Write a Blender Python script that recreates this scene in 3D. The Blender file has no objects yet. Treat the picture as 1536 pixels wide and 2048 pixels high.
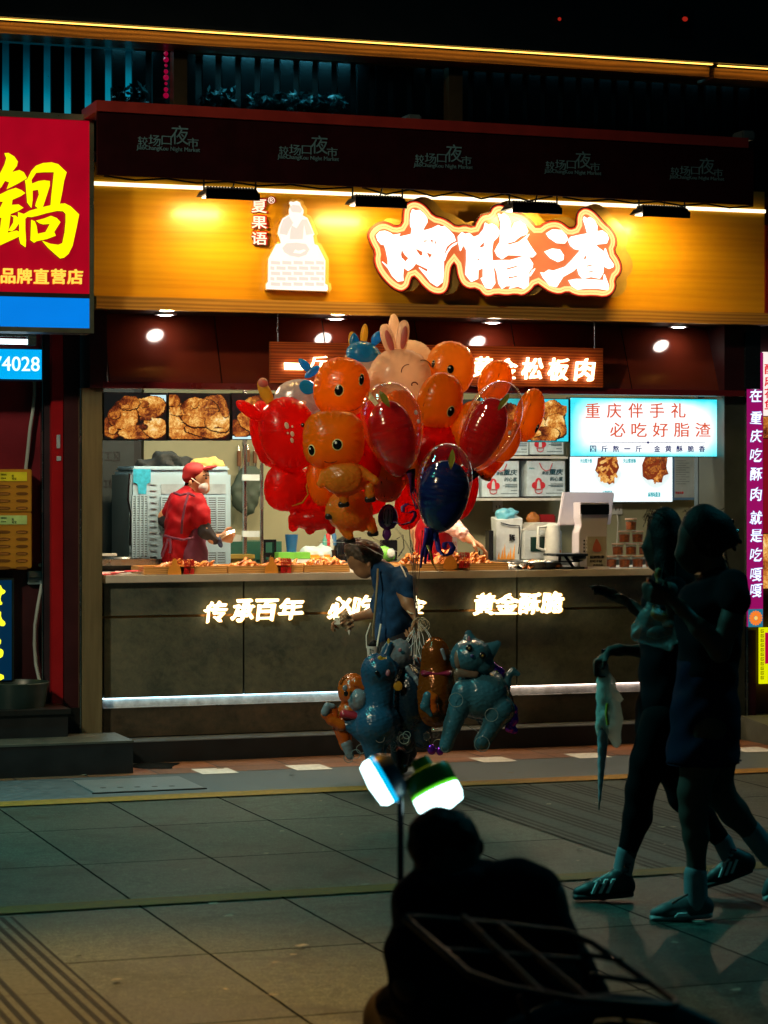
import bpy, bmesh, math, random
import numpy as np
from mathutils import Vector, Matrix, noise
random.seed(7); RNG = np.random.RandomState(5)
sc = bpy.context.scene
col = sc.collection
R = math.radians

# ---------------------------------------------------------------- camera
F, HZ, H = 4850.0, 965.0, 1.70          # focal length and horizon row of the photo in its own pixels, eye height
TH, OY = R(19.5), 15.45                 # the shop front is turned away by TH; its origin stands OY in front of the camera
CT, ST = math.cos(TH), math.sin(TH)
cam = bpy.data.cameras.new('camera')
cam.sensor_fit = 'HORIZONTAL'; cam.sensor_width = 36.0
cam.lens = 36.0 * F / 1536.0
cam.shift_y = (HZ - 1024.0) / 1536.0
cam.clip_start, cam.clip_end = 0.1, 500
cam.dof.use_dof = True; cam.dof.focus_distance = 14.6; cam.dof.aperture_fstop = 7.0
camo = bpy.data.objects.new('camera', cam); col.objects.link(camo)
camo.location = (0, 0, H); camo.rotation_euler = (R(90), 0, 0)
sc.camera = camo
# ---------------------------------------------------------------- world, exposure
sc.view_settings.view_transform = 'Standard'; sc.view_settings.look = 'None'
sc.view_settings.exposure = 0.0; sc.view_settings.gamma = 1.0
w = bpy.data.worlds.new('World'); sc.world = w; w.use_nodes = True
wn = w.node_tree
bg = wn.nodes['Background']
sky = wn.nodes.new('ShaderNodeTexSky'); sky.sky_type = 'NISHITA'; sky.sun_disc = False
sky.sun_elevation = R(-6); sky.sun_rotation = R(200)
hs = wn.nodes.new('ShaderNodeMix'); hs.data_type = 'RGBA'; hs.inputs[0].default_value = 0.85
wn.links.new(sky.outputs[0], hs.inputs[6]); hs.inputs[7].default_value = (0.04, 0.42, 0.52, 1)
wn.links.new(hs.outputs[2], bg.inputs[0]); bg.inputs[1].default_value = 0.036
try:
    sc.cycles.use_denoising = True
    sc.cycles.denoiser = 'OPENIMAGEDENOISE'
    sc.cycles.max_bounces = 8; sc.cycles.transparent_max_bounces = 24
    sc.cycles.diffuse_bounces = 3; sc.cycles.glossy_bounces = 3; sc.cycles.transmission_bounces = 6
    sc.cycles.caustics_reflective = False; sc.cycles.caustics_refractive = False
    sc.cycles.sample_clamp_indirect = 4.0; sc.cycles.blur_glossy = 0.5
except Exception:
    pass

# ---------------------------------------------------------------- frames: photo pixel -> place
MF = Matrix.Translation((0, OY, 0)) @ Matrix.Rotation(TH, 4, 'Z')      # shop-front frame: x along, y inwards, z up
MI = Matrix.Identity(4)
def L(px, py, d):
    dx = (px - 768) / F; t = (d + CT * OY) / (CT - ST * dx)
    return CT * dx * t + ST * (t - OY), H - (py - HZ) / F * t
def LX(px, d): return L(px, HZ, d)[0]
def LZ(px, py, d): return L(px, py, d)[1]
def G(px, py, z=0.0):
    t = (H - z) * F / (py - HZ); X = (px - 768) / F * t
    return CT * X + ST * (t - OY), -ST * X + CT * (t - OY)
def W(px, py, Y): return Vector(((px - 768) / F * Y, Y, H - (py - HZ) / F * Y))
def fw(u, d, z): return MF @ Vector((u, d, z))

# ---------------------------------------------------------------- materials
def hx(s):
    s = s.lstrip('#'); o = []
    for i in (0, 2, 4):
        v = int(s[i:i+2], 16) / 255; o.append(v / 12.92 if v <= .04045 else ((v + .055) / 1.055) ** 2.4)
    return tuple(o) + (1,)
def C4(c): return hx(c) if isinstance(c, str) else (tuple(c) + (1,))[:4]
MATS = {}
class N:
    def __init__(s, name):
        s.m = bpy.data.materials.new(name); s.m.use_nodes = True; s.t = s.m.node_tree; s.p = s.t.nodes['Principled BSDF']
        s.out = s.t.nodes['Material Output']; s._c = None
    def n(s, t, **k):
        x = s.t.nodes.new(t)
        for a, v in k.items():
            if a.startswith('i'): x.inputs[int(a[1:])].default_value = v
            else: setattr(x, a, v)
        return x
    def l(s, a, b): s.t.links.new(a, b)
    def co(s):
        if s._c is None: s._c = s.n('ShaderNodeTexCoord').outputs['Object']
        return s._c
    def mapping(s, sx, sy, sz, rz=0):
        x = s.n('ShaderNodeMapping'); x.inputs['Scale'].default_value = (sx, sy, sz); x.inputs['Rotation'].default_value = (0, 0, rz); s.l(s.co(), x.inputs[0]); return x.outputs[0]
    def noise(s, scale, det=4, rough=.6, vec=None, dist=0):
        x = s.n('ShaderNodeTexNoise'); x.inputs['Scale'].default_value = scale; x.inputs['Detail'].default_value = det
        x.inputs['Roughness'].default_value = rough; x.inputs['Distortion'].default_value = dist; s.l(vec or s.co(), x.inputs['Vector']); return x.outputs['Fac']
    def ramp(s, fac, *st):
        x = s.n('ShaderNodeValToRGB'); e = x.color_ramp.elements
        while len(e) > len(st): e.remove(e[-1])
        while len(e) < len(st): e.new(.5)
        for i, (p, c) in enumerate(st): e[i].position = p; e[i].color = C4(c)
        s.l(fac, x.inputs[0]); return x.outputs[0]
    def math(s, op, a, b=None, c=None):
        x = s.n('ShaderNodeMath', operation=op)
        for i, v in enumerate((a, b, c)):
            if v is None: continue
            if isinstance(v, (int, float)): x.inputs[i].default_value = v
            else: s.l(v, x.inputs[i])
        return x.outputs[0]
    def mix(s, fac, a, b, blend='MIX'):
        x = s.n('ShaderNodeMix', data_type='RGBA', blend_type=blend)
        for i, v in ((0, fac), (6, a), (7, b)):
            if isinstance(v, (int, float)): x.inputs[i].default_value = v
            elif isinstance(v, (tuple, str)): x.inputs[i].default_value = C4(v)
            else: s.l(v, x.inputs[i])
        return x.outputs[2]
    def bump(s, h, st=.3, dist=.01):
        x = s.n('ShaderNodeBump'); x.inputs['Strength'].default_value = st; x.inputs['Distance'].default_value = dist
        s.l(h, x.inputs['Height']); s.l(x.outputs[0], s.p.inputs['Normal']); return x.outputs[0]
    def setp(s, **k):
        for a, v in k.items():
            i = s.p.inputs[a.replace('_', ' ')]
            if hasattr(v, 'node'): s.l(v, i)
            else: i.default_value = C4(v) if i.type == 'RGBA' else v
def mat(name, c, rough=.5, metal=0, var=.25, vs=6, bump=0, bs=40, spec=.5, trans=0, coat=0, sheen=0, alpha=1):
    if name in MATS: return MATS[name]
    x = N(name); c = C4(c)
    f = x.noise(vs, 5)
    lo = tuple(v * (1 - var) for v in c[:3]); hi = tuple(min(1, v * (1 + var)) for v in c[:3])
    x.l(x.ramp(f, (.3, lo), (.7, hi)), x.p.inputs['Base Color'])
    r2 = x.math('MULTIPLY_ADD', f, .25, max(.02, rough - .12)); x.l(r2, x.p.inputs['Roughness'])
    x.setp(Metallic=metal, Specular_IOR_Level=spec, Coat_Weight=coat, Coat_Roughness=.08, Sheen_Weight=sheen)
    if trans: x.setp(Transmission_Weight=trans)
    if alpha < 1: x.setp(Alpha=alpha)
    if bump: x.bump(x.noise(bs, 5), bump)
    MATS[name] = x.m; return x.m
def emit(name, c, st=1.0, sample=True, base=None, var=.06):
    if name in MATS: return MATS[name]
    x = N(name); c = C4(c)
    f = x.noise(3.5, 2)
    x.l(x.ramp(f, (.3, tuple(v * (1 - var) for v in c[:3])), (.7, c[:3])), x.p.inputs['Emission Color'])
    x.setp(Emission_Strength=st, Roughness=.35); x.p.inputs['Base Color'].default_value = C4(base) if base else (.25 * c[0], .25 * c[1], .25 * c[2], 1)
    if not sample: x.m.cycles.emission_sampling = 'NONE'
    MATS[name] = x.m; return x.m
def wood(name, dark, mid, light, rough=.35, sc_=(1.2, 6, 14), bump=.08, coat=0.2, wav=.35):
    if name in MATS: return MATS[name]
    x = N(name)
    v = x.mapping(*sc_)
    d = x.noise(1.1, 3, .5, v)
    wv = x.n('ShaderNodeTexWave', wave_type='BANDS', bands_direction='Z'); wv.inputs['Scale'].default_value = 1.1; wv.inputs['Distortion'].default_value = 9; wv.inputs['Detail'].default_value = 3; wv.inputs['Detail Scale'].default_value = .7
    x.l(v, wv.inputs['Vector'])
    fine = x.noise(9, 4, .7, x.mapping(sc_[0], sc_[1] * 3, sc_[2] * 4))
    f = x.math('ADD', x.math('MULTIPLY', wv.outputs['Fac'], wav), x.math('ADD', x.math('MULTIPLY', d, .7 - wav), x.math('MULTIPLY', fine, .3)))
    x.l(x.ramp(f, (.28, dark), (.5, mid), (.72, light)), x.p.inputs['Base Color'])
    x.setp(Roughness=rough, Coat_Weight=coat, Coat_Roughness=.12); x.bump(f, bump)
    MATS[name] = x.m; return x.m

# ---------------------------------------------------------------- objects
BASE = {}
def T(name, label, cat, base=(0, 0, 0), group=None, frame=MF):
    o = bpy.data.objects.new(name, None); col.objects.link(o); o.empty_display_size = .05
    b = Vector(base); BASE[o.name] = b
    o.matrix_world = frame @ Matrix.Translation(b)
    tag(o, label, cat, group); return o
def tag(o, label=None, cat=None, group=None, kind=None):
    if label: o['label'] = label
    if cat: o['category'] = cat
    if group: o['group'] = group
    if kind: o['kind'] = kind
    return o
def copy_tree(o, parent=None):
    c = o.copy(); col.objects.link(c)
    if parent: c.parent = parent
    if o.name in BASE: BASE[c.name] = BASE[o.name]
    for ch in list(o.children): copy_tree(ch, c)
    return c
class MB:
    def __init__(s): s.v = []; s.f = []
    def add(s, v, f):
        o = len(s.v); s.v += [tuple(p) for p in v]; s.f += [tuple(i + o for i in q) for q in f]; return s
    def box(s, x0, x1, y0, y1, z0, z1):
        return s.add([(x, y, z) for z in (z0, z1) for y in (y0, y1) for x in (x0, x1)],
                     [(0, 2, 3, 1), (4, 5, 7, 6), (0, 1, 5, 4), (2, 6, 7, 3), (0, 4, 6, 2), (1, 3, 7, 5)])
    def hexa(s, p):   # 8 corners ordered like box
        return s.add(p, [(0, 2, 3, 1), (4, 5, 7, 6), (0, 1, 5, 4), (2, 6, 7, 3), (0, 4, 6, 2), (1, 3, 7, 5)])
    def tube(s, pts, r, seg=8, caps=True):
        pts = [Vector(p) for p in pts]; n = len(pts); rr = r if isinstance(r, (list, tuple)) else [r] * n
        V = []; up = None
        for i, p in enumerate(pts):
            t = (pts[min(i + 1, n - 1)] - pts[max(i - 1, 0)]).normalized()
            if up is None: up = Vector((0, 0, 1)) if abs(t.z) < .9 else Vector((0, 1, 0))
            a = t.cross(up)
            if a.length < 1e-6: a = t.orthogonal()
            a.normalize(); b = a.cross(t).normalized(); up = b
            for k in range(seg):
                q = 2 * math.pi * k / seg; V.append(p + a * (rr[i] * math.cos(q)) + b * (rr[i] * math.sin(q)))
        Fc = [(i * seg + k, i * seg + (k + 1) % seg, (i + 1) * seg + (k + 1) % seg, (i + 1) * seg + k) for i in range(n - 1) for k in range(seg)]
        if caps: Fc += [tuple(range(seg - 1, -1, -1)), tuple(range((n - 1) * seg, n * seg))]
        return s.add(V, Fc)
    def lathe(s, prof, c=(0, 0, 0), seg=24, axis=None):   # prof [(r,z)]
        V = []; Mx = Matrix.Identity(3)
        if axis is not None: Mx = Vector((0, 0, 1)).rotation_difference(Vector(axis)).to_matrix()
        for r, z in prof:
            for k in range(seg):
                q = 2 * math.pi * k / seg; V.append(Mx @ Vector((r * math.cos(q), r * math.sin(q), z)) + Vector(c))
        n = len(prof)
        Fc = [(i * seg + k, i * seg + (k + 1) % seg, (i + 1) * seg + (k + 1) % seg, (i + 1) * seg + k) for i in range(n - 1) for k in range(seg)]
        return s.add(V, Fc)
    def ball(s, c, r, nu=16, nv=10, M=None):
        r = r if isinstance(r, (list, tuple)) else (r, r, r); V = []; 
        for j in range(nv + 1):
            a = math.pi * j / nv
            for k in range(nu):
                q = 2 * math.pi * k / nu; p = Vector((r[0] * math.sin(a) * math.cos(q), r[1] * math.sin(a) * math.sin(q), r[2] * math.cos(a)))
                V.append((M @ p if M else p) + Vector(c))
        return s.add(V, [(j * nu + k, (j + 1) * nu + k, (j + 1) * nu + (k + 1) % nu, j * nu + (k + 1) % nu) for j in range(nv) for k in range(nu)])
    def prism(s, pts, y0, y1):     # polygon in x,z, extruded along y
        n = len(pts); V = [(x, y0, z) for x, z in pts] + [(x, y1, z) for x, z in pts]
        return s.add(V, [tuple(range(n)), tuple(range(2 * n - 1, n - 1, -1))] + [(i, i + n, (i + 1) % n + n, (i + 1) % n) for i in range(n)])
    def build(s, name, m, parent=None, smooth=False, bev=0, frame=MF, base=None, mods=None):
        me = bpy.data.meshes.new(name)
        b = BASE.get(parent.name, Vector()) if parent else Vector(base or (0, 0, 0))
        me.from_pydata([(x - b.x, y - b.y, z - b.z) for x, y, z in s.v], [], s.f); me.update()
        bm = bmesh.new(); bm.from_mesh(me)
        if smooth: bmesh.ops.remove_doubles(bm, verts=bm.verts, dist=1e-6)
        bmesh.ops.recalc_face_normals(bm, faces=bm.faces)
        if bev: bmesh.ops.bevel(bm, geom=bm.edges[:] + bm.verts[:], offset=bev, segments=2, affect='EDGES', clamp_overlap=True)
        bm.to_mesh(me); bm.free()
        me.materials.append(m)
        if smooth:
            me.polygons.foreach_set('use_smooth', [True] * len(me.polygons))
            try: me.set_sharp_from_angle(angle=R(45))
            except Exception: pass
        o = bpy.data.objects.new(name, me); col.objects.link(o)
        BASE[o.name] = b
        if parent: o.parent = parent
        else: o.matrix_world = frame @ Matrix.Translation(b)
        return o
def rbox(name, x0, x1, y0, y1, z0, z1, m, parent=None, bev=0, **k): return MB().box(x0, x1, y0, y1, z0, z1).build(name, m, parent, bev=bev, **k)
def crv(splines, ext=0.0, off=0.0):     # 2D filled curve -> (verts (x,y,z'), faces); even-odd holes
    cu = bpy.data.curves.new('c', 'CURVE'); cu.dimensions = '2D'; cu.fill_mode = 'BOTH'; cu.extrude = ext; cu.offset = off
    for s in splines:
        sp = cu.splines.new('POLY'); sp.points.add(len(s) - 1); sp.use_cyclic_u = True
        for i, p in enumerate(s): sp.points[i].co = (p[0], p[1], 0, 1)
    return _tomesh(cu)
def _tomesh(cu):
    o = bpy.data.objects.new('tmp', cu); col.objects.link(o); bpy.context.view_layer.update()
    dg = bpy.context.evaluated_depsgraph_get(); me = bpy.data.meshes.new_from_object(o.evaluated_get(dg))
    v = [tuple(p.co) for p in me.vertices]; f = [tuple(p.vertices) for p in me.polygons]
    bpy.data.objects.remove(o); bpy.data.curves.remove(cu); bpy.data.meshes.remove(me); return v, f
TXT = {}
def text_mesh(body, ext=.03, off=0.0, shear=0.0, line=1.0, space=1.0):
    k = (body, ext, off, shear, line, space)
    if k not in TXT:
        cu = bpy.data.curves.new('t', 'FONT'); cu.body = body; cu.extrude = ext; cu.offset = off; cu.shear = shear
        cu.space_line = line; cu.space_character = space; cu.align_x = 'CENTER'; cu.resolution_u = 4
        TXT[k] = _tomesh(cu)
    return TXT[k]
def put(vf, x0, x1, z0, z1, y, depth, rough=0.0):     # fit a flat mesh into a rectangle of a wall, its face at y - depth
    v, f = vf; a = np.array(v); lo, hi = a.min(0), a.max(0); sp = np.maximum(hi - lo, 1e-6)
    X = x0 + (a[:, 0] - lo[0]) / sp[0] * (x1 - x0); Z = z0 + (a[:, 1] - lo[1]) / sp[1] * (z1 - z0)
    if rough:
        X = X + rough * np.sin(a[:, 1] * 31 + a[:, 0] * 7) ; Z = Z + rough * np.sin(a[:, 0] * 37 + a[:, 1] * 9)
    Yv = y - (a[:, 2] - lo[2]) / sp[2] * depth if sp[2] > 1e-5 else np.full(len(a), y - depth)
    m = MB(); m.add(list(zip(X, Yv, Z)), f); return m
def ptext(body, x0, y0, x1, y1, d, depth=.003, off=.0, shear=0., line=1.0, space=1.0, ext=None, rough=0.):
    a = L(x0, y1, d); b = L(x1, y0, d)
    # rows are given at the middle of the box
    zm = .5 * (x0 + x1); z0 = LZ(zm, y1, d); z1 = LZ(zm, y0, d)
    m = MB(); tm = text_mesh(body, .03 if ext is None else ext, 0, shear, line, space)
    e = off * (z1 - z0) * .62       # heavier weight: a few copies nudged sideways, each a hair behind the last
    for k, (sx, sz) in enumerate(((0, 0), (e, e * .6), (-e, -e * .6), (e, -e * .6), (-e, e * .6), (0, e), (0, -e))[:1 if off <= 0 else (5 if off < .03 else 7)]):
        q = put(tm, a[0] + e + sx, b[0] - e + sx, z0 + e + sz, z1 - e + sz, d + .00022 * k, depth, rough); m.add(q.v, q.f)
    return m
def ppoly(px, d, depth, off=0.0):       # polygons traced in photo pixels on the plane y = d
    sp = [[L(x, y, d) for x, y in s] for s in px]
    v, f = crv(sp, depth / 2, off); m = MB(); m.add([(x, d - depth / 2 - z, y) for x, y, z in v], f); return m
def sub(pts, ox, oy, k): return [(ox + x / k, oy + y / k) for x, y in pts]
def prect(x0, y0, x1, y1, d):           # photo rectangle on plane -> x0,x1,z0,z1
    zm = .5 * (x0 + x1); return LX(x0, d), LX(x1, d), LZ(zm, y1, d), LZ(zm, y0, d)
def smoothpoly(p, it=2):
    for _ in range(it):
        q = []
        for i in range(len(p)):
            a, b = p[i], p[(i + 1) % len(p)]
            q += [(a[0] * .75 + b[0] * .25, a[1] * .75 + b[1] * .25), (a[0] * .25 + b[0] * .75, a[1] * .25 + b[1] * .75)]
        p = q
    return p

# smooth-union solids (bodies, clothes, balloon animals): round cones and ellipsoids blended, surfaced with surface nets
def flatten_below(o, z, soft=.0):      # straight hem: nothing of the cloth hangs lower than z (world)
    for v in o.data.vertices:
        zz = (o.matrix_world @ v.co).z
        if zz < z: v.co.z += (z - zz) * .94
    return o
def surf(prims, vox, k=.03, nz=0.0, nsc=8.0, fine=(), k2=.005):
    P = []; nb = len(prims); kb = k
    for p in list(prims) + list(fine):
        if p[0] == 'c':
            a, b = np.array(p[1], float), np.array(p[2], float); ra, rb = p[3], p[4]; fy = p[5] if len(p) > 5 else 1.0
            m = max(ra, rb); ext = np.array((m, m * fy, m)); P.append((p, np.minimum(a, b) - ext, np.maximum(a, b) + ext))
        else:
            c = np.array(p[1], float); m = max(p[2]); P.append((p, c - m, c + m))
    lo = np.min([q[1] for q in P], 0) - vox * 3; hi = np.max([q[2] for q in P], 0) + vox * 3
    n = np.ceil((hi - lo) / vox).astype(int) + 1
    D = np.full(n, 9.0, np.float32); ax = [lo[i] + vox * np.arange(n[i]) for i in range(3)]
    for pi, (p, a, b) in enumerate(P):
        k = kb if pi < nb else k2
        i0 = np.maximum(((a - lo - 2.5 * k) / vox).astype(int) - 2, 0); i1 = np.minimum(((b - lo + 2.5 * k) / vox).astype(int) + 3, n)
        X, Y, Z = np.meshgrid(ax[0][i0[0]:i1[0]], ax[1][i0[1]:i1[1]], ax[2][i0[2]:i1[2]], indexing='ij')
        if p[0] == 'c':
            A, B = np.array(p[1], float), np.array(p[2], float); fy = p[5] if len(p) > 5 else 1.0
            q = np.stack([X - A[0], (Y - A[1]) / fy, Z - A[2]], -1); d = (B - A) * np.array((1, 1 / fy, 1)); dd = max(d @ d, 1e-9)
            h = np.clip(q @ d / dd, 0, 1); s = np.linalg.norm(q - h[..., None] * d, axis=-1) - (p[3] + (p[4] - p[3]) * h)
        else:
            q = np.stack([X - p[1][0], Y - p[1][1], Z - p[1][2]], -1)
            if len(p) > 3: q = q @ np.array(p[3].to_3x3())
            r = np.array(p[2], float); k0 = np.linalg.norm(q / r, axis=-1); k1 = np.linalg.norm(q / (r * r), axis=-1); s = k0 * (k0 - 1) / np.maximum(k1, 1e-6)
        S = D[i0[0]:i1[0], i0[1]:i1[1], i0[2]:i1[2]]
        hh = np.clip(.5 + .5 * (S - s) / k, 0, 1); D[i0[0]:i1[0], i0[1]:i1[1], i0[2]:i1[2]] = S * (1 - hh) + s * hh - k * hh * (1 - hh)
    if nz:
        X, Y, Z = np.meshgrid(*ax, indexing='ij')
        D += nz * (np.sin(X * nsc * 1.7 + np.sin(Z * nsc * .8) * 2 + 1) * np.sin(Z * nsc * 1.3 + X * nsc * .6) + .5 * np.sin(Z * nsc * 2.9 + Y * nsc * 2 + np.sin(X * nsc * 2) * 1.5))
    I = D < 0
    cs = [I[i:n[0] - 1 + i, j:n[1] - 1 + j, l:n[2] - 1 + l] for i in (0, 1) for j in (0, 1) for l in (0, 1)]
    cnt = sum(c.astype(np.int8) for c in cs); act = (cnt > 0) & (cnt < 8)
    idx = np.argwhere(act); num = np.full(act.shape, -1, np.int64); num[act] = np.arange(len(idx))
    acc = np.zeros((len(idx), 3)); cn = np.zeros(len(idx))
    off = [(i, j, l) for i in (0, 1) for j in (0, 1) for l in (0, 1)]
    dv = [D[idx[:, 0] + o[0], idx[:, 1] + o[1], idx[:, 2] + o[2]] for o in off]
    for a in range(8):
        for b in range(a + 1, 8):
            df = [off[b][i] - off[a][i] for i in range(3)]
            if sum(df) == 1 and min(df) >= 0:
                c = (dv[a] < 0) != (dv[b] < 0); t = np.where(c, dv[a] / np.where(c, dv[a] - dv[b], 1), 0)
                acc += np.where(c[:, None], np.array(off[a]) + t[:, None] * np.array(df), 0); cn += c
    V = lo + vox * (idx + acc / np.maximum(cn, 1)[:, None])
    Fs = []
    for axn in range(3):
        o1, o2 = (axn + 1) % 3, (axn + 2) % 3
        A = I; s0 = [slice(None)] * 3; s1 = [slice(None)] * 3; s0[axn] = slice(0, n[axn] - 1); s1[axn] = slice(1, n[axn])
        e = np.argwhere(A[tuple(s0)] != A[tuple(s1)]); e = e[(e[:, o1] > 0) & (e[:, o2] > 0) & (e[:, o1] < n[o1] - 1) & (e[:, o2] < n[o2] - 1)]
        fl = A[e[:, 0], e[:, 1], e[:, 2]]
        q = []
        for da, db in ((1, 1), (0, 1), (0, 0), (1, 0)):
            g = e.copy(); g[:, o1] -= da; g[:, o2] -= db; q.append(num[g[:, 0], g[:, 1], g[:, 2]])
        q = np.stack(q, 1); q[~fl] = q[~fl][:, ::-1]; Fs.append(q)
    Fq = np.concatenate(Fs); m = MB(); m.v = [tuple(p) for p in V]; m.f = [tuple(int(i) for i in p) for p in Fq]; return m
# ================================================================ GROUND
def ground_mat():
    x = N('paving'); sp = x.n('ShaderNodeSeparateXYZ'); x.l(x.co(), sp.inputs[0])
    u0, _ = G(305, 1652); _, d0 = G(300, 1652); _, d1 = G(300, 1722); PU, PD = .6, d0 - d1
    def line(v, off, per, wd):
        f = x.math('FRACT', x.math('MULTIPLY_ADD', v, 1 / per, -off / per + 100.5))
        a = x.math('ABSOLUTE', x.math('SUBTRACT', f, .5)); return x.math('LESS_THAN', a, wd / per)
    wob = x.math('MULTIPLY_ADD', x.noise(9, 3), .008, -.004)
    ju = line(x.math('ADD', sp.outputs[0], wob), u0, PU, .0055); jd = line(x.math('ADD', sp.outputs[1], wob), d0, PD, .0055)
    cell = x.n('ShaderNodeTexWhiteNoise', noise_dimensions='2D')
    cx = x.n('ShaderNodeCombineXYZ')
    x.l(x.math('FLOOR', x.math('MULTIPLY_ADD', sp.outputs[0], 1 / PU, -u0 / PU)), cx.inputs[0]); x.l(x.math('FLOOR', x.math('MULTIPLY_ADD', sp.outputs[1], 1 / PD, -d0 / PD)), cx.inputs[1])
    x.l(cx.outputs[0], cell.inputs['Vector'])
    big = x.noise(.9, 5, .65); sp1 = x.noise(26, 7, .82); gr = x.noise(95, 3, .8)
    st = x.noise(3.2, 6, .7, None, 1.2)
    base = x.ramp(x.math('ADD', x.math('MULTIPLY', sp1, .5), x.math('MULTIPLY', gr, .5)), (.40, (.005, .007, .006)), (.5, (.030, .041, .034)), (.58, (.080, .100, .082)))
    base = x.mix(x.math('MULTIPLY', big, .5), base, (.05, .045, .035), 'MULTIPLY') if False else base
    tone = x.math('MULTIPLY_ADD', cell.outputs['Value'], .35, .78)
    tone = x.math('MULTIPLY', tone, x.math('MULTIPLY_ADD', big, .9, .5))
    h = x.n('ShaderNodeHueSaturation'); x.l(base, h.inputs['Color']); x.l(tone, h.inputs['Value'])
    gum = x.n('ShaderNodeTexVoronoi'); gum.inputs['Scale'].default_value = 2.6; x.l(x.co(), gum.inputs['Vector'])
    stain = x.mix(x.math('LESS_THAN', gum.outputs['Distance'], .055), x.ramp(st, (.50, (1, 1, 1)), (.66, (.55, .55, .55))), (.35, .35, .35))
    b2 = x.mix(1.0, h.outputs[0], stain, 'MULTIPLY')
    j = x.math('MAXIMUM', ju, jd); jn = x.math('MULTIPLY', j, x.ramp(x.noise(2.3, 3), (.36, (.7, .7, .7)), (.5, (1, 1, 1))))
    x.l(x.mix(jn, b2, (.006, .007, .007)), x.p.inputs['Base Color'])
    x.l(x.math('MAXIMUM', x.math('MULTIPLY_ADD', x.math('ADD', big, x.math('MULTIPLY', sp1, .5)), .34, .26), j), x.p.inputs['Roughness'])
    x.l(x.math('MULTIPLY_ADD', j, -.10, .10), x.p.inputs['Specular IOR Level'])
    hh = x.math('SUBTRACT', x.math('MULTIPLY', x.math('ADD', sp1, gr), .25), jn); x.bump(hh, .5, .008)
    return x.m
gm = ground_mat()
g = MB().add([(-60, -30, 0), (60, -30, 0), (60, 40, 0), (-60, 40, 0)], [(0, 1, 2, 3)]).build('ground', gm); tag(g, kind='structure')
g.name = 'ground'
def strip(name, pts, z, m):
    o = MB().add([(u, d, z) for u, d in pts], [(0, 1, 2, 3)]).build(name, m); return tag(o, kind='structure')
def band(name, d0, d1, m, z=.004, u0=-14, u1=14): return strip(name, [(u0, d0), (u1, d0), (u1, d1), (u0, d1)], z, m)
m_gold = mat('gold_stone', (.22, .115, .02), .6, var=.35, vs=30, bump=.15, spec=.1)
m_gold2 = mat('gold_stone_dark', (.080, .044, .009), .6, var=.45, vs=24, bump=.15, spec=.1)  # darker, more mottled gold stone for the second band
m_slate = mat('drain_stone', (.060, .080, .095), .45, var=.4, vs=18, bump=.2, bs=60, spec=.2)
dg = lambda y, x=300: G(x, y)[1]
band('paving_band', dg(1602), dg(1592.5), m_gold, .007)
band('paving_band', dg(1813), dg(1799), m_gold2, .007)
band('paving_band', dg(1592), dg(1551), m_slate)
def red_tiles():
    x = N('red_border_tiles'); b = x.n('ShaderNodeTexBrick'); b.offset = 0; x.l(x.mapping(1, 1, 1), b.inputs['Vector'])
    for k, v in (('Scale', 1), ('Brick Width', .42), ('Row Height', .3), ('Mortar Size', .006), ('Bias', 0)): b.inputs[k].default_value = v
    b.inputs['Color1'].default_value = (.27, .10, .04, 1); b.inputs['Color2'].default_value = (.17, .085, .05, 1); b.inputs['Mortar'].default_value = (.012, .012, .012, 1)
    n = x.noise(50, 5, .7); x.l(x.mix(.75, b.outputs['Color'], x.ramp(n, (.3, (.45, .45, .45)), (.7, (1, 1, 1))), 'MULTIPLY'), x.p.inputs['Base Color'])
    x.l(x.math('MULTIPLY_ADD', x.noise(4, 4), .35, .22), x.p.inputs['Roughness']); x.bump(n, .25, .004); return x.m
band('paving_band', dg(1550.5), -.26, red_tiles())
m_white = mat('white_stone', (.55, .55, .55), .5, var=.25, vs=30)
for i, (px, py) in enumerate(((435, 1544), (622, 1536.5), (808, 1529), (990, 1521), (1180, 1513), (1356, 1508), (1508, 1501))):
    u, d = G(px, py); o = strip('paving_band', [(u - .125, d - .13), (u + .095, d - .13), (u + .095, d + .13), (u - .125, d + .13)], .007, m_white)
# ribbed tactile strips running away from the shop
def ribmat():
    x = N('ribbed_stone'); sp = x.n('ShaderNodeSeparateXYZ'); x.l(x.co(), sp.inputs[0])
    f = x.math('FRACT', x.math('MULTIPLY', sp.outputs[0], 1 / .27)); inb = x.math('LESS_THAN', f, .66)
    rib = x.math('SINE', x.math('MULTIPLY', sp.outputs[0], 2 * math.pi / .019)); ribs = x.math('MULTIPLY', x.math('GREATER_THAN', rib, 0), inb); fin = x.math('LESS_THAN', x.math('FRACT', x.math('MULTIPLY', sp.outputs[0], 1 / .045)), .5)
    n = x.noise(50, 5, .7)
    flat_ = x.ramp(n, (.3, (.022, .028, .026)), (.7, (.055, .066, .058)))
    c = x.mix(x.math('MULTIPLY', inb, fin), flat_, x.ramp(n, (.3, (.002, .003, .003)), (.7, (.008, .011, .011))))
    jd = x.math('LESS_THAN', x.math('FRACT', x.math('MULTIPLY', sp.outputs[1], 1 / .6)), .014)
    x.l(x.mix(jd, c, (.006, .007, .007)), x.p.inputs['Base Color']); x.setp(Roughness=.6, Specular_IOR_Level=.06)
    x.bump(x.math('ADD', ribs, x.math('MULTIPLY', n, .3)), .8, .004); return x.m
rm = ribmat()
ua, da = G(935, 1612); ub, db = G(1120, 1590)
strip('paving_band', [(ua, -9.0), (ua + 1.05, -9.0), (ua + 1.05, dg(1606)), (ua, dg(1606))], .0035, rm)
ua, da = G(20, 1830)
strip('paving_band', [(ua - .85, -9), (ua, -9), (ua, dg(1818)), (ua - .85, dg(1818))], .0035, rm)

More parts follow.
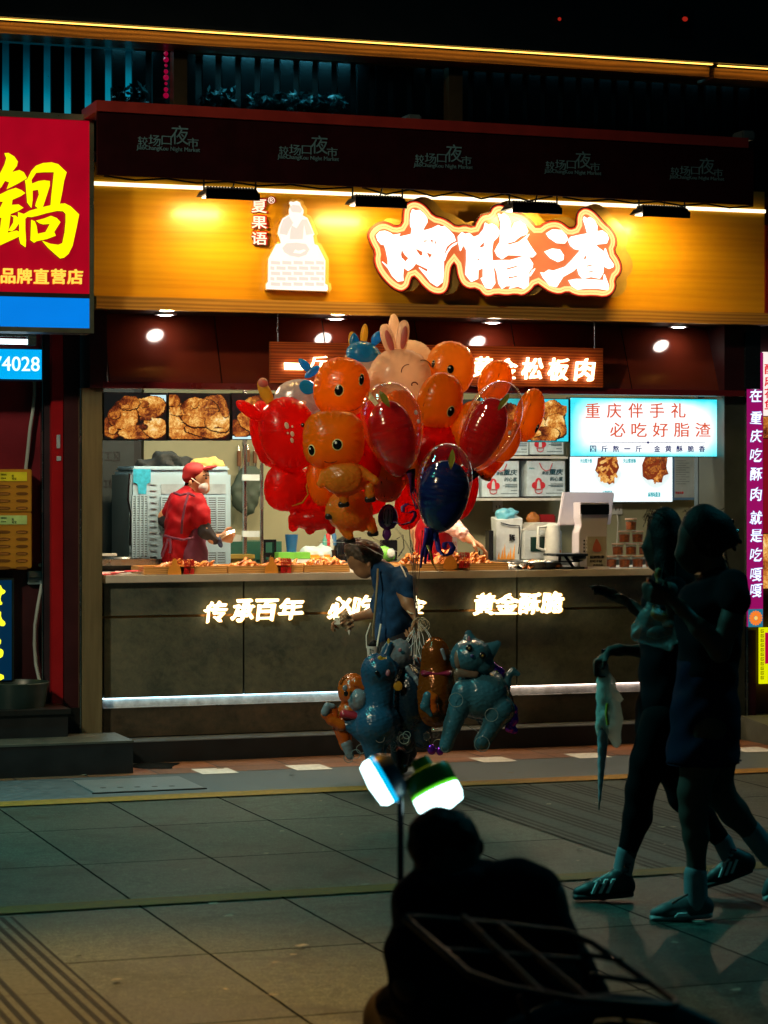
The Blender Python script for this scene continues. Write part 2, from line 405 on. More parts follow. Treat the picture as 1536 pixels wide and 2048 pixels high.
# manhole-like drain cover with five holes in the grey strip
t = T('drain_cover', 'grey stone drain cover with five round holes in the gutter strip', 'drain cover', (*G(290, 1578), .004))
u0, d0 = G(190, 1590); u1, d1 = G(395, 1556)
m_dark = mat('black_gap', (.004, .005, .005), .6)
rbox('cover_plate', u0, u0 + .62, d0 + .02, d1 + .03, .005, .012, mat('drain_cover_stone', (.12, .135, .15), .35, var=.3, vs=25, bump=.2), t)
rbox('gap', u0 - .012, u0 + .632, d0 + .008, d0 + .0195, .004, .0105, m_dark, t)
for i in range(5):
    u, d = G(212 + 34.5 * i, 1584 - .9 * i - 1); MB().lathe([(0.0001, .0128), (.017, .0126), (.018, .0115)], (u, d + .07, 0)).build('hole', m_dark, t)

# ================================================================ PLATFORM AND RAMP
STEP = .135
def treadmat(name, c):
    x = N(name); v = x.mapping(1, 1, 1, R(45)); ch = x.n('ShaderNodeTexChecker'); ch.inputs['Scale'].default_value = 34; x.l(v, ch.inputs['Vector'])
    n = x.noise(7, 5); x.l(x.mix(n, tuple(k * .6 for k in c), c), x.p.inputs['Base Color']); x.setp(Metallic=.7)
    x.l(x.math('MULTIPLY_ADD', n, .4, .18), x.p.inputs['Roughness']); x.bump(ch.outputs['Fac'], .5, .004); return x.m
m_tread = treadmat('tread_plate', (.32, .36, .38)); m_riser = mat('black_riser', (.007, .009, .011), .5, var=.4, bump=.1)
t = T('platform', 'low black platform step with metal edge running under the shop', 'step', (0, -.25, 0)); 
rbox('riser', -9, 9, -.25, 3.6, 0, STEP - .006, m_riser, t)
rbox('tread', -9, 9, -.252, -.04, STEP - .006, STEP, m_tread, t)
t = T('ramp', 'black steel ramp box with chequered metal top in front of red pillar', 'ramp', (-2.3, -.5, 0))
ur = G(266, 1547)[0]; dr = G(266, 1548)[1]; zt = LZ(266, 1481, dr)
rbox('box', -4.2, ur - .004, dr + .004, -.253, 0, zt - .012, m_riser, t)
rbox('tread', -4.2, ur, dr, -.2525, zt - .012, zt, treadmat('ramp_plate', (.20, .21, .18)), t)
m_wet = mat('puddle', (.01, .012, .013), .06, var=.3, spec=.8)
pu, pd = G(300, 1533)
o = MB().add([(pu + .17 * math.cos(a) * (1 + .3 * math.sin(3 * a)), pd + .2 * math.sin(a) * (1 + .25 * math.cos(2 * a + 1)), .006) for a in [i * math.pi / 14 for i in range(28)]], [tuple(range(28))]).build('puddle', m_wet); tag(o, kind='structure')
db = MB(); rd = random.Random(3)
for i in range(70):
    u, d = G(rd.uniform(20, 1500), 1530 + 500 * rd.random() ** 1.4); a = rd.uniform(0, 6.3); s = rd.uniform(.006, .018); q = [(u + s * 1.6 * math.cos(a + k * 1.57 + rd.uniform(-.3, .3)), d + s * math.sin(a + k * 1.57 + rd.uniform(-.3, .3)), .009 + rd.uniform(0, .006)) for k in range(4)]; db.add(q, [(0, 1, 2, 3)])
tag(db.build('debris', mat('debris_pale', (.16, .14, .10), .7, var=.7, vs=9)), 'tiny scraps and grit scattered over the paving', None, None, 'stuff')
t = T('litter', 'small red and white scrap of packaging lying on the paving', 'litter', (*G(641, 1511), .004))
u, d = G(641, 1511); rbox('wrapper', u - .035, u + .035, d - .02, d + .02, .005, .02, mat('litter_white', (.7, .65, .62), .5), t, bev=.004); rbox('stripe', u + .0, u + .037, d - .022, d + .022, .006, .0215, mat('litter_red', (.5, .02, .02), .5), t)

# ================================================================ UPPER STOREY
m_black = mat('night_cladding', (.004, .007, .009), .55, var=.4)
m_slat = mat('dark_slat', (.004, .012, .015), .6, spec=.2)
LEDW = emit('warm_led', (1.0, .50, .08), 4.0)
t = T('upper_storey', 'dark upper storey with slatted windows and amber lit timber beam', 'building', (0, .3, 2.9))
zb = LZ(768, 92, -.2)     # underside of light line at the middle
rbox('wall', -8, 8, .55, .9, 3.45, 7.5, m_black, t)
rbox('parapet', -8, 8, .05, .15, zb + .02, 6.5, m_black, t)
mb_beam = wood('beam_wood', (.20, .085, .015), (.42, .19, .035), (.62, .30, .07), .45, (.9, 5, 10), .15)
rbox('beam', -8, LX(1424, -.2) - .02, -.2, .05, zb - .068, zb, mb_beam, t); rbox('beam', LX(1424, -.2) + .02, 8, -.2, .05, zb - .072, zb - .005, mb_beam, t)
rbox('led_strip', -8, LX(1424, -.2) - .02, -.255, -.235, zb + .005, zb + .010, LEDW, t); rbox('led_strip', LX(1424, -.2) + .02, 8, -.255, -.235, zb, zb + .005, LEDW, t)
rbox('led_channel', -8, 8, -.275, -.2, zb + .016, zb + .04, m_black, t)
zl = 3.42
m_post = mat('bronze_post', (.045, .03, .012), .45, .3)
rbox('post', LX(346, .02), LX(373, .02), .0, .1, zl, zb - .07, m_post, t); rbox('post', LX(896, .02), LX(923, .02), .0, .1, zl, zb - .07, m_post, t)
gl = N('window_glass'); gl.setp(Base_Color=(.62, .74, .78), Roughness=.0, Transmission_Weight=1.0, IOR=1.05, Specular_IOR_Level=.4); GLASS = gl.m
for a, b in ((-8, 344), (375, 894), (925, 1422), (1426, 99)):
    x0 = -8 if a == -8 else LX(a, .05); x1 = 8 if b == 99 else LX(b, .05)
    sm = MB(); xx = x0
    while xx < x1 - .06: sm.box(xx, xx + .082, .16, .19, zl, zb - .06); xx += .128
    sm.build('slat', m_slat, t); rbox('glass', x0, x1, .12, .125, zl, zb - .07, GLASS, t)
lit = N('panel_glow'); sp = lit.n('ShaderNodeSeparateXYZ'); lit.l(lit.co(), sp.inputs[0])
f_ = lit.noise(2.3, 2); lit.l(lit.ramp(lit.math('ADD', lit.math('MULTIPLY', lit.math('SUBTRACT', sp.outputs[2], .74), -1.9), lit.math('MULTIPLY', f_, .7)), (-.0, (.0, .03, .045)), (.25, (.0, .12, .18)), (.5, (.0, .42, .58)), (.75, (.03, .62, .78))), lit.p.inputs['Emission Color']); lit.setp(Emission_Strength=.55, Base_Color=(.01, .02, .02)); lit.m.cycles.emission_sampling = 'NONE'
t2 = T('glow_panel', 'cyan glowing panel added for the lit interior behind upper left window slats', 'screen', (-3, .42, 3.5))
rbox('screen', -5, LX(268, .42), .42, .45, 3.5, LZ(130, 75, .42), lit.m, t2)  # made-up glowing panel, standing for the cyan lit room behind the slats
# red string lights and leafy plants behind upper glass
RLED = emit('red_fairy', (.45, .0, .05), .5, False)
for px in (332,):
    o = MB()
    for i in range(9): o.ball((LX(px, .11), .11, LZ(px, 95 + 12 * i, .11)), .011 + .004 * (i % 3), 6, 4)
    tag(o.build('string_lights', RLED), 'string of small red lights hanging beside upper window post', 'string lights')
t2 = T('red_lamp', 'small red indicator glowing high on the dark upper wall', 'lamp', (LX(1370, .03), .04, LZ(1370, 38, .04)))
MB().ball((LX(1370, .03), .03, LZ(1370, 38, .03)), (.02, .014, .016)).build('bulb', emit('red_dot', (.5, .02, .01), .6, False), t2); rbox('housing', LX(1370, .04) - .1, LX(1370, .04) + .06, .032, .05, LZ(1370, 38, .03) - .12, LZ(1370, 38, .03) + .06, m_slat, t2)
t2 = T('red_lamp', 'tiny red light further left on the dark upper wall', 'lamp', (LX(1119, .03), .04, LZ(1119, 38, .04)))
MB().ball((LX(1119, .03), .03, LZ(1119, 38, .03)), (.012, .01, .012)).build('bulb', MATS['red_dot'], t2); MB().ball((LX(1119, .04), .045, LZ(1119, 38, .045)), .016).build('socket', m_slat, t2)
m_leaf = mat('night_leaf', (.05, .20, .22), .35, var=.6, vs=60)
def plant(px0, px1, y0, y1, n, label, seed):
    rr = random.Random(seed); d = .132
    t = T('window_plant', label, 'plant', ((LX(px0, d) + LX(px1, d)) / 2, d, 3.45), 'plants behind the upper window')
    o = MB()
    for i in range(n):
        px = px0 + (px1 - px0) * rr.random(); top = y0 + (y1 - y0) * rr.random() ** .6
        c = Vector((LX(px, d) , d + .02 * rr.random(), LZ(px, top, d))); a = Vector((rr.uniform(-1, 1), rr.uniform(-.2, .2), rr.uniform(-.2, 1))).normalized() * rr.uniform(.015, .04); b = a.cross(Vector((rr.uniform(-1, 1), 1, rr.uniform(-1, 1)))).normalized() * .012
        o.add([c - a, c + b, c + a, c - b], [(0, 1, 2, 3)])
    o.build('leaves', m_leaf, t); s = MB()
    for i in range(5): px = px0 + (px1 - px0) * (i + .5) / 5; s.tube([(LX(px, d), d + .018, 3.42), (LX(px, d) + rr.uniform(-.03, .03), d + .018, LZ(px, y0 + 10, d))], .004, 5)
    s.build('stem', m_leaf, t)
plant(405, 470, 175, 215, 110, 'teal lit leafy plant by the left of the upper middle window', 1)
plant(500, 580, 185, 222, 140, 'teal lit leafy plant in the middle of the upper window', 2)
plant(585, 690, 182, 228, 200, 'largest teal lit leafy plant behind the upper middle window', 3)
plant(225, 290, 165, 205, 70, 'sparse leafy plant below the cyan panel in upper left window', 4)
t2 = T('folded_cloth', 'pale cloth cone standing at right end of window plants', 'cloth', (LX(733, .2), .2, 3.42))
MB().lathe([(.06, 3.42), (.045, 3.55), (.012, 3.68), (.001, 3.7)], (LX(733, .2), .2, 0), 12).build('cone', mat('pale_teal', (.12, .32, .34), .6), t2)
def lamp(name, kind, loc, energy, color, size=.2, rot=(0, 0, 0), frame=MF, sy=None, spot=None):
    l = bpy.data.lights.new(name, kind); l.energy = energy; l.color = color
    if kind == 'AREA':
        l.size = size
        if sy: l.shape = 'RECTANGLE'; l.size_y = sy
    else: l.shadow_soft_size = size
    if spot: l.spot_size = spot[0]; l.spot_blend = spot[1]
    o = bpy.data.objects.new(name, l); col.objects.link(o)
    o.matrix_world = frame @ Matrix.Translation(loc) @ (Matrix.Rotation(rot[2], 4, 'Z') @ Matrix.Rotation(rot[1], 4, 'Y') @ Matrix.Rotation(rot[0], 4, 'X'))
    return o
lamp('window_fill_light', 'AREA', (LX(560, .14), .142, 4.41), 3.0, (.2, .85, 1), 1.0, (0, 0, 0), sy=.02); lamp('window_fill_light', 'AREA', (LX(1180, .14), .142, 4.41), .35, (.2, .85, 1), 2.4, (0, 0, 0), sy=.02); lamp('window_fill_light', 'AREA', (LX(260, .14), .142, 4.41), .35, (.2, .85, 1), .3, (0, 0, 0), sy=.02)  # unseen strips added over the plants and to brighten the right window slats

# unseen coloured spots added for street light, aimed at shop front, balloons and paving
def aim(a, b): q = (Vector(b) - Vector(a)).to_track_quat('-Z', 'Y').to_euler(); return (q.x, q.y, q.z)
for a, b, e, c, ang in (((-5, 7, 6), (-.2, 14.6, 1.4), 1500, (1, .86, .56), 44), ((-1.9, 9.6, 6), (-.95, 7.5, 0), 4600, (1, .38, .02), 38), ((5.2, 12.5, 7), (2.0, 8.6, 0), 300, (.06, .80, .92), 62), ((-4.5, 11.5, 7), (-1.7, 10.8, 0), 2200, (.14, .92, .82), 64)):
    lamp('street_fill_light', 'SPOT', a, e, c, .3, aim(a, b), MI, spot=(R(ang), .9))
# ================================================================ AWNING
DA = -.95
t = T('awning', 'long dark awning with dull red cassette and grey printed logos', 'awning', (0, DA, 3.3))
uL, uR = LX(195, DA), LX(1507, DA)
def aw(x0, y0, x1, y1, d0, d1, name, m, th):  # slanted bar whose ends follow the two photo rows
    a = LZ(x0, y0, d0); b = LZ(x1, y1, d0); ua, ub = LX(x0, d0), LX(x1, d0)
    MB().hexa([(ua, d0, a - th), (ub, d0, b - th), (ua, d1, a - th), (ub, d1, b - th), (ua, d0, a), (ub, d0, b), (ua, d1, a), (ub, d1, b)]).build(name, m, t)
m_awn = mat('awning_cloth', (.013, .0016, .0026), .8, var=.3, spec=.04, bump=.15, bs=12); m_cas = mat('awning_cassette', (.19, .011, .006), .45, var=.2)
aw(195, 221, 1507, 294, DA + .004, DA + .03, 'valance', m_awn, .365)
aw(193, 200, 1497, 276, DA - .012, DA + .38, 'cassette', m_cas, .062)
zq = LZ(195, 345, DA + .2)
rbox('underside', uL, uR, DA + .38, .3, 3.645, 3.66, m_awn, t)
m_print = mat('awning_print', (.07, .15, .18), .6)
for k, (px, py) in enumerate(((337, 278), (617, 297), (887, 314), (1146, 327), (1394, 339))):
    s = 1.0 - .035 * k; lg = MB()
    for ch, a, b, c, d_ in (('较', -61, -5, -42, 15), ('场', -40, -8, -16, 14), ('口', -14, -6, 6, 12), ('夜', 5, -27, 40, 11), ('市', 38, -2, 60, 17)):
        q = ptext(ch, px + a * s, py + b * s, px + c * s, py + d_ * s, DA, .003, .0, .0); lg.add(q.v, q.f)
    q = ptext('JiaoChangKou Night Market', px - 64 * s, py + 15 * s, px + 63 * s, py + 26 * s, DA, .003, .008); lg.add(q.v, q.f)
    lg.build('printed_logo', m_print, t)
m_grey = mat('grey_metal', (.10, .13, .13), .4, .6)
for px, py in ((836, 236), (1506, 268)):
    rbox('bracket', LX(px, DA) - .045, LX(px, DA) + .045, DA + .05, DA + .2, LZ(px, py, DA) - .03, LZ(px, py, DA) + .03, m_grey, t, bev=.01)
for sx, s0, s1 in ((0, 205, 700), (1, 720, 1100), (2, 1120, 1500)):
    pts = []
    for i in range(9):
        px = s0 + (s1 - s0) * i / 8; pts.append((LX(px, DA + .1), DA + .06, LZ(px, 348 + 61 * (px - 195) / 1312 + (5 if i % 2 else -1) * (1 + sx % 2) + 4, DA + .06)))
    MB().tube(pts, .006, 5).build('cable', m_slat, t)

# ================================================================ FASCIA
DF = -.30
m_board = wood('fascia_wood', (.44, .185, .006), (.56, .265, .008), (.64, .33, .012), .30, (.5, 5, 6.5), .02, .18, .10)
m_ledge = wood('ledge_wood', (.22, .10, .016), (.36, .17, .03), (.46, .24, .05), .4, (.7, 5, 12), .08, .2)
fl, fr = LX(188, DF), LX(1529, DF)
zA = LZ(768, 604, DF); zT = 3.62; zLed = LZ(768, 391, DF)
t = T('fascia_board', 'wide glossy oak fascia board with light line over the shop', 'fascia', (0, DF, zA))
rbox('panel', fl, fr, DF, DF + .08, zA - .02, zT, m_board, t)
zl0 = LZ(768, 631, DF - .07); zl1 = LZ(768, 606, DF - .07)
mid = LX(946, DF)
rbox('ledge', fl, mid - .001, DF - .07, DF - .002, zl0, zl1, m_ledge, t); rbox('ledge', mid + .001, fr + .12, DF - .068, DF - .002, zl0 + .001, zl1, m_ledge, t)
rbox('led_strip', fl, fr, DF - .016, DF - .002, zLed - .012, zLed + .010, emit('fascia_led', (1, .86, .58), 2.2), t)
rbox('end_cap', fr + .002, fr + .05, DF - .01, .1, zl1, 3.4, mat('red_trim', (.20, .008, .012), .4), t)
# hanging flood lights
m_flood = mat('flood_black', (.006, .007, .008), .4, .3)
LFL = emit('flood_lens', (1, .84, .58), 5.5)
fz = LZ(455, 384, -.72)
def flood(px, py, label, w_=.165, tilt=0):
    d = -.66; u = LX(px, d); z = LZ(px, py, d)
    t = T('flood_light', label, 'flood light', (u, d, z), 'flood lights under the awning')
    b = MB(); b.hexa([(u - w_, d - .09, z - .052), (u + w_, d - .09, z - .052), (u - w_, d - .08, z - .052), (u + w_, d - .08, z - .052), (u - w_, d - .09, z - .01), (u + w_, d - .09, z - .01), (u - w_, d - .08, z - .01), (u + w_, d - .08, z - .01)]); b.hexa([(u - w_, d - .0795, z - .022), (u + w_, d - .0795, z - .022), (u - w_ - .02, d + .07, z - .028), (u + w_ + .02, d + .07, z - .028), (u - w_ + .01, d - .07, z + .012), (u + w_ - .01, d - .07, z + .012), (u - w_, d + .05, z + .004), (u + w_, d + .05, z + .004)]); b.build('housing', m_flood, t)
    fn = MB()
    for i in range(17): q = u - w_ + .02 + (2 * w_ - .04) * i / 16; fn.box(q - .004, q + .004, d - .06, d + .04, z + .008, z + .026)
    fn.build('cooling_fins', m_flood, t)
    rbox('lens', u - w_ + .012, u + w_ - .012, d - .06, d + .055, z - .034, z - .0295, LFL, t)
    for s in (-1, 1): MB().tube([(u + s * (w_ - .005), d - .02, z), (u + s * (w_ - .005), d - .02, z + .12), (u + s * (w_ - .03), d + .05, z + .2)], .006, 6).build('bracket', m_flood, t)
    MB().tube([(u + .02, d, z + .02), (u + .05, d + .02, z + .1), (u + .12, d, z + .13), (u + .13, d + .05, z + .2)], .005, 6).build('cable', m_flood, t)
    lamp('flood_beam', 'AREA', (u, d + .0, z - .04), 16.0, (1, .64, .16), .28, (R(34), 0, 0), sy=.1)
flood(458, 385, 'black flood light nearest the red lightbox, left of the seated figure emblem')
flood(753, 401, 'black flood light between the figure emblem and the big sign')
flood(1064, 413, 'black flood light overlapping the top of the big sign', )
flood(1321, 421, 'black flood light at the far right end of the fascia')
# fascia small vertical name
t = T('name_letters', 'small vertical red and white shop name beside the seated figure', 'sign letters', (LX(518, DF), DF, LZ(518, 445, DF)))
m_rimred = mat('letter_red', (.42, .015, .01), .4); WHT = emit('letter_white', (1, .80, .62), 1.25)
o1, o2 = MB(), MB()
for ch, y0, y1 in (('夏', 397, 427), ('果', 431, 459), ('语', 463, 491)):
    q = ptext(ch, 501.5, y0, 535, y1, DF - .002, .03, .055); o1.add(q.v, q.f); q = ptext(ch, 503, y0 + 1.5, 533.5, y1 - 1.5, DF - .033, .003, .022); o2.add(q.v, q.f)
q = ptext('®', 535, 393, 550, 408, DF - .002, .02, .03); o1.add(q.v, q.f); q = ptext('®', 535.7, 393.7, 549.3, 407.3, DF - .024, .003, .0); o2.add(q.v, q.f)
o1.build('rim', m_rimred, t); o2.build('face', WHT, t)
# seated figure emblem
z6 = lambda p: sub(p, 470, 380, 7.314)
fig = z6([(790, 190), (810, 165), (850, 178), (900, 160), (950, 185), (962, 230), (1000, 290), (1000, 340), (985, 370), (1060, 410), (1110, 520), (1160, 650), (1140, 670), (1160, 790), (1210, 810), (1320, 1030), (1315, 1370), (1350, 1390), (1360, 1450), (1340, 1480), (450, 1450), (450, 1380), (480, 1340), (485, 1010), (600, 790), (670, 780), (650, 700), (620, 640), (640, 540), (690, 420), (790, 360), (785, 290), (810, 235)])
t = T('emblem_sign', 'glowing white emblem of a seated robed figure above a brick stove', 'sign', (LX(594, DF), DF, LZ(594, 580, DF)))
ppoly([fig], DF - .002, .05, .008).build('case', mat('emblem_case', (.75, .45, .12), .4), t)
ppoly([fig], DF - .054, .004).build('face', emit('emblem_white', (1, .93, .80), 1.25, base=(.02, .02, .02)), t)
EC = emit('emblem_cream', (1.0, .86, .72), .95, False, var=.03, base=(.01, .01, .01))
det = MB()
def dd(pl): q = ppoly(pl, DF - .0595, .002); det.add(q.v, q.f)
dd([z6([(700, 440), (790, 380), (850, 480), (790, 590), (760, 660), (650, 640), (660, 560)])]); dd([z6([(830, 520), (900, 560), (980, 430), (1050, 430), (1100, 540), (1145, 640), (1040, 660), (1010, 500), (990, 720), (800, 720), (810, 600)])])
dd([z6([(800, 250), (840, 215), (940, 225), (985, 290), (960, 335), (830, 320)])])
dd([z6([(690, 850), (750, 780), (900, 770), (1040, 790), (1090, 870), (1040, 950), (930, 985), (800, 960), (720, 910)]), z6([(850, 920), (880, 870), (930, 890), (1000, 870), (1040, 880), (960, 930)])])
for r_ in range(5):
    y = 1030 + 78 * r_; off = 0 if r_ % 2 == 0 else -75
    xs = 515 + off if off else 525
    while xs < 1300:
        a, b = max(xs, 515), min(xs + 135, 1300)
        if b - a > 25: dd([z6([(a, y + 6), (b, y + 14), (b, y + 64), (a, y + 56)])])
        xs += 165
det.build('relief_print', EC, t)
# the big sign
zz1 = lambda p: sub(p, 720, 390, 7.68); zz2 = lambda p: sub(p, 890, 390, 7.68); zz3 = lambda p: sub(p, 1070, 390, 7.68)
OUT = [(731.7, 470.7), (739.5, 455), (753.9, 444), (768, 441), (780, 444.7), (790, 450), (802, 447), (803, 429), (804.6, 416), (811, 405), (821.5, 399.4), (833, 399), (845, 403.7), (856.7, 413.4), (868.4, 429), (886.7, 433), (902, 442), (912.7, 450), (929, 446.6), (946, 451), (950, 442), (957.7, 430), (966.8, 425), (977, 424), (979.8, 417), (986, 409.5), (998, 405.6), (1011, 409.5), (1020, 418.6), (1040, 424), (1052.8, 430), (1064.5, 442), (1075, 453), (1089.5, 442), (1106.5, 438), (1122, 440.8), (1133.8, 450), (1140, 454.5), (1150, 451), (1150, 435.6), (1153, 422.6), (1163.8, 413.4), (1174, 412.8), (1187, 418.6), (1200, 431.7), (1208, 442), (1223.6, 455), (1234, 472), (1235.4, 489), (1230, 502), (1240.6, 517.6), (1245.8, 534.5), (1241.9, 550), (1232, 559.3), (1234, 575), (1226, 590.5), (1210.6, 598.3), (1187, 595), (1161, 596.4), (1145.5, 592.5), (1135, 586.6), (1119.5, 593), (1098.6, 588), (1083, 577.5), (1073.6, 571), (1063, 585), (1046, 595.7), (1030.6, 591.8), (1013.7, 595), (992.9, 591.8), (978.5, 597), (965.5, 594.4), (953.8, 580), (935.6, 581.4), (920, 571), (912, 552.7), (909, 533), (907.5, 531), (903.6, 539.7), (901, 572), (893, 588), (878.9, 593), (860.6, 589), (843.7, 575), (829, 556.7), (825, 558), (821, 575), (811, 584), (800.7, 587), (782.5, 578.8), (764, 560.6), (750, 539.7), (744.7, 520), (747.3, 504.6), (738, 487.7)]
OUT = smoothpoly(OUT, 1)
t = T('channel_sign', 'huge glowing sign of three white brush characters on a lobed neon board', 'sign', (LX(985, DF), DF, LZ(985, 595, DF)))
PXM = 1 / 296.0
SG = -.47
def lay(off, d, m, name): ppoly([OUT], d, .004, off * PXM).build(name, m, t)
ppoly([OUT], DF - .002, .155, 0).build('case', mat('sign_case', (.42, .26, .06), .35, .3), t)
lay(-.6, SG + .008, mat('sign_rim', (.09, .012, .006), .4), 'rim')
lay(-3.2, SG, emit('sign_red', (.75, .035, .012), .9), 'border')
lay(-5.6, SG - .006, emit('sign_neon', (1, .74, .25), 1.25, base=(.01, .01, .01)), 'neon_line'); lay(-9.6, SG - .012, emit('sign_gap', (.70, .33, .05), .8, False), 'gap'); lay(-10.3, SG - .018, MATS['sign_neon'], 'neon_line')
xf = N('sign_field'); f_ = xf.noise(1.6, 2); xf.l(xf.ramp(f_, (.35, (.80, .13, .03)), (.6, (.95, .23, .07))), xf.p.inputs['Emission Color']); xf.setp(Emission_Strength=.95, Roughness=.3, Base_Color=(.05, .012, .005))
lay(-14.6, SG - .024, xf.m, 'field')
CH = []
CH.append([zz1([(245, 620), (300, 560), (370, 550), (440, 575), (500, 615), (610, 595), (580, 645), (780, 600), (795, 520), (770, 480), (765, 400), (775, 290), (800, 220), (840, 240), (900, 232), (970, 290), (1020, 360), (1025, 420), (960, 530), (975, 545), (1100, 510), (1190, 465), (1240, 490), (1280, 478), (1360, 540), (1430, 620), (1460, 705), (1380, 745), (1320, 800), (1290, 880), (1275, 1000), (1275, 1200), (1260, 1340), (1180, 1405), (1080, 1340), (1020, 1260), (900, 1115), (1030, 1190), (1040, 1140), (850, 1050), (800, 1120), (735, 1165), (660, 1110), (650, 1240), (655, 1320), (580, 1330), (490, 1240), (430, 1130), (335, 1025), (425, 1100), (425, 1000), (395, 850), (370, 770), (320, 760), (270, 700)]),
    zz1([(630, 820), (690, 920), (745, 970), (690, 1035), (640, 975), (645, 1050), (615, 920)]), zz1([(850, 820), (960, 870), (960, 930), (910, 935), (850, 850)]), zz1([(1000, 870), (1110, 915), (1060, 985)]), zz1([(1060, 690), (1120, 685), (1115, 770)]), zz1([(960, 700), (1030, 695), (1030, 715), (960, 725)]), zz1([(1130, 720), (1175, 705), (1140, 820)])])
CH.append([zz1([(1485, 725), (1470, 760), (1390, 810), (1330, 900), (1290, 1010), (1280, 1000), (1320, 880), (1380, 790), (1440, 745)])])
CH.append([zz2([(195, 640), (250, 575), (300, 600), (360, 585), (430, 650), (520, 610), (590, 520), (610, 430), (650, 455), (710, 440), (780, 480), (832, 570), (800, 650), (730, 720), (710, 850), (720, 1050), (745, 1200), (760, 1360), (700, 1440), (620, 1430), (545, 1280), (580, 1260), (580, 1120), (500, 1160), (495, 1290), (400, 1335), (310, 1220), (325, 1000), (325, 850), (300, 800), (270, 770), (230, 860), (200, 720)]),
    zz2([(520, 790), (600, 710), (600, 790), (530, 815)]), zz2([(480, 990), (545, 965), (490, 1035)])])
CH.append([zz2([(842, 560), (850, 420), (808, 290), (850, 310), (895, 280), (960, 340), (1000, 440), (990, 570), (1060, 430), (1140, 400), (1220, 460), (1265, 560), (1240, 610), (1150, 640), (1050, 720), (950, 745), (960, 770), (1130, 720), (1285, 600), (1240, 680), (1300, 780), (1390, 910), (1340, 958), (1200, 945), (1120, 930), (960, 925), (870, 985), (800, 940), (760, 860), (800, 780), (838, 720)])])
CH.append([zz2([(722, 1010), (850, 1000), (980, 1003), (1150, 955), (1280, 962), (1340, 1060), (1330, 1120), (1280, 1180), (1270, 1390), (1210, 1445), (1120, 1405), (980, 1440), (1010, 1400), (930, 1400), (870, 1440), (820, 1360), (790, 1180), (750, 1100)]), zz2([(930, 1130), (1080, 1090), (1140, 1095), (1080, 1112), (940, 1152)]), zz2([(960, 1250), (1010, 1260), (1110, 1235), (1110, 1255), (1030, 1275), (960, 1290)])])
CH.append([zz2([(1375, 1130), (1360, 1160), (1300, 1250), (1295, 1230), (1330, 1160)])])
CH.append([zz3([(165, 590), (260, 530), (390, 540), (470, 620), (490, 680), (450, 745), (330, 740), (210, 660)])]); CH.append([zz3([(140, 870), (250, 825), (370, 840), (430, 930), (420, 1000), (350, 1030), (230, 970)])])
CH.append([zz3([(500, 690), (550, 640), (690, 610), (800, 590), (770, 480), (735, 380), (745, 335), (790, 365), (830, 340), (900, 390), (945, 480), (940, 560), (1020, 545), (1090, 600), (1120, 670), (1090, 745), (920, 765), (960, 810), (1060, 880), (1070, 820), (1120, 960), (1195, 1070), (1190, 1110), (1130, 1135), (1040, 1090), (1035, 1200), (985, 1285), (860, 1260), (730, 1290), (670, 1220), (640, 1110), (580, 1170), (420, 1260), (320, 1415), (220, 1390), (120, 1270), (80, 1190), (130, 1200), (200, 1150), (270, 1165), (460, 1100), (560, 1000), (690, 850), (600, 830), (540, 780)]), zz3([(720, 990), (785, 900), (790, 980)]), zz3([(905, 890), (930, 920), (900, 915)]), zz3([(780, 1085), (895, 1065), (895, 1078), (785, 1108)]), zz3([(800, 1180), (910, 1160), (890, 1178), (810, 1198)])])
CH.append([zz3([(510, 1310), (620, 1290), (860, 1297), (1050, 1312), (1055, 1220), (1120, 1390), (1110, 1460), (960, 1440), (780, 1440), (650, 1455), (560, 1400)])])
lt = MB()
for k, c in enumerate(CH): q = ppoly(c, SG - .030 - .0012 * (k % 3), .016); lt.add(q.v, q.f)
lt.build('characters', emit('char_white', (1, .93, .82), 2.2, base=(.02, .02, .02)), t)

# ================================================================ SOFFIT, HOOD PANELS, DOWNLIGHTS, BEAM
m_hood = mat('hood_panel', (.13, .020, .009), .06, var=.12, vs=2, spec=.6, coat=.8)
m_soff = mat('soffit', (.012, .008, .008), .5)
t = T('shop_hood', 'dark red glossy hood panels sloping under the fascia above the counter', 'hood', (0, 0, 2.3))
hl, hr = LX(212, -.05), LX(1492, -.05)
zs = LZ(768, 636.5, -.02); zbm = LZ(768, 771, -.12); zb0 = LZ(768, 783, -.12)
rbox('soffit', hl - .1, hr + .1, DF + .01, .3, zs, zs + .03, m_soff, t)
y_top, y_bot = .14, -.045
px_j = [212, 436, 652, 838, 1032, 1252, 1447]; 
js = [LX(p, .05) for p in px_j]
for a, b in zip(js[:-1], js[1:]):
    MB().hexa([(a + .004, y_bot, zbm), (b - .004, y_bot, zbm), (a + .004, y_bot + .02, zbm), (b - .004, y_bot + .02, zbm), (a + .004, y_top, zs), (b - .004, y_top, zs), (a + .004, y_top + .02, zs), (b - .004, y_top + .02, zs)]).build('panel', m_hood, t)
MB().hexa([(js[0], y_bot + .012, zbm), (hr, y_bot + .012, zbm), (js[0], y_bot + .04, zbm), (hr, y_bot + .04, zbm), (js[0], y_top + .012, zs), (hr, y_top + .012, zs), (js[0], y_top + .04, zs), (hr, y_top + .04, zs)]).build('backing', m_soff, t)
m_beam = mat('red_beam', (.16, .010, .012), .3, var=.15, coat=.3)
rbox('beam', LX(206, -.12), LX(1490, -.12), -.12, .02, zb0, zbm, m_beam, t)
rbox('end_wall', LX(180, -.12), LX(214, -.12), -.12, .2, zb0 - .0, zs, mat('hood_end', (.03, .004, .006), .4), t); rbox('end_wall', LX(1449, -.12), LX(1490, -.12), -.118, .2, zbm + .001, zs, mat('hood_end', (.03, .004, .006), .4), t)
DL = emit('downlight_disc', (1, .86, .74), 22.0)
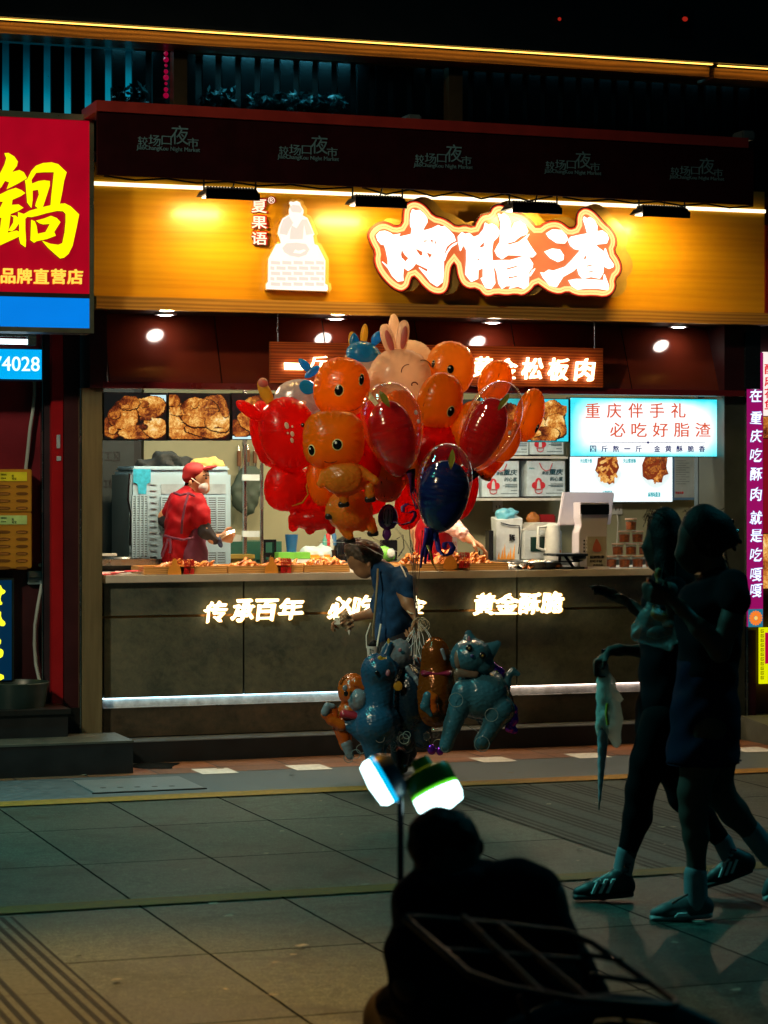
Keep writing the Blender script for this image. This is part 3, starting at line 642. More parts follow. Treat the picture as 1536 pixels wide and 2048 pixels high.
for px, py, lab in ((331, 621, 'recessed round downlight nearest the left end of the hood'), (672, 629, 'recessed round downlight above the start of the hanging wooden sign'), (985, 637, 'recessed round downlight above the end of the hanging wooden sign'), (1357, 645, 'recessed round downlight at the right end of the hood')):
    d = -.02; u = LX(px, d); t = T('downlight', lab, 'downlight', (u, d, zs), 'downlights in the shop hood')
    MB().lathe([(.0001, zs - .020), (.03, zs - .018), (.055, zs - .008)], (u, d, 0), 24).build('diffuser', DL, t); lamp('downlight_beam', 'SPOT', (u, d - .03, zs - .03), 70, (1, .74, .44), .04, aim((0, 0, .9), (.2, -1.25, 0)), MF, spot=(R(100), .5)); MB().lathe([(.056, zs - .014), (.07, zs - .012), (.072, zs - .001), (.056, zs - .001)], (u, d, 0), 24).build('ring', mat('ring_metal', (.5, .5, .5), .3, .8), t)
rbox('end_box', LX(1491, -.14), LX(1521, -.14), -.14, .05, LZ(1500, 778, -.14), zs, mat('end_box_black', (.008, .010, .014), .25), t)
# hanging wooden sign
t = T('hanging_sign', 'reddish wooden hanging sign with glowing white characters behind balloons', 'sign', (LX(870, -.16), -.16, zbm))
x0, x1, z0, z1 = prect(541, 690, 1206, 770, -.16)
rbox('board', x0, x1, -.16, -.13, z0, z1, wood('sign_wood', (.20, .025, .006), (.42, .07, .012), (.56, .12, .022), .35, (.8, 6, 16), .06), t)
WL = emit('halo_white', (1, .80, .45), 4.5)
o = MB()
for ch, a, b, y0, y1 in (('一', 568, 610, 726, 740), ('斤', 618, 655, 712, 736), ('肉', 700, 742, 716, 752), ('香', 800, 842, 716, 754), ('黄', 944, 986, 713, 754), ('金', 991, 1034, 716, 758), ('松', 1042, 1086, 715, 759), ('板', 1095, 1137, 716, 761), ('肉', 1147, 1190, 717, 762)):
    ptext(ch, a, y0, b, y1, -.178, .012, .03, .12, rough=.002).build('character', WL, t)
m_steel = mat('steel', (.45, .45, .43), .25, 1.0, var=.15)
for px in (556, 1190): MB().tube([(LX(px, -.15), -.145, z1), (LX(px, -.15), -.145, zs)], .004, 6).build('hanger', m_steel, t)

# ================================================================ PILLARS AND SHOP WALLS
m_pil = N('pillar_metal'); f_ = m_pil.noise(2, 5, .6, m_pil.mapping(20, 20, 1)); m_pil.l(m_pil.ramp(f_, (.3, (.16, .13, .07)), (.7, (.24, .20, .11))), m_pil.p.inputs['Base Color']); m_pil.setp(Metallic=.35); m_pil.l(m_pil.math('MULTIPLY_ADD', f_, .3, .28), m_pil.p.inputs['Roughness']); m_pil.bump(f_, .05); m_pil = m_pil.m
t = T('pillar', 'brushed beige metal pillar at left end of the counter', 'pillar', (LX(185, -.08), -.08, STEP))
rbox('shaft', LX(163, -.08), LX(205, -.08), -.08, .35, STEP, zb0 - .0, m_pil, t, bev=.004); rbox('edge_strip', LX(161, -.08) - .004, LX(163, -.08) - .002, -.082, -.06, STEP, zb0, m_steel, t)
t = T('pillar', 'grey green metal pillar behind the two walking women', 'pillar', (LX(1468, -.03), -.03, STEP))
rbox('shaft', LX(1449, -.03), LX(1491, -.03), -.03, .35, STEP, zb0 - .0, mat('pillar_grey', (.075, .085, .07), .4, .4, var=.2), t, bev=.004)
rbox('edge_strip', LX(1491, -.03) + .002, LX(1496, -.03), -.032, 0, STEP, zb0, m_steel, t)
# ================================================================ COUNTER
def stonemat(name, a, b, c, rough=.4):
    x = N(name); n1 = x.noise(3.2, 8, .72); n2 = x.noise(26, 6, .75, None, .6); f = x.math('ADD', x.math('MULTIPLY', n1, .6), x.math('MULTIPLY', n2, .4))
    x.l(x.ramp(f, (.38, a), (.5, b), (.63, c)), x.p.inputs['Base Color']); x.l(x.math('MULTIPLY_ADD', n1, .35, rough - .15), x.p.inputs['Roughness']); x.bump(n2, .12); return x.m
m_stone = stonemat('counter_stone', (.045, .060, .052), (.088, .104, .082), (.135, .142, .104))
CL, CR = LX(207, 0), LX(1448, 0)
zTop, zTopB = LZ(500, 1147.5, -.05), LZ(500, 1162.5, -.05)
zG0, zG1 = LZ(400, 1391, .0), LZ(400, 1411, .0)
t = T('counter', 'long stone faced sales counter with pale top and lit plinth line', 'counter', (0, 0, STEP))
m_top = mat('counter_top', (.55, .52, .47), .22, var=.1, spec=.6)
ms = LX(1034, -.05)
rbox('worktop', CL + .002, ms - .001, -.05, .62, zTopB, zTop, m_top, t, bev=.003); rbox('worktop', ms + .001, CR - .002, -.05, .62, zTopB + .001, zTop, m_top, t, bev=.003)
xs = [CL, LX(487.5, 0), LX(1034, 0), CR]
zr = LZ(400, 1231, 0)
for a, b in zip(xs[:-1], xs[1:]):
    rbox('panel', a + .006, b - .006, 0, .03, zr + .008, zTopB - .002, m_stone, t); rbox('panel', a + .006, b - .006, 0, .03, zG0, zr - .008, m_stone, t)
rbox('bronze_trim', CL, CR, .006, .028, zr - .007, zr + .007, mat('bronze', (.30, .15, .05), .3, .9, var=.2), t)
rbox('carcass', CL, CR, .032, .6, STEP, zTopB - .003, m_dark, t)
rbox('kick_panel', CL, CR, .0, .03, STEP + .002, zG1 - .002, stonemat('kick_stone', (.03, .026, .018), (.06, .05, .035), (.10, .07, .045), .35), t)
rbox('lit_recess', CL, CR, .026, .0315, zG1, zG0, mat('recess_white', (.62, .62, .6), .5, var=.35, vs=14), t)
rbox('plinth_edge', CL, CR, -.004, .026, zG1 - .0015, zG1 + .002, mat('plinth_edge', (.6, .6, .58), .3, .6), t)
u5, u6 = LX(700, 0), CR
rbox('led_strip', CL, u5 - .01, .012, .024, zG0 - .007, zG0 - .001, emit('plinth_led', (.55, .88, 1), 5.0), t); rbox('led_strip', u5 + .01, u6, .012, .024, zG0 - .007, zG0 - .001, emit('plinth_led_warm', (1, .78, .66), 4.5), t)
# lit characters on the counter
HALO = emit('counter_letters', (1, .84, .5), 4.2); RIM = emit('counter_letter_rim', (1.0, .56, .13), 1.2)
def litsign(label, chars, u):
    t = T('lit_letters', label, 'sign letters', (u, -.03, LZ(500, 1240, 0)), 'lit slogans on the counter front')
    o, o3 = MB(), MB()
    for ch, x0, x1, y0, y1 in chars:
        f_ = ptext(ch, x0, y0, x1, y1, -.045, .012, .035, .14, rough=.004).build('character', HALO, t)
        ptext(ch, x0 - 1.0, y0 - 1.0, x1 + 1.0, y1 + 1.0, -.022, .02, .05, .14, rough=.004).build('return', RIM, f_)
litsign('glowing white four character slogan at the left of the counter front', (('传', 408, 453, 1203, 1245), ('承', 462, 508, 1199, 1243), ('百', 511, 556, 1199, 1241), ('年', 556, 606, 1196, 1239)), LX(505, 0))
litsign('glowing slogan partly hidden behind the person in the blue tee', (('必', 655, 702, 1194, 1240), ('吃', 703, 750, 1191, 1236), ('黄', 755, 797, 1190, 1234), ('金', 799, 850, 1192, 1228)), LX(740, 0))
litsign('glowing white four character slogan at the right of the counter front', (('黄', 945, 990, 1187, 1230), ('金', 989, 1037, 1187, 1229), ('酥', 1036, 1080, 1186, 1228), ('脆', 1080, 1126, 1184, 1226)), LX(1035, 0))

# trays and food on the worktop
m_bam = wood('bamboo', (.36, .17, .05), (.55, .29, .09), (.70, .42, .16), .4, (2, 8, 26), .06)
def foodmat():
    x = N('fried_food'); n = x.noise(45, 5, .7); v = x.n('ShaderNodeTexVoronoi'); v.inputs['Scale'].default_value = 38; x.l(x.co(), v.inputs['Vector'])
    f = x.math('ADD', x.math('MULTIPLY', n, .7), x.math('MULTIPLY', v.outputs['Distance'], .5))
    x.l(x.ramp(f, (.3, (.10, .015, .003)), (.5, (.42, .10, .012)), (.7, (.72, .28, .05))), x.p.inputs['Base Color']); x.setp(Roughness=.4, Coat_Weight=.3); x.bump(n, .6, .01); return x.m
m_food = foodmat()
def pile(u0, u1, d0, d1, z, n, hgt, seed, size=.022, mound=1):
    rr = random.Random(seed); o = MB()
    for i in range(n):
        a, b = rr.random(), rr.random(); px = u0 + (u1 - u0) * a; py = d0 + (d1 - d0) * b
        hm = hgt * (math.sin(math.pi * a) * math.sin(math.pi * b)) ** .8 if mound else hgt * (.5 + .5 * math.sin(a * 9 + seed))
        c = Vector((px, py, z + hm * rr.random() ** .4 + size * .3)); M3 = Matrix.Rotation(rr.uniform(0, 6.3), 3, 'Z') @ Matrix.Rotation(rr.uniform(-.9, .9), 3, 'X') @ Matrix.Rotation(rr.uniform(-.7, .7), 3, 'Y')
        s = size * rr.uniform(.6, 1.25); o.ball(c, (s * 1.5, s * .7, s * .45), 7, 5, M3)
        k = len(o.v) - 48
        for j in range(k, len(o.v)):
            p = Vector(o.v[j]); q = (p - c); o.v[j] = tuple(c + q * (1 + .55 * noise.noise(p * 55)) + Vector((0, 0, .5 * s * math.sin(q.x * 60))))
    return o
tz = zTop
TR = [(288, 454, 'bamboo tray of fried pieces at the left end of the counter'), (457, 606, 'bamboo tray of light crumbs second from the left on the counter'), (609, 700, 'bamboo tray partly behind the head of the stooping person'), (800, 1017, 'bamboo tray with orange fried heaps on the right of the counter')]
piles = [[(270 + 40, 445, .05, .24, 90, .02)], [(462, 520, .05, .22, 60, .012), (530, 600, .05, .22, 60, .02)], [(612, 690, .05, .25, 90, .035)], [(805, 850, .05, .22, 90, .05), (872, 930, .05, .25, 110, .07), (932, 975, .05, .24, 80, .05)]]
for k, ((a, b, lab), pl) in enumerate(zip(TR, piles)):
    d0, d1 = .0, .34; u0, u1 = LX(a, 0), LX(b, 0)
    t = T('tray', lab, 'tray', ((u0 + u1) / 2, .12, tz), 'bamboo trays on the counter')
    h = .048
    rbox('base', u0 + .012, u1 - .012, d0 + .012, d1 - .012, tz + .001, tz + .016, m_bam, t)
    rbox('rim', u0, u1, d0, d0 + .012, tz + .001, tz + h, m_bam, t, bev=.002); rbox('rim', u0, u1, d1 - .012, d1, tz + .001, tz + h, m_bam, t, bev=.002)
    rbox('rim', u0, u0 + .0115, d0 + .0125, d1 - .0125, tz + .001, tz + h, m_bam, t); rbox('rim', u1 - .0115, u1, d0 + .0125, d1 - .0125, tz + .001, tz + h, m_bam, t)
    for i, (x0, x1, e0, e1, n, hh) in enumerate(pl):
        o = pile(LX(x0, .1), LX(x1, .1), e0, e1, tz + .018, n, hh + .035, 11 * k + i); o = o.build('fried_food', m_food, None, smooth=True)
        tag(o, ['heap of golden fried food lying in the left counter tray', 'scattered pale fried crumbs in the second tray', 'small heap of fried food in the second tray', 'fried food heap beside the face of the stooping person', 'orange fried heap under the dangling balloon ribbons', 'tall orange fried heap behind the small orange figure sign', 'curly orange fried heap at right end of the trays'][[0, 1, 3, 4][k] + i], 'fried food', None, 'stuff')
m_acr = N('clear_acrylic'); m_acr.setp(Base_Color=(1, .93, .85), Roughness=.05, Transmission_Weight=1.0, IOR=1.08); m_acr = m_acr.m
m_por = mat('print_orange', (.95, .36, .05), .5); m_pred = mat('print_red', (.62, .012, .015), .5); m_pw = mat('print_white', (.8, .76, .7), .5)
def little_sign(cx, cy, label, d=-.012):
    q = lambda p: [(cx + x * .9, cy + y * .9) for x, y in p]
    t = T('table_sign', label, 'sign', (LX(cx, d), d, tz), 'small figure signs in the trays')
    ppoly([q([(-30, 22), (-30, 6), (-26, -4), (-20, -14), (-14, -24), (-6, -24), (0, -12), (4, -12), (8, -20), (22, -20), (28, -18), (32, -8), (32, 10), (30, 22)])], d, .006).build('plate', m_acr, t)
    ppoly([smoothpoly(q([(-27, 20), (-27, 6), (-22, -5), (-17, -9), (-17, -18), (-12, -22), (-7, -19), (-7, -10), (-1, -4), (3, 6), (2, 20)]), 1)], d - .008, .002).build('figure_print', m_por, t)
    ppoly([q([(-28, 22), (2, 22), (2, 27), (-28, 27)])], d - .009, .002).build('stove_print', m_por, t)
    o, o2 = ptext('招牌', cx + 7, cy - 17, cx + 29, cy - 1, d - .007, .003, .04), ptext('脂渣', cx + 7, cy, cx + 29, cy + 15, d - .007, .003, .04); o.add(o2.v, o2.f); o.build('characters', m_pred, t)
little_sign(360, 1136, 'small clear sign with orange seated figure nearest the red uniformed worker'); little_sign(554, 1133, 'small clear sign with orange seated figure below the blue cup'); little_sign(911, 1121, 'small clear sign with orange seated figure in the right tray')
t = T('paper_slips', 'red and pink paper slips lying at the left end of the counter', 'paper', (LX(235, .05), .05, tz))
for i in range(7):
    u = LX(212 + 9 * i, .05); a = .3 * math.sin(i * 2.1); MB().hexa([(u - .05, .03 + .03 * (i % 3), tz + .003 * i + .001), (u + .06, .05 + .02 * i % .1, tz + .003 * i + .001), (u - .04, .12, tz + .003 * i + .02 * a + .003), (u + .05, .14, tz + .003 * i + .004), (u - .05, .03 + .03 * (i % 3), tz + .003 * i + .003), (u + .06, .05 + .02 * i % .1, tz + .003 * i + .003), (u - .04, .12, tz + .003 * i + .02 * a + .005), (u + .05, .14, tz + .003 * i + .006)]).build('slip', mat('slip_%d' % (i % 3), [(.75, .03, .06), (.8, .35, .35), (.85, .75, .72)][i % 3], .5), t)
o = MB(); 
for i, (a, b) in enumerate(((985, 1040), (1030, 1075), (1060, 1100))):
    u0, u1 = LX(a, .15), LX(b, .15); n = 6
    V = [(u0 + (u1 - u0) * x / n, .02 + .3 * y / n, tz + .004 + .012 * i + .03 * abs(math.sin(x * 1.3 + i + y))) for y in range(n + 1) for x in range(n + 1)]
    o.add(V, [(y * (n + 1) + x, y * (n + 1) + x + 1, (y + 1) * (n + 1) + x + 1, (y + 1) * (n + 1) + x) for y in range(n) for x in range(n)])
tag(o.build('wrapping_paper', mat('paper_white', (.75, .73, .70), .6), smooth=True), 'crumpled white wrapping paper beside the trays on the counter', 'paper')
t = T('pan', 'shallow dark pan of fried food right of the paper', 'pan', (LX(1076, .1), .1, tz))
u = LX(1076, .12); MB().lathe([(.0001, tz + .004), (.13, tz + .004), (.155, tz + .045), (.165, tz + .048), (.16, tz + .052), (.148, tz + .048), (.125, tz + .012), (.0001, tz + .011)], (u, .13, 0), 28).build('dish', mat('pan_steel', (.16, .17, .18), .25, .8), t, smooth=True)
o = pile(u - .13, u + .13, .02, .26, tz + .012, 110, .035, 77, .016).build('fried_food', m_food, None, smooth=True); tag(o, 'shredded fried food filling the shallow pan', 'fried food', None, 'stuff')

# scale, POS terminal, acrylic stand, tubs
m_navy = mat('scale_navy', (.008, .016, .03), .3); m_pos = mat('pos_grey', (.50, .48, .56), .35, var=.06); m_posd = mat('pos_black', (.006, .006, .008), .15)
t = T('weighing_scale', 'dark blue counter weighing scale with raised tray on thin legs', 'scale', (LX(1130, .1), .1, tz))
u = LX(1130, .1); zt = LZ(1130, 1108, .1)
rbox('tray', u - .115, u + .115, -.02, .2, zt - .012, zt + .004, m_navy, t, bev=.004); MB().ball((LX(1158, .05), .06, zt - .02), (.05, .07, .03)).build('display', m_navy, t, smooth=True)
for s in (-1, 1): MB().tube([(u + s * .02 - .04, .05, zt - .012), (u + s * .05, .08, tz + .01)], .01, 8).build('leg', m_navy, t); 
rbox('base', u - .09, u + .1, 0, .18, tz + .001, tz + .014, m_navy, t, bev=.004); rbox('weighing_plate', u - .12, u + .06, .0, .16, zt - .05, zt - .042, m_navy, t)
t = T('cash_register', 'pale pink grey point of sale terminal showing its black customer display', 'cash register', (LX(1183, .12), .12, tz))
d = .12; P = lambda *p: [L(x, y, d)[0:2] for x, y in p]
MB().prism(smoothpoly(P((1158, 1138), (1158, 1065), (1163, 1050), (1161, 1035), (1161, 1005), (1218, 1005), (1218, 1035), (1214, 1050), (1214, 1138)), 0), d, d + .12).build('body', m_pos, t, bev=.004)
MB().hexa([(*L(1117, 1051, .22)[:1], .22, L(1117, 1051, .22)[1]), (L(1222, 1049, .22)[0], .22, L(1222, 1049, .22)[1]), (L(1117, 1051, .22)[0], .25, L(1117, 1051, .22)[1]), (L(1222, 1049, .22)[0], .25, L(1222, 1049, .22)[1]), (L(1126, 984, .3)[0], .29, L(1126, 984, .3)[1]), (L(1228, 985, .3)[0], .29, L(1228, 985, .3)[1]), (L(1126, 984, .3)[0], .32, L(1126, 984, .3)[1]), (L(1228, 985, .3)[0], .32, L(1228, 985, .3)[1])]).build('monitor', m_pos, t, bev=.006)
x0, x1, z0, z1 = prect(1161, 1009, 1218, 1029, d - .004); rbox('customer_display', x0, x1, d - .012, d + .002, z0, z1, m_posd, t, bev=.003)
vn = MB()
for i in range(5):
    for j in range(2): x0, x1, z0, z1 = prect(1167 + 6 * j, 1080 + 7 * i, 1170 + 6 * j, 1083 + 7 * i, d - .003); vn.box(x0, x1, d - .003, d - .001, z0, z1)
vn.build('vents', m_posd, t)
d = .03; t = T('menu_stand', 'upright acrylic card stand with red figure print in front of register', 'menu stand', (LX(1194, d), d, tz))
x0, x1, z0, z1 = prect(1174, 1073, 1213, 1138, d); rbox('card', x0, x1, d, d + .004, z0, z1, mat('card_tan', (.36, .33, .27), .3), t); rbox('foot', x0 - .01, x1 + .01, d - .03, d + .06, tz + .001, tz + .014, m_pos, t)
ppoly([smoothpoly([(1186, 1092), (1190, 1083), (1193, 1076), (1197, 1083), (1202, 1092), (1203, 1104), (1185, 1104)], 1)], d - .001, .001).build('figure_print', mat('print_brown', (.42, .10, .06), .5), t)
q = ptext('招牌脂渣', 1180, 1111, 1208, 1117, d - .001, .001, .02); q2 = ptext('好吃不腻', 1180, 1120, 1204, 1125, d - .001, .001, .01); q.add(q2.v, q2.f); q2 = ptext('欢迎品尝', 1186, 1128, 1206, 1132, d - .001, .001, .01); q.add(q2.v, q2.f); q.build('characters', m_posd, t)
m_tub = mat('tub_food', (.30, .065, .008), .35, var=.5, vs=60); m_lid = mat('tub_plastic', (.5, .5, .5), .12, alpha=.10); m_tl = mat('tub_lid', (.55, .35, .25), .3)
rows = [(1262, 1042, 1, 1055), (1251, 1069, 2, 1082), (1240, 1095, 3, 1108), (1228, 1119, 4, 1133)]
pr = None
nm = ['bottom', 'second', 'third', 'top']
pos = ['first', 'second', 'third', 'last']
for r_, (cx, y0, n, _) in enumerate(rows):
    lvl = 3 - r_
    for i in range(n):
        px = 1262 + (i - (n - 1) / 2) * 26.5; d = .14; u = LX(px, d); z = tz + .001 + lvl * .083
        if pr is None:
            pr = T('food_tub', 'x', 'tub', (u, d, z), 'stacked tubs of fried food on the counter')
            MB().lathe([(.0001, z + .004), (.033, z + .004), (.036, z + .055), (.0001, z + .062)], (u, d, 0), 20).build('food', m_tub, pr, smooth=True)
            MB().lathe([(.034, z), (.039, z + .07), (.039, z + .074), (.036, z + .072), (.032, z + .002)], (u, d, 0), 20).build('cup', m_lid, pr, smooth=True); MB().lathe([(.0001, z + .079), (.04, z + .079), (.041, z + .074), (.041, z + .07), (.0001, z + .07)], (u, d, 0), 20).build('lid', m_tl, pr)
            o = pr; B0 = Vector((u, d, z))
        else:
            o = copy_tree(pr); o.matrix_world = MF @ Matrix.Translation((u, d, z))
        row = {1: 'topmost single tub of fried food on the pyramid by the register', 2: ['left', 'right'][i % 2] + ' tub of the two in the second row of the tub pyramid', 3: pos[i if i < 2 else 3] + ' of three tubs from the left in third row of tub pyramid', 4: pos[i] + ' of four tubs from the left in bottom row of tub pyramid'}[n]
        o['label'] = row

# ================================================================ INTERIOR
BW = 1.75
m_cream = mat('cream_wall', (.30, .29, .17), .6, var=.1, vs=1.5); m_dteal = mat('dark_teal', (.012, .022, .022), .5)
t = T('back_wall', 'cream painted back wall of the shop kitchen', 'wall', (0, BW, STEP))
rbox('plaster', LX(288, BW), LX(1400, BW) + 1.2, BW, BW + .1, STEP, 2.75, m_cream, t)
rbox('ceiling_panel', LX(150, 0), LX(1500, 0) + .6, .31, BW + .1, 2.76, 2.8, mat('ceil', (.3, .3, .28), .6), t)
t = T('side_wall', 'pale side wall with bright vertical light tube at shop right', 'wall', (LX(1440, .6), .6, STEP))
rbox('plaster', LX(1450, BW), LX(1450, BW) + .08, .36, BW + .1, STEP, 2.75, m_cream, t)
t = T('side_wall', 'dark side wall at the left of the shop kitchen', 'wall', (LX(200, .4), .4, STEP)); rbox('plaster', LX(206, .4) - .14, LX(206, .4) - .06, .36, 2.6, STEP, 2.75, m_dteal, t)
t = T('tube_light', 'bright white vertical light tube beside the menu lightboxes', 'light tube', (LX(1426, .45), .45, 1.6))
x0, x1, z0, z1 = prect(1423, 905, 1429, 1040, .45); rbox('tube', x0, x1, .45, .47, z0, z1, emit('tube_white', (.75, .95, 1), 3.0), t); rbox('holder', x0 - .012, x1 + .012, .472, .49, z0, z1 + .1, m_grey, t)
t = T('door_frame', 'grey aluminium frame strip next to the notice board', 'frame', (LX(1402, .9), .9, STEP)); rbox('profile', LX(1396, .9), LX(1409, .9), .9, .96, zTop, 2.7, m_grey, t)
# dark cabinet with mirrored characters
t = T('dark_cupboard', 'dark teal cupboard front with faint reversed characters at kitchen left', 'cupboard', (LX(240, 1.6), 1.6, STEP))
rbox('door', LX(150, 1.6), LX(268, 1.6), 1.6, 1.65, STEP, 2.7, m_dteal, t); rbox('carcass', LX(150, 1.6), LX(287, 1.6), 1.66, 2.3, STEP, 2.7, m_dark, t)
ft = MB()
for ch, a, b, y0, y1 in (('区工', 209, 240, 903, 922), ('引期工', 207, 240, 958, 976)):
    q = ptext(ch, a, y0, b, y1, 1.598, .002, .02); xm = max(p[0] for p in q.v) + min(p[0] for p in q.v); ft.add([(xm - x, y, z) for x, y, z in q.v], q.f)
ft.build('characters', mat('faint_black', (.003, .004, .005), .5), t)
# food picture lightboxes
def picmat(name, seed, bgd=(.004, .006, .006)):
    x = N(name); m = x.n('ShaderNodeMapping'); m.inputs['Location'].default_value = (seed * 3.1, seed, seed * 1.7); x.l(x.co(), m.inputs[0]); v = m.outputs[0]
    big = x.n('ShaderNodeTexVoronoi', feature='SMOOTH_F1'); big.inputs['Scale'].default_value = 8; wv = x.n('ShaderNodeMix', data_type='RGBA'); wv.inputs[0].default_value = .12; x.l(v, wv.inputs[6])
    nz = x.n('ShaderNodeTexNoise'); nz.inputs['Scale'].default_value = 7; nz.inputs['Detail'].default_value = 5; x.l(v, nz.inputs['Vector']); x.l(nz.outputs['Color'], wv.inputs[7]); x.l(wv.outputs[2], big.inputs['Vector'])
    cr = x.noise(48, 6, .8, v, .8); md = x.noise(13, 5, .7, v, 1.0); lg = x.noise(4.5, 2, .5, v)
    f = x.math('ADD', x.math('MULTIPLY_ADD', cr, .62, -.20), x.math('ADD', x.math('MULTIPLY', md, .55), x.math('MULTIPLY', big.outputs['Distance'], -.30)))
    f = x.math('ADD', f, x.math('MULTIPLY_ADD', lg, .7, -.24 + .03 * (seed % 3)))
    c = x.ramp(f, (.16, (.012, .003, .003)), (.30, (.20, .035, .008)), (.42, (.62, .20, .025)), (.53, (.95, .55, .14)), (.66, (1, .88, .55)))
    x.l(c, x.p.inputs['Emission Color']); x.setp(Emission_Strength=1.0, Roughness=.2); x.p.inputs['Base Color'].default_value = (.02, .02, .02, 1); x.m.cycles.emission_sampling = 'NONE'; return x.m
pm = [picmat('food_picture_print_%s' % n, s) for n, s in (('crispy', 1), ('golden', 4), ('chunky', 9))]
m_pbk = emit('picture_black', (.006, .008, .008), 1, False); m_pcy = emit('picture_cyan', (.03, .62, .75), 1.1); m_pgl = emit('picture_pale', (.62, .92, .95), 1.0, False)
m_case = mat('lightbox_case', (.02, .03, .03), .4, .5)
def lightbox(name, label, x0, y0, x1, y1, d, face, depth=.07, group=None):
    a, b, z0, z1 = prect(x0, y0, x1, y1, d); t = T(name, label, 'lightbox', (.5 * (a + b), d, z0), group); rbox('case', a, b, d + .004, d + depth, z0, z1, m_case, t); rbox('face', a + .005, b - .005, d, d + .0035, z0 + .005, z1 - .005, face, t); return t
ga = 'food picture lightboxes above the counter'
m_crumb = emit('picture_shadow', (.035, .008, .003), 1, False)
def rough_edge(p, seed, a=1.1):
    p = smoothpoly(p, 3); rr = random.Random(seed); return [(x + rr.uniform(-a, a), y + rr.uniform(-a, a)) for x, y in p]
def blobs(t, d, lst):
    x0_ = min(p[0] for q in lst for p in q[0]); x1_ = max(p[0] for q in lst for p in q[0]); y0_ = min(p[1] for q in lst for p in q[0]); y1_ = max(p[1] for q in lst for p in q[0]); rr = random.Random(int(x0_)); k = 0
    extra = [(cl(wob(rr.uniform(x0_ + 8, x1_ - 8), rr.uniform(y0_ + 14, y1_ - 8), rr.uniform(8, 15), rr.uniform(6, 11), i + int(x0_)), x0_, x1_, y0_, y1_), rr.randrange(3)) for i in range(7)]
    for pts, mi in lst + extra:
        e = rough_edge(pts, k + int(x0_)); cx = sum(p[0] for p in e) / len(e); cy = sum(p[1] for p in e) / len(e)
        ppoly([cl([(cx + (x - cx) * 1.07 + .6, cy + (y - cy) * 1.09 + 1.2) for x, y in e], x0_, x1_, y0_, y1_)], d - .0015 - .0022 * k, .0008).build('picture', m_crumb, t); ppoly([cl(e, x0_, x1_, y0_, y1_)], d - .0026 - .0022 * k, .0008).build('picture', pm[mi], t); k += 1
def wob(cx, cy, rx, ry, seed, n=13):
    rr = random.Random(seed); return [(cx + rx * rr.uniform(.74, 1.12) * math.cos(i * 6.283 / n), cy + ry * rr.uniform(.74, 1.12) * math.sin(i * 6.283 / n)) for i in range(n)]
dL = .08
cl = lambda p, a, b, c, e: [(min(max(x, a), b), min(max(y, c), e)) for x, y in p]
def bl(a, b, c, e, l): return [(cl(wob(*q[:5]), a, b, c, e), q[5]) for q in l]
t = lightbox('picture_lightbox', 'lit picture of crusted fried chunks nearest the left pillar', 207, 785, 334, 881, dL, m_pbk, group=ga)
ppoly([[(300, 790), (332, 790), (332, 812), (318, 800)]], dL - .001, .0008).build('picture', m_pgl, t)
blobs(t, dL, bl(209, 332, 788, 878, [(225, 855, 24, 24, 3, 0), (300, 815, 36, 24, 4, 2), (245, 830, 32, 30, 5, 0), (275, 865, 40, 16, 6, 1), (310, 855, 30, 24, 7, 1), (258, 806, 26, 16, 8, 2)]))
t = lightbox('picture_lightbox', 'lit picture of large golden fried slice, second from left pillar', 336, 786, 461, 881, dL, m_pbk, group=ga)
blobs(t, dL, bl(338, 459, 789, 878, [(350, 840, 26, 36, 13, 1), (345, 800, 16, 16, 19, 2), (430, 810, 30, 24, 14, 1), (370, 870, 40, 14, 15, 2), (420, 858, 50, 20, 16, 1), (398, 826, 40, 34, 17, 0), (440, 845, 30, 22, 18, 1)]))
t = lightbox('picture_lightbox', 'lit picture of pale fried lumps mostly behind the red balloons', 463, 787, 640, 880, dL, m_pbk, group=ga)
ppoly([[(465, 872), (638, 872), (638, 878), (465, 878)]], dL - .001, .0008).build('picture', m_pgl, t)
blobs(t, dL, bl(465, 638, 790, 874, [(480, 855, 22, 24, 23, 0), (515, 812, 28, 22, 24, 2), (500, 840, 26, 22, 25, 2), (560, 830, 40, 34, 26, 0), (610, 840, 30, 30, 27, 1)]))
t = lightbox('picture_lightbox', 'lit cyan edged picture of fried food behind the rightmost orange balloon', 960, 796, 1138, 884, dL, m_pcy, group=ga)
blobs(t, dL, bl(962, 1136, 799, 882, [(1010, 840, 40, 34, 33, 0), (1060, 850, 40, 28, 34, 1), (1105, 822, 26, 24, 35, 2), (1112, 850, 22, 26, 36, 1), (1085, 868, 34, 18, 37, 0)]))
# white menu lightbox
xl = N('menu_glow'); sp = xl.n('ShaderNodeTexCoord'); g_ = xl.n('ShaderNodeSeparateXYZ'); xl.l(sp.outputs['Generated'], g_.inputs[0])
ed = xl.math('MULTIPLY', xl.math('MULTIPLY', xl.math('MULTIPLY', g_.outputs[0], xl.math('SUBTRACT', 1.0, g_.outputs[0])), 9.0), xl.math('MULTIPLY', g_.outputs[2], xl.math('SUBTRACT', 1.0, g_.outputs[2])))
ed = xl.math('ADD', ed, xl.math('MULTIPLY_ADD', xl.noise(4, 3), .16, -.08))
xl.l(xl.ramp(ed, (.0, (.03, .70, .82)), (.09, (.40, .94, .97)), (.18, (.95, 1, 1)), (.5, (1, 1, .99))), xl.p.inputs['Emission Color']); xl.setp(Emission_Strength=1.25, Roughness=.3, Base_Color=(.3, .3, .3))
t = lightbox('menu_lightbox', 'large white lightbox with orange and navy characters at right', 1140, 796, 1447, 914, dL, xl.m)
m_ored = emit('menu_orange', (.82, .13, .06), .85, False); m_inav = emit('menu_navy', (.03, .04, .22), .6, False)
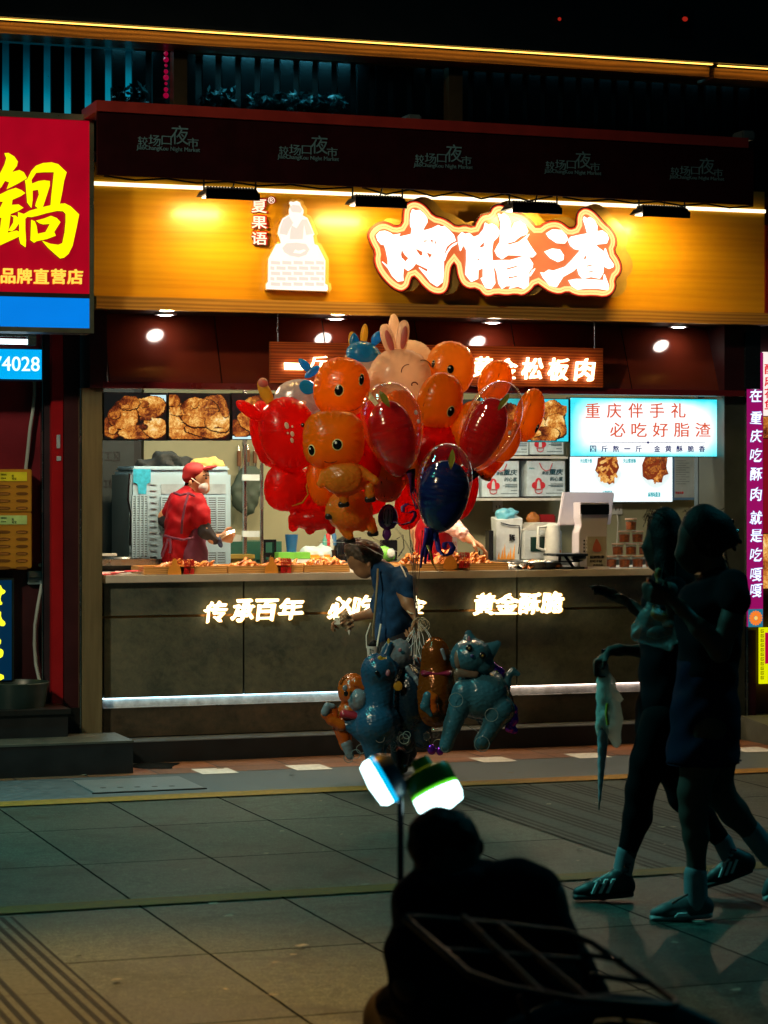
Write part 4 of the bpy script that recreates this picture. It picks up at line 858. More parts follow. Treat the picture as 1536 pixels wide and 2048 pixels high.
def row(t, s, x0, step, wd, y0, y1, d, m, off=0.0, name='characters', rough=0.0):
    o = MB()
    for i, ch in enumerate(s):
        if ch == ' ': continue
        q = ptext(ch, x0 + step * i, y0 - .0 * i, x0 + step * i + wd, y1, d, .0015, off, rough=rough) if ch != '一' else ptext(ch, x0 + step * i, (y0 + y1) / 2 - 1.2, x0 + step * i + wd, (y0 + y1) / 2 + 1.2, d, .0015, off); o.add(q.v, q.f)
    o.build(name, m, t)
row(t, '重庆伴手礼', 1171, 42.8, 29, 806, 836, dL - .001, m_ored, .02); row(t, '必吃好脂渣', 1220, 42.6, 31, 845, 874, dL - .001, m_ored, .02); row(t, '四斤熬一斤', 1180, 22.8, 12.5, 891, 904, dL - .001, m_inav, .035); row(t, '金黄酥脆香', 1308, 22.4, 12.5, 891, 904, dL - .001, m_inav, .035)
x0, x1, z0, z1 = prect(1180, 884.4, 1410, 885.4, dL); o = MB().box(x0, x1, dL - .003, dL - .0015, z0, z1); q = ppoly([[(1293, 885), (1296, 882), (1299, 885), (1296, 888)]], dL - .002, .0015); o.add(q.v, q.f); o.build('rule', m_inav, t)
# lower menu on the back wall
dm = BW - .08
t = lightbox('menu_lightbox', 'lower white lit menu with two bowls of fried strips', 1139, 880, 1346, 1005, dm, emit('menu_white', (.86, 1, 1), 1.2), .06)
m_str = picmat('bowl_picture_print', 14); m_cyt = emit('menu_teal', (.0, .42, .48), .8, False)
m_bowl = emit('bowl_white', (.80, .93, .93), 1.0, False)
for cx, cy, rx, ry in ((1216, 935, 24, 33), (1311, 935, 27, 33)):
    ppoly([smoothpoly([(cx - rx - 6, cy + 2), (cx - rx + 2, cy + ry * .85), (cx, cy + ry + 12), (cx + rx - 2, cy + ry * .85), (cx + rx + 6, cy + 2)], 2)], dm - .002, .001).build('bowl_picture', m_bowl, t)
    rr = random.Random(int(cx)); k = 0
    for i in range(34):
        a, b = rr.random(), rr.random(); ang = rr.uniform(-1.2, 1.2) + 1.57; ex, ey = cx + (2 * a - 1) * rx * .8, cy + (2 * b - 1) * ry * .8
        if ((ex - cx) / rx) ** 2 + ((ey - cy) / ry) ** 2 > .75: continue
        c_, s_ = math.cos(ang), math.sin(ang); ln, wd = rr.uniform(5, 9), rr.uniform(2, 3.5); k += 1
        pts = [(ex + c_ * ln - s_ * wd * .6, ey + s_ * ln + c_ * wd * .6), (ex + c_ * ln * .3 - s_ * wd, ey + c_ * wd + s_ * ln * .3), (ex - c_ * ln - s_ * wd * .5, ey - s_ * ln + c_ * wd * .5), (ex - c_ * ln + s_ * wd * .6, ey - s_ * ln - c_ * wd * .6), (ex + s_ * wd, ey - c_ * wd), (ex + c_ * ln + s_ * wd * .5, ey + s_ * ln - c_ * wd * .5)]
        if k == 1: stk = MB()
        q = ppoly([pts], dm - .006 - .0004 * k, .0003); stk.add(q.v, q.f)
        if i % 3 == 2 or i == 33: pass
    ppoly([wob(cx, cy, rx, ry, int(cx), 17)], dm - .004, .001).build('bowl_picture', emit('strip_shadow', (.20, .03, .008), 1, False), t); stk.build('bowl_picture', m_str, t)
for s, x0, x1, y0, y1 in (('天山蜜汁香', 1160, 1184, 917, 926), ('天山蜜香酥', 1246, 1272, 917, 926), ('五香味脂渣', 1205, 1224, 981, 988), ('麻辣味脂渣', 1296, 1321, 984, 994)): ptext(s, x0, y0, x1, y1, dm - .001, .001, .03).build('characters', m_cyt, t)
t = T('notice_board', 'grey framed notice sheet beside the lower menu', 'notice', (LX(1370, dm), dm, LZ(1370, 1000, dm)))
x0, x1, z0, z1 = prect(1347, 905, 1394, 1000, dm); rbox('board', x0, x1, dm, dm + .02, z0, z1, mat('notice_blue', (.10, .22, .42), .4), t); x0, x1, z0, z1 = prect(1349, 900, 1392, 995, dm); rbox('sheet', x0, x1, dm - .003, dm - .0005, z0, z1, mat('notice_paper', (.40, .47, .50), .4), t)
ln = MB()
for i in range(11): x0, x1, z0, z1 = prect(1352, 921 + 4.6 * i, 1372 + (i * 7) % 14, 922.2 + 4.6 * i, dm - .004); ln.box(x0, x1, dm - .0045, dm - .0035, z0, z1)
ln.build('print_lines', mat('print_grey', (.2, .24, .26), .5), t); ptext('营业执照', 1351, 983, 1367, 988, dm - .004, .001, .02).build('characters', m_pred, t)
# shelves with gift boxes
ds = BW - .32
t = T('wall_shelf', 'white wall shelf unit holding printed gift boxes', 'shelf', (LX(1030, ds), ds, LZ(1030, 996, ds)))
a, b = LX(880, ds), LX(1136, ds)
m_shelf = mat('shelf_white', (.55, .55, .5), .4)
for y in (996, 912): z = LZ(1030, y, ds); rbox('board', a, b, ds, BW - .01, z - .018, z, m_shelf, t)
rbox('back_panel', a, b, BW - .009, BW - .003, LZ(1030, 996, ds), 2.3, m_dteal, t)
m_gift = mat('gift_paper', (.50, .62, .68), .5, var=.16, vs=24); m_gred = mat('gift_red', (.55, .02, .035), .5); m_gnav = mat('gift_navy', (.015, .07, .10), .5)
def gift(x0, x1, ytop, ybot, label):
    d = ds + .03; zz = LZ(.5 * (x0 + x1), ybot, ds); a, b = LX(x0, d), LX(x1, d); zt = LZ(.5 * (x0 + x1), ytop, d)
    t = T('gift_box', label, 'gift box', ((a + b) / 2, d, zz), 'gift boxes on the wall shelves')
    rbox('carton', a, b, d, d + .2, zz + .001, zt, m_gift, t, bev=.002)
    W_ = b - a; Hh = zt - zz; X = lambda f: a + W_ * f; Z = lambda f: zz + Hh * f
    e = MB()
    for cx, cy, r in ((.30, .42, .085), (.21, .31, .085), (.39, .31, .085)): e.prism([(X(cx) + W_ * r * math.cos(i * .4189), Z(cy) + W_ * r * math.sin(i * .4189)) for i in range(15)], d - .0035 - .0004 * cx, d - .0005)
    e.build('emblem', m_gred, t)
    e = MB(); e.prism([(X(.25), Z(.22)), (X(.35), Z(.22)), (X(.335), Z(.40)), (X(.30), Z(.47)), (X(.265), Z(.40))], d - .0055, d - .004); e.build('emblem_figure', m_gift, t)
    MB().tube([(X(.20), d - .004, Z(.20)), (X(.22), d - .004, Z(.11)), (X(.30), d - .004, Z(.075)), (X(.38), d - .004, Z(.11)), (X(.40), d - .004, Z(.20)), (X(.20), d - .004, Z(.20))], .003, 5).build('emblem_bowl', m_gred, t)
    tx = put(text_mesh('重庆', .03, .02, .15), X(.57), X(.95), Z(.60), Z(.77), d - .001, .002)
    for s, q in (('来自', (X(.38), X(.56), Z(.60), Z(.70))), ('的心意', (X(.60), X(.94), Z(.43), Z(.55)))): w_ = put(text_mesh(s, .03, .01, .15), *q, d - .001, .002); tx.add(w_.v, w_.f)
    for i, (f0, f1, fz) in enumerate(((.62, .95, .34), (.56, .95, .30), (.62, .95, .27), (.78, .95, .17), (.5, .95, .085))): tx.box(X(f0), X(f1), d - .002, d - .0006, Z(fz), Z(fz) + .004)
    tx.build('characters', m_gnav, t)
    put(text_mesh('Hello', .03, 0, 0), X(.06), X(.2), Z(.76), Z(.81), d - .001, .002).build('greeting', mat('gift_teal', (.02, .25, .28), .5), t)
    MB().tube([(X(.32), d - .004, Z(.93)), (X(.38), d - .012, Z(.78)), (X(.47), d - .014, Z(.71)), (X(.58), d - .012, Z(.74)), (X(.66), d - .006, Z(.92))], .003, 5).build('cord_handle', m_gred, t)
gift(1054, 1130, 921, 993, 'pale gift box with red emblem at the right end of the lower shelf'); gift(964, 1038, 922, 994, 'pale gift box with red emblem second from right on the lower shelf'); gift(884, 958, 923, 995, 'pale gift box mostly hidden by balloons on the lower shelf')
gift(1060, 1127, 843, 909, 'pale gift box at the right of upper shelf cut by picture lightbox'); gift(990, 1057, 844, 910, 'pale gift box on upper shelf showing red building print')
# sockets
for px, py, lab in ((996, 1013, 'white wall socket below the gift box shelf'), (1235, 1018, 'white wall socket right of the cash register')):
    d = BW - .012; t = T('wall_socket', lab, 'socket', (LX(px, d), d, LZ(px, py, d))); x0, x1, z0, z1 = prect(px - 10, py - 11, px + 10, py + 11, d); rbox('plate', x0, x1, d, BW - .001, z0, z1, m_shelf, t, bev=.003)
    h = MB(); [h.box(.5 * (x0 + x1) + s - .003, .5 * (x0 + x1) + s + .003, d - .0015, d + .002, .5 * (z0 + z1) - .012, .5 * (z0 + z1) + .008) for s in (-.014, .014)]; h.build('slots', m_dark, t)
    MB().tube([(x0 + .03, d - .01, z0 + .02), (x0 + .035, d - .02, z0 - .06), (x0 + .02, d - .015, zTop)], .004, 6).build('plug_cable', m_shelf, t)
# rear work counter
DB = 1.05; zR = LZ(800, 1124, DB)
t = T('rear_counter', 'stainless steel work counter along the kitchen back wall', 'counter', (LX(800, DB), DB, STEP))
rbox('worktop', LX(505, DB), LX(1420, DB), DB, BW - .01, zR - .05, zR, mat('steel_top', (.22, .24, .24), .3, .85, var=.2), t, bev=.003); rbox('cabinet', LX(508, DB), LX(1418, DB), DB + .04, BW - .02, STEP, zR - .052, m_dteal, t)
def on(px, d): return LX(px, d)
d = 1.2
m_red = mat('uniform_red', (.25, .0018, .006), .65, var=.2, vs=14, spec=.15)
t = T('paper_cup', 'blue paper cup upside down above green tissue boxes', 'cup', (on(583, d), d, zR)); z0 = LZ(583, 1098, d); MB().lathe([(.034, z0), (.045, LZ(583, 1069, d)), (.043, LZ(583, 1069, d)), (.033, z0 + .003)], (on(583, d), d, 0), 20).build('cup_wall', mat('cup_blue', (.015, .10, .30), .4), t, smooth=True); MB().lathe([(.0001, z0), (.034, z0), (.034, zR + .001), (.0001, zR + .001)], (on(583, d), d, 0), 16).build('cup_stack', MATS['cup_blue'], t)
m_grn = mat('tissue_green', (.16, .50, .06), .5); m_tw = mat('tissue_white', (.6, .65, .6), .5)
for px, w_, lab in ((571, .06, 'green and white tissue box left of the blue cup'), (601, .055, 'green and white tissue box right of the blue cup')):
    t = T('tissue_box', lab, 'tissue box', (on(px, d - .1), d - .1, zR)); u = on(px, d - .1); rbox('carton', u - w_, u + w_, d - .14, d - .04, zR + .001, zR + .07, m_tw, t); rbox('band', u - w_ - .002, u + w_ + .002, d - .1425, d - .0375, zR + .03, zR + .0725, m_grn, t)
t = T('yellow_carton', 'flat orange yellow carton on the rear counter by the tissues', 'carton', (on(642, 1.15), 1.15, zR)); rbox('carton', on(610, 1.1), on(673, 1.1), 1.1, 1.24, zR + .001, zR + .032, mat('carton_yellow', (.62, .26, .02), .5), t); rbox('flap', on(610, 1.1), on(673, 1.1), 1.24, 1.245, zR + .001, zR + .05, MATS['carton_yellow'], t)
o = surf([('e', (on(640, 1.25), 1.3, zR + .05), (.12, .06, .05)), ('e', (on(655, 1.25), 1.32, zR + .075), (.06, .05, .05)), ('e', (on(620, 1.25), 1.3, zR + .06), (.06, .05, .05))], .012, .02, .006, 40).build('plastic_bag', mat('bag_pale', (.45, .58, .60), .3), None, smooth=True); tag(o, 'crumpled pale plastic bag behind the yellow carton', 'plastic bag')
t = T('charger', 'black desk gadget with square opening on the rear counter', 'gadget', (on(540, 1.15), 1.15, zR)); u = on(540, 1.15); z1 = LZ(540, 1079, 1.15)
b = MB(); b.box(u - .045, u - .03, 1.15, 1.2, zR + .02, z1); b.box(u + .03, u + .045, 1.15, 1.2, zR + .02, z1); b.box(u - .03, u + .03, 1.15, 1.2, z1 - .02, z1); b.box(u - .03, u + .03, 1.15, 1.2, zR + .04, zR + .07); b.build('frame', m_posd, t); rbox('base', u - .07, u + .07, 1.12, 1.24, zR + .001, zR + .022, m_posd, t)
t = T('bottle_rack', 'cluster of small coloured bottles hanging from a black cord', 'bottles', (on(658, 1.3), 1.3, zR))
for i, c in enumerate(((.1, .35, .3), (.5, .05, .05), (.5, .55, .5), (.05, .15, .3))): u = on(650 + 6 * i, 1.3); z = zR + .08 + .03 * (i % 2); MB().lathe([(.0001, z), (.018, z), (.018, z + .07), (.007, z + .09), (.007, z + .105), (.0001, z + .105)], (u, 1.3, 0), 10).build('bottle', mat('bottle_%d' % i, c, .25), t, smooth=True)
rbox('holder', on(643, 1.3), on(676, 1.3), 1.27, 1.33, zR + .001, zR + .08, m_posd, t)
t = T('black_kettle', 'rounded black kettle behind the hair of the stooping person', 'kettle', (on(690, 1.3), 1.3, zR)); MB().lathe([(.0001, zR + .001), (.075, zR + .001), (.085, zR + .06), (.06, zR + .15), (.015, zR + .175), (.0001, zR + .18)], (on(690, 1.3), 1.3, 0), 20).build('body', m_posd, t, smooth=True); MB().tube([(on(690, 1.3) + .05, 1.3, zR + .15), (on(690, 1.3) + .11, 1.3, zR + .16), (on(690, 1.3) + .115, 1.3, zR + .07), (on(690, 1.3) + .075, 1.3, zR + .04)], .01, 8).build('handle', m_posd, t)
t = T('black_monitor', 'black box with looping cable behind the stooping person', 'gadget', (on(782, 1.3), 1.3, zR)); rbox('casing', on(765, 1.3), on(795, 1.3), 1.3, 1.36, zR + .001, LZ(780, 1080, 1.3), m_posd, t, bev=.004); MB().tube([(on(793, 1.29), 1.29, zR + .15), (on(806, 1.28), 1.28, zR + .18), (on(808, 1.28), 1.28, zR + .09), (on(797, 1.28), 1.28, zR + .03)], .004, 6).build('cable', m_posd, t)
t = T('green_pack', 'bright green and white round pack near the black box', 'pack', (on(775, 1.1), 1.1, zR)); o = surf([('e', (on(770, 1.1), 1.12, zR + .055), (.06, .05, .055)), ('e', (on(781, 1.1), 1.12, zR + .04), (.04, .04, .04))], .01, .02).build('pouch', m_grn, t, smooth=True); MB().ball((on(782, 1.07), 1.07, zR + .06), (.03, .015, .035)).build('label', m_tw, t, smooth=True)
# white carrier bag with black cord, black utensil block
d = 1.2; t = T('paper_bag', 'white paper carrier bag with black cord and blue lining standing on rear counter', 'paper bag', (on(1018, d), d, zR))
ub0, ub1 = on(992, d), on(1044, d); z1 = LZ(1015, 1040, d)
MB().hexa([(ub0, d, zR + .001), (ub1 - .02, d, zR + .001), (ub0 + .02, d + .12, zR + .001), (ub1, d + .12, zR + .001), (ub0, d - .01, z1), (ub1, d - .01, z1 + .01), (ub0 + .01, d + .12, z1 + .02), (ub1 + .01, d + .12, z1 + .03)]).build('bag_wall', mat('bag_white', (.58, .62, .62), .5, var=.12, vs=16), t)
MB().tube([(ub0 + .03, d - .018, z1 - .02), (ub0 + .09, d - .02, z1 - .035), (ub1 - .03, d - .02, z1 - .04), (ub1 - .025, d - .018, z1 - .16), (ub1 - .035, d - .018, z1 - .24)], .004, 6).build('cord', m_posd, t)
o = surf([('e', (ub0 + .09, d + .05, z1 + .03), (.07, .05, .05)), ('e', (ub0 + .14, d + .06, z1 + .05), (.05, .04, .03)), ('e', (ub0 + .05, d + .05, z1 + .06), (.03, .03, .02))], .01, .02, .006, 45).build('lining', mat('lining_blue', (.12, .42, .55), .3), t, smooth=True)
ptext('重味', 1018, 1068, 1030, 1082, d - .016, .002, .03).build('characters', m_posd, t); fl_ = MB()
for i in range(6): x = ub0 + .01 + i * .022; fl_.prism([(x, zR + .005), (x + .02, zR + .005), (x + .012 + .01 * (i % 2), zR + .06 + .03 * ((i * 7) % 3))], d - .004, d - .001)
fl_.build('flame_print', m_por, t)
t = T('utensil_block', 'narrow black utensil block next to the white paper bag', 'utensil block', (on(982, 1.15), 1.15, zR)); rbox('block', on(978, 1.15), on(987, 1.15), 1.15, 1.22, zR + .001, LZ(982, 1061, 1.15), m_posd, t)
for i in range(4): MB().tube([(on(952 + 9 * i, 1.15), 1.18, zR + .001), (on(952 + 9 * i, 1.15), 1.18, zR + .03), (on(952 + 9 * i, 1.15) + .005, 1.18, zR + .07)], [.012, .01, .003], 8).build('nozzle', m_posd, t)
# microwave, kettle, papers
d = 1.15; t = T('microwave', 'small white oven with dark green glass door', 'microwave', (on(1083, d), d, zR)); x0, x1, z0, z1 = prect(1049, 1061, 1124, 1106, d)
rbox('body', x0, x1, d, d + .3, zR + .001, z1, mat('oven_white', (.48, .52, .52), .35), t, bev=.006); rbox('door_glass', x0 + .045, x1 - .045, d - .006, d - .001, z0 + .012, z1 - .045, mat('oven_glass', (.008, .03, .026), .1), t); rbox('handle', x0 + .12, x1 - .02, d - .022, d - .002, z1 - .04, z1 - .026, m_shelf, t, bev=.003)
pp = MB()
for i in range(6): pp.box(x0 + .02 * i - .01, x1 - .05 + .01 * (i % 3), d + .02, d + .22, z1 + .002 + .009 * i, z1 + .009 + .009 * i)
tag(pp.build('paper_stack', mat('paper_sheets', (.55, .53, .48), .6)), 'uneven stack of papers on top of small white oven', 'paper')
t = T('snack_packs', 'orange and red snack packs standing behind the small oven', 'packs', (on(1075, 1.5), 1.5, zR))
o = surf([('e', (on(1066, 1.5), 1.5, LZ(1066, 1040, 1.5)), (.05, .03, .06)), ('e', (on(1068, 1.5), 1.5, zR + .12), (.05, .04, .13))], .012, .02, .008, 50).build('orange_pack', mat('pack_orange', (.42, .15, .03), .4), t, smooth=True); rbox('red_pack', on(1078, 1.5), on(1112, 1.5), 1.5, 1.55, zR + .001, LZ(1095, 1029, 1.5), mat('pack_red', (.30, .012, .015), .4), t, bev=.01)
d = .7; t = T('electric_kettle', 'white electric kettle with loop handle beside the cash register', 'kettle', (on(1148, d), d, zTop)); u = on(1152, d); zk = LZ(1148, 1052, d); 
MB().lathe([(.0001, zR + .001), (.06, zR + .001), (.062, zR + .05), (.05, zk), (.03, zk + .012), (.0001, zk + .015)], (u, 1.1, 0), 20).build('body', m_shelf, t, smooth=True); MB().tube([(u - .05, 1.1, zk - .01), (u - .11, 1.1, zk - .015), (u - .115, 1.1, zk - .16), (u - .055, 1.1, zk - .18)], .012, 8).build('handle', m_shelf, t, smooth=True)
t = T('glass_jar', 'small glass jar of orange sauce in front of the small oven', 'jar', (on(1115, .85), .85, zTop)); u = on(1115, 1.06); MB().lathe([(.0001, zR + .001), (.035, zR + .001), (.035, zR + .07), (.0001, zR + .07)], (u, 1.08, 0), 16).build('sauce', mat('sauce', (.5, .2, .05), .3), t); MB().lathe([(.034, zR + .071), (.036, zR + .1), (.0001, zR + .1)], (u, 1.08, 0), 16).build('lid', m_lid, t)
# bowls of the sink at far left
t = T('sink_unit', 'steel sink unit behind left end of counter', 'sink', (LX(250, .8), .8, STEP)); zk = LZ(250, 1118, .8); rbox('worktop', LX(200, .75), LX(345, .75), .75, 1.3, zk - .04, zk, m_steel, t); rbox('cabinet', LX(203, .77), LX(343, .77), .78, 1.28, STEP, zk - .042, m_grey, t); MB().lathe([(.17, zk + .012), (.18, zk + .001), (.15, zk + .001), (.14, zk + .002), (.0001, zk + .002)], (LX(250, .95), 1.0, 0), 28).build('basin_rim', m_steel, t, smooth=True); rbox('ledge_panel', LX(205, .7), LX(234, .7), .7, .74, LZ(220, 1112, .7), LZ(220, 1107, .7), m_shelf, t)
# steel pole rack
d = .95; t = T('pole_rack', 'two tall stainless poles with white cross brackets', 'rack', (LX(505, d), d, STEP))
for a, b in ((485, 494), (520, 527)): MB().tube([(LX((a + b) / 2, d), d, zR - .1), (LX((a + b) / 2, d), d, 2.75)], (LX(b, d) - LX(a, d)) / 2, 14).build('pole', m_steel, t, smooth=True)
for y in (955, 1068): x0, x1, z0, z1 = prect(484, y - 6, 518, y + 6, d - .03); rbox('bracket', x0, x1, d - .045, d - .025, z0, z1, mat('bracket_white', (.42, .50, .52), .4), t)
t = T('yellow_bin', 'low mustard yellow bin at the foot of the steel poles', 'bin', (LX(485, .9), .9, STEP)); rbox('body', LX(461, .9), LX(506, .9), .88, 1.03, STEP, LZ(485, 1117, .9), mat('bin_yellow', (.28, .20, .03), .5), t); rbox('rim', LX(458, .9), LX(507, .9), .87, 1.035, LZ(485, 1117, .9) + .001, LZ(485, 1109, .9), MATS['bin_yellow'], t)
# hanging utensils
for px, y0, y1, lab in ((478, 902, 955, 'wooden handled tongs hanging left of the steel poles'), (496, 900, 940, 'wooden handled knife hanging between the steel poles'), (510, 902, 942, 'wooden handled scraper hanging behind the right steel pole')):
    d = BW - .03; t = T('kitchen_tool', lab, 'kitchen tool', (LX(px, d), d, LZ(px, y1, d)), 'tools hanging on the kitchen wall'); zt, zm, zb_ = LZ(px, y0, d), LZ(px, (y0 + y1) / 2 + 4, d), LZ(px, y1 + 10, d)
    MB().tube([(LX(px, d), d, zt), (LX(px, d), d, zm)], .015, 8).build('handle', mat('tool_wood', (.16, .06, .02), .5), t); MB().tube([(LX(px, d), d, zm), (LX(px, d) + .005, d, zb_)], .009, 8).build('blade', m_steel, t); MB().tube([(LX(px, d), d, zt), (LX(px, d), d + .01, zt + .04)], .004, 6).build('hook', m_steel, t)
t = T('apron_bundle', 'dark green grey bundle hanging behind steel poles', 'bundle', (LX(495, 1.6), 1.6, 1.5)); surf([('e', (LX(492, 1.6), 1.62, LZ(492, 985, 1.6)), (.10, .06, .16)), ('e', (LX(505, 1.6), 1.62, LZ(500, 960, 1.6)), (.08, .05, .1))], .02, .04, .01, 25).build('cloth', mat('bundle_green', (.05, .075, .055), .7), t, smooth=True)
t = T('green_bench', 'dark green worktop with white tray behind steel poles', 'bench', (LX(490, 1.3), 1.3, STEP)); z1 = LZ(480, 1083, 1.4); rbox('top', LX(455, 1.4), LX(560, 1.4), 1.36, BW - .01, STEP, z1, mat('bench_green', (.02, .10, .07), .4), t); rbox('tray', LX(465, 1.4), LX(482, 1.4), 1.4, 1.5, z1 + .001, z1 + .045, m_shelf, t)
# air cooler
d = .82; x0, x1, z0, z1 = prect(261, 937, 464, 1130, d)
t = T('air_cooler', 'big white evaporative air cooler with grid vents behind the worker', 'air cooler', ((x0 + x1) / 2, d, STEP))
m_cool = mat('cooler_white', (.30, .45, .55), .4, var=.08); m_blu = mat('cooler_blue', (.03, .36, .55), .4, var=.3, vs=30)
xe = x0 + (x1 - x0) * .22
rbox('cabinet', x0, x1, d + .012, d + .55, STEP, z1 - .02, m_cool, t, bev=.02); rbox('top_lid', x0 + .02, x1 - .01, d + .02, d + .5, z1 - .019, z1 + .015, m_cool, t, bev=.012)
def grid(px0, px1, py0, py1, nx, ny):
    a, b, c, e = prect(px0, py0, px1, py1, d); rbox('vent_opening', a, b, d + .0105, d + .0118, c, e, m_dark, t); o = MB()
    for i in range(nx + 1): q = a + (b - a) * i / nx; o.box(q - .005, q + .005, d - .004, d + .010, c, e)
    for i in range(ny + 1): q = c + (e - c) * i / ny; o.box(a, b, d - .001, d + .0102, q - .0048, q + .0048)
    o.build('vent_grid', m_cool, t)
grid(265, 296, 991, 1115, 4, 26); grid(323, 452, 994, 1062, 7, 15); grid(323, 452, 1104, 1132, 7, 6)
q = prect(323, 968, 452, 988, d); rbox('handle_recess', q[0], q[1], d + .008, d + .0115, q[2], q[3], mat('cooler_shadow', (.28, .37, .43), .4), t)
ppoly([[(266, 938), (301, 938), (301, 964), (293, 968), (292, 988), (277, 988), (275, 968), (266, 965)]], d + .010, .006).build('sticker', m_blu, t)
rib = MB()
for i in range(13): q = prect(301, 968 + 12 * i, 314, 969.5 + 12 * i, d); rib.box(q[0], q[1], d + .006, d + .0115, q[2], q[3])
rib.build('level_marks', mat('cooler_mark', (.25, .33, .38), .5), t)
MB().tube([(x0 - .004, d, z1 - .03), (x0 - .02, d - .01, z1 - .2), (x0 + .0, d - .006, z1 - .3), (x0 - .005, d - .006, z1 - .5)], .006, 6).build('cord', m_posd, t)
pc = lambda x, y, e=0: (L(x, y, d + .2 + e)[0], d + .2 + e, L(x, y, d + .2 + e)[1])
o = surf([('c', pc(280, 930), pc(385, 930), .035, .035, 2), ('c', pc(320, 912), pc(345, 925), .04, .05, 2), ('c', pc(328, 905), pc(331, 915), .02, .05), ('c', pc(300, 925), pc(370, 922), .03, .04)], .014, .03, .012, 22).build('black_cloth', mat('cloth_black', (.008, .012, .012), .8, bump=.3), None, smooth=True); tag(o, 'black crumpled cloth lying on top of the air cooler', 'cloth')
o = surf([('e', pc(414, 932, -.1), (.12, .05, .05)), ('c', pc(428, 930, -.1), pc(440, 950, -.12), .05, .045), ('e', pc(398, 926, -.1), (.06, .04, .03))], .012, .03, .008, 40).build('yellow_sponge', mat('sponge_yellow', (.48, .36, .10), .8, bump=.3), None, smooth=True); tag(o, 'folded yellow sponge cloth on the air cooler behind red cap', 'sponge cloth')

# interior lamps (ceiling fittings hidden above the lightboxes)
for u, e, c in ((LX(300, .3), 23, (1, .80, .52)), (LX(520, .3), 29, (1, .80, .52)), (LX(760, .3), 29, (1, .78, .5)), (LX(980, .3), 31, (1, .78, .5)), (LX(1230, .3), 6, (.66, .84, 1))):
    lamp('counter_lamp', 'AREA', (u, .3, 2.55), e, c, .28, (0, 0, 0))
for u, e, c in ((LX(330, 1), 3.4, (.4, .9, 1)), (LX(640, 1), 3.2, (.85, .95, .62)), (LX(950, 1), 3.8, (.95, .93, .6)), (LX(1280, 1), 3.4, (1, .9, .62))):
    lamp('kitchen_lamp', 'AREA', (u, 1.15, 2.7), e, c, .5, (0, 0, 0))

# ================================================================ LEFT NEIGHBOUR
DN = -.55
dN = -.12
m_dred = mat('red_wall_paint', (.16, .004, .014), .5, var=.25, vs=3); m_dred2 = mat('dark_red_paint', (.035, .003, .006), .5, var=.3, vs=4); m_rpil = mat('red_pillar_paint', (.33, .006, .010), .35, var=.2, vs=3)
t = T('neighbour_front', 'deep red shop front of the hot pot neighbour with dark side column', 'shop front', (LX(60, 0), .0, STEP))
rbox('back_panel', LX(-120, .12), LX(103, .12), .12, .16, STEP, 2.9, m_dred, t)
rbox('lower_panel', LX(-120, .1), LX(88, .1), .1, .119, STEP, LZ(50, 1140, .1), m_dred2, t)
rbox('pillar', LX(103, .0), LX(127, .0), .0, .16, LZ(110, 1430, 0), 2.95, m_rpil, t, bev=.004); rbox('reveal', LX(85, .05), LX(102.5, .05), .05, .158, LZ(90, 1420, 0), 2.95, mat('reveal_grey', (.03, .02, .026), .35), t)
rbox('column', LX(128, .0), LX(160, .0), .002, .2, STEP, 2.95, m_dred2, t); rbox('base_board', LX(-120, -.02), LX(160, -.02), -.02, .0, STEP, LZ(80, 1418, -.02), mat('base_black', (.008, .008, .008), .4), t)
rbox('door_edge', LX(84, .04), LX(86, .04), .04, .06, LZ(85, 1430, .04), LZ(85, 660, .04), m_steel, t)
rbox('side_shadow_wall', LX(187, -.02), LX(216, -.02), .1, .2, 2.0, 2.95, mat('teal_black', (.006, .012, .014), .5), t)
for y, h in ((883, 27), (917, 9)):
    q = prect(113, y - h / 2, 120 if h > 20 else 122, y + h / 2, -.0); tag(rbox('sticker', q[0], q[1], -.004, -.001, q[2], q[3], mat('sticker_blue', (.35, .42, .5), .5)), 'pale %s sticker on the red pillar' % ('tall narrow' if h > 20 else 'small square'), 'sticker')
# red lightbox sign
DS = -.62
q = prect(-230, 219, 188, 662, DS)
t = T('lightbox_sign', 'red lightbox sign with giant yellow character and blue lower band', 'sign', ((q[0] + q[1]) / 2, DS, q[2]))
mm_fr = mat('sign_frame', (.30, .30, .20), .3, .85, var=.25)
a, b, z0, z1 = q; fwid = LX(187, DS) - LX(178.5, DS)
rbox('case', a, b, DS + .02, DS + .22, z0 + .001, z1, mat('sign_case_dark', (.03, .035, .035), .5), t)
rbox('frame', a, b, DS, DS + .019, z0, z0 + .028, mm_fr, t); rbox('frame', a, b, DS, DS + .019, z1 - .035, z1, mm_fr, t); rbox('frame', b - fwid, b, DS, DS + .019, z0 + .0285, z1 - .0355, mm_fr, t)
q1 = prect(-230, 226, 178, 583, DS); rbox('red_face', q1[0], b - fwid - .001, DS + .010, DS + .0195, LZ(90, 585, DS), z1 - .036, emit('sign_red_face', (.40, .0, .012), 1.0, var=.25), t)
rbox('divider', q1[0], b - fwid - .001, DS + .004, DS + .0195, LZ(90, 594, DS), LZ(90, 585.5, DS), m_dark, t)
rbox('blue_face', q1[0], b - fwid - .001, DS + .010, DS + .0195, z0 + .0285, LZ(90, 594.5, DS), emit('sign_blue_face', (.0, .20, .76), 1.0), t)
z4 = lambda p: sub(p, 0, 290, 6.828)
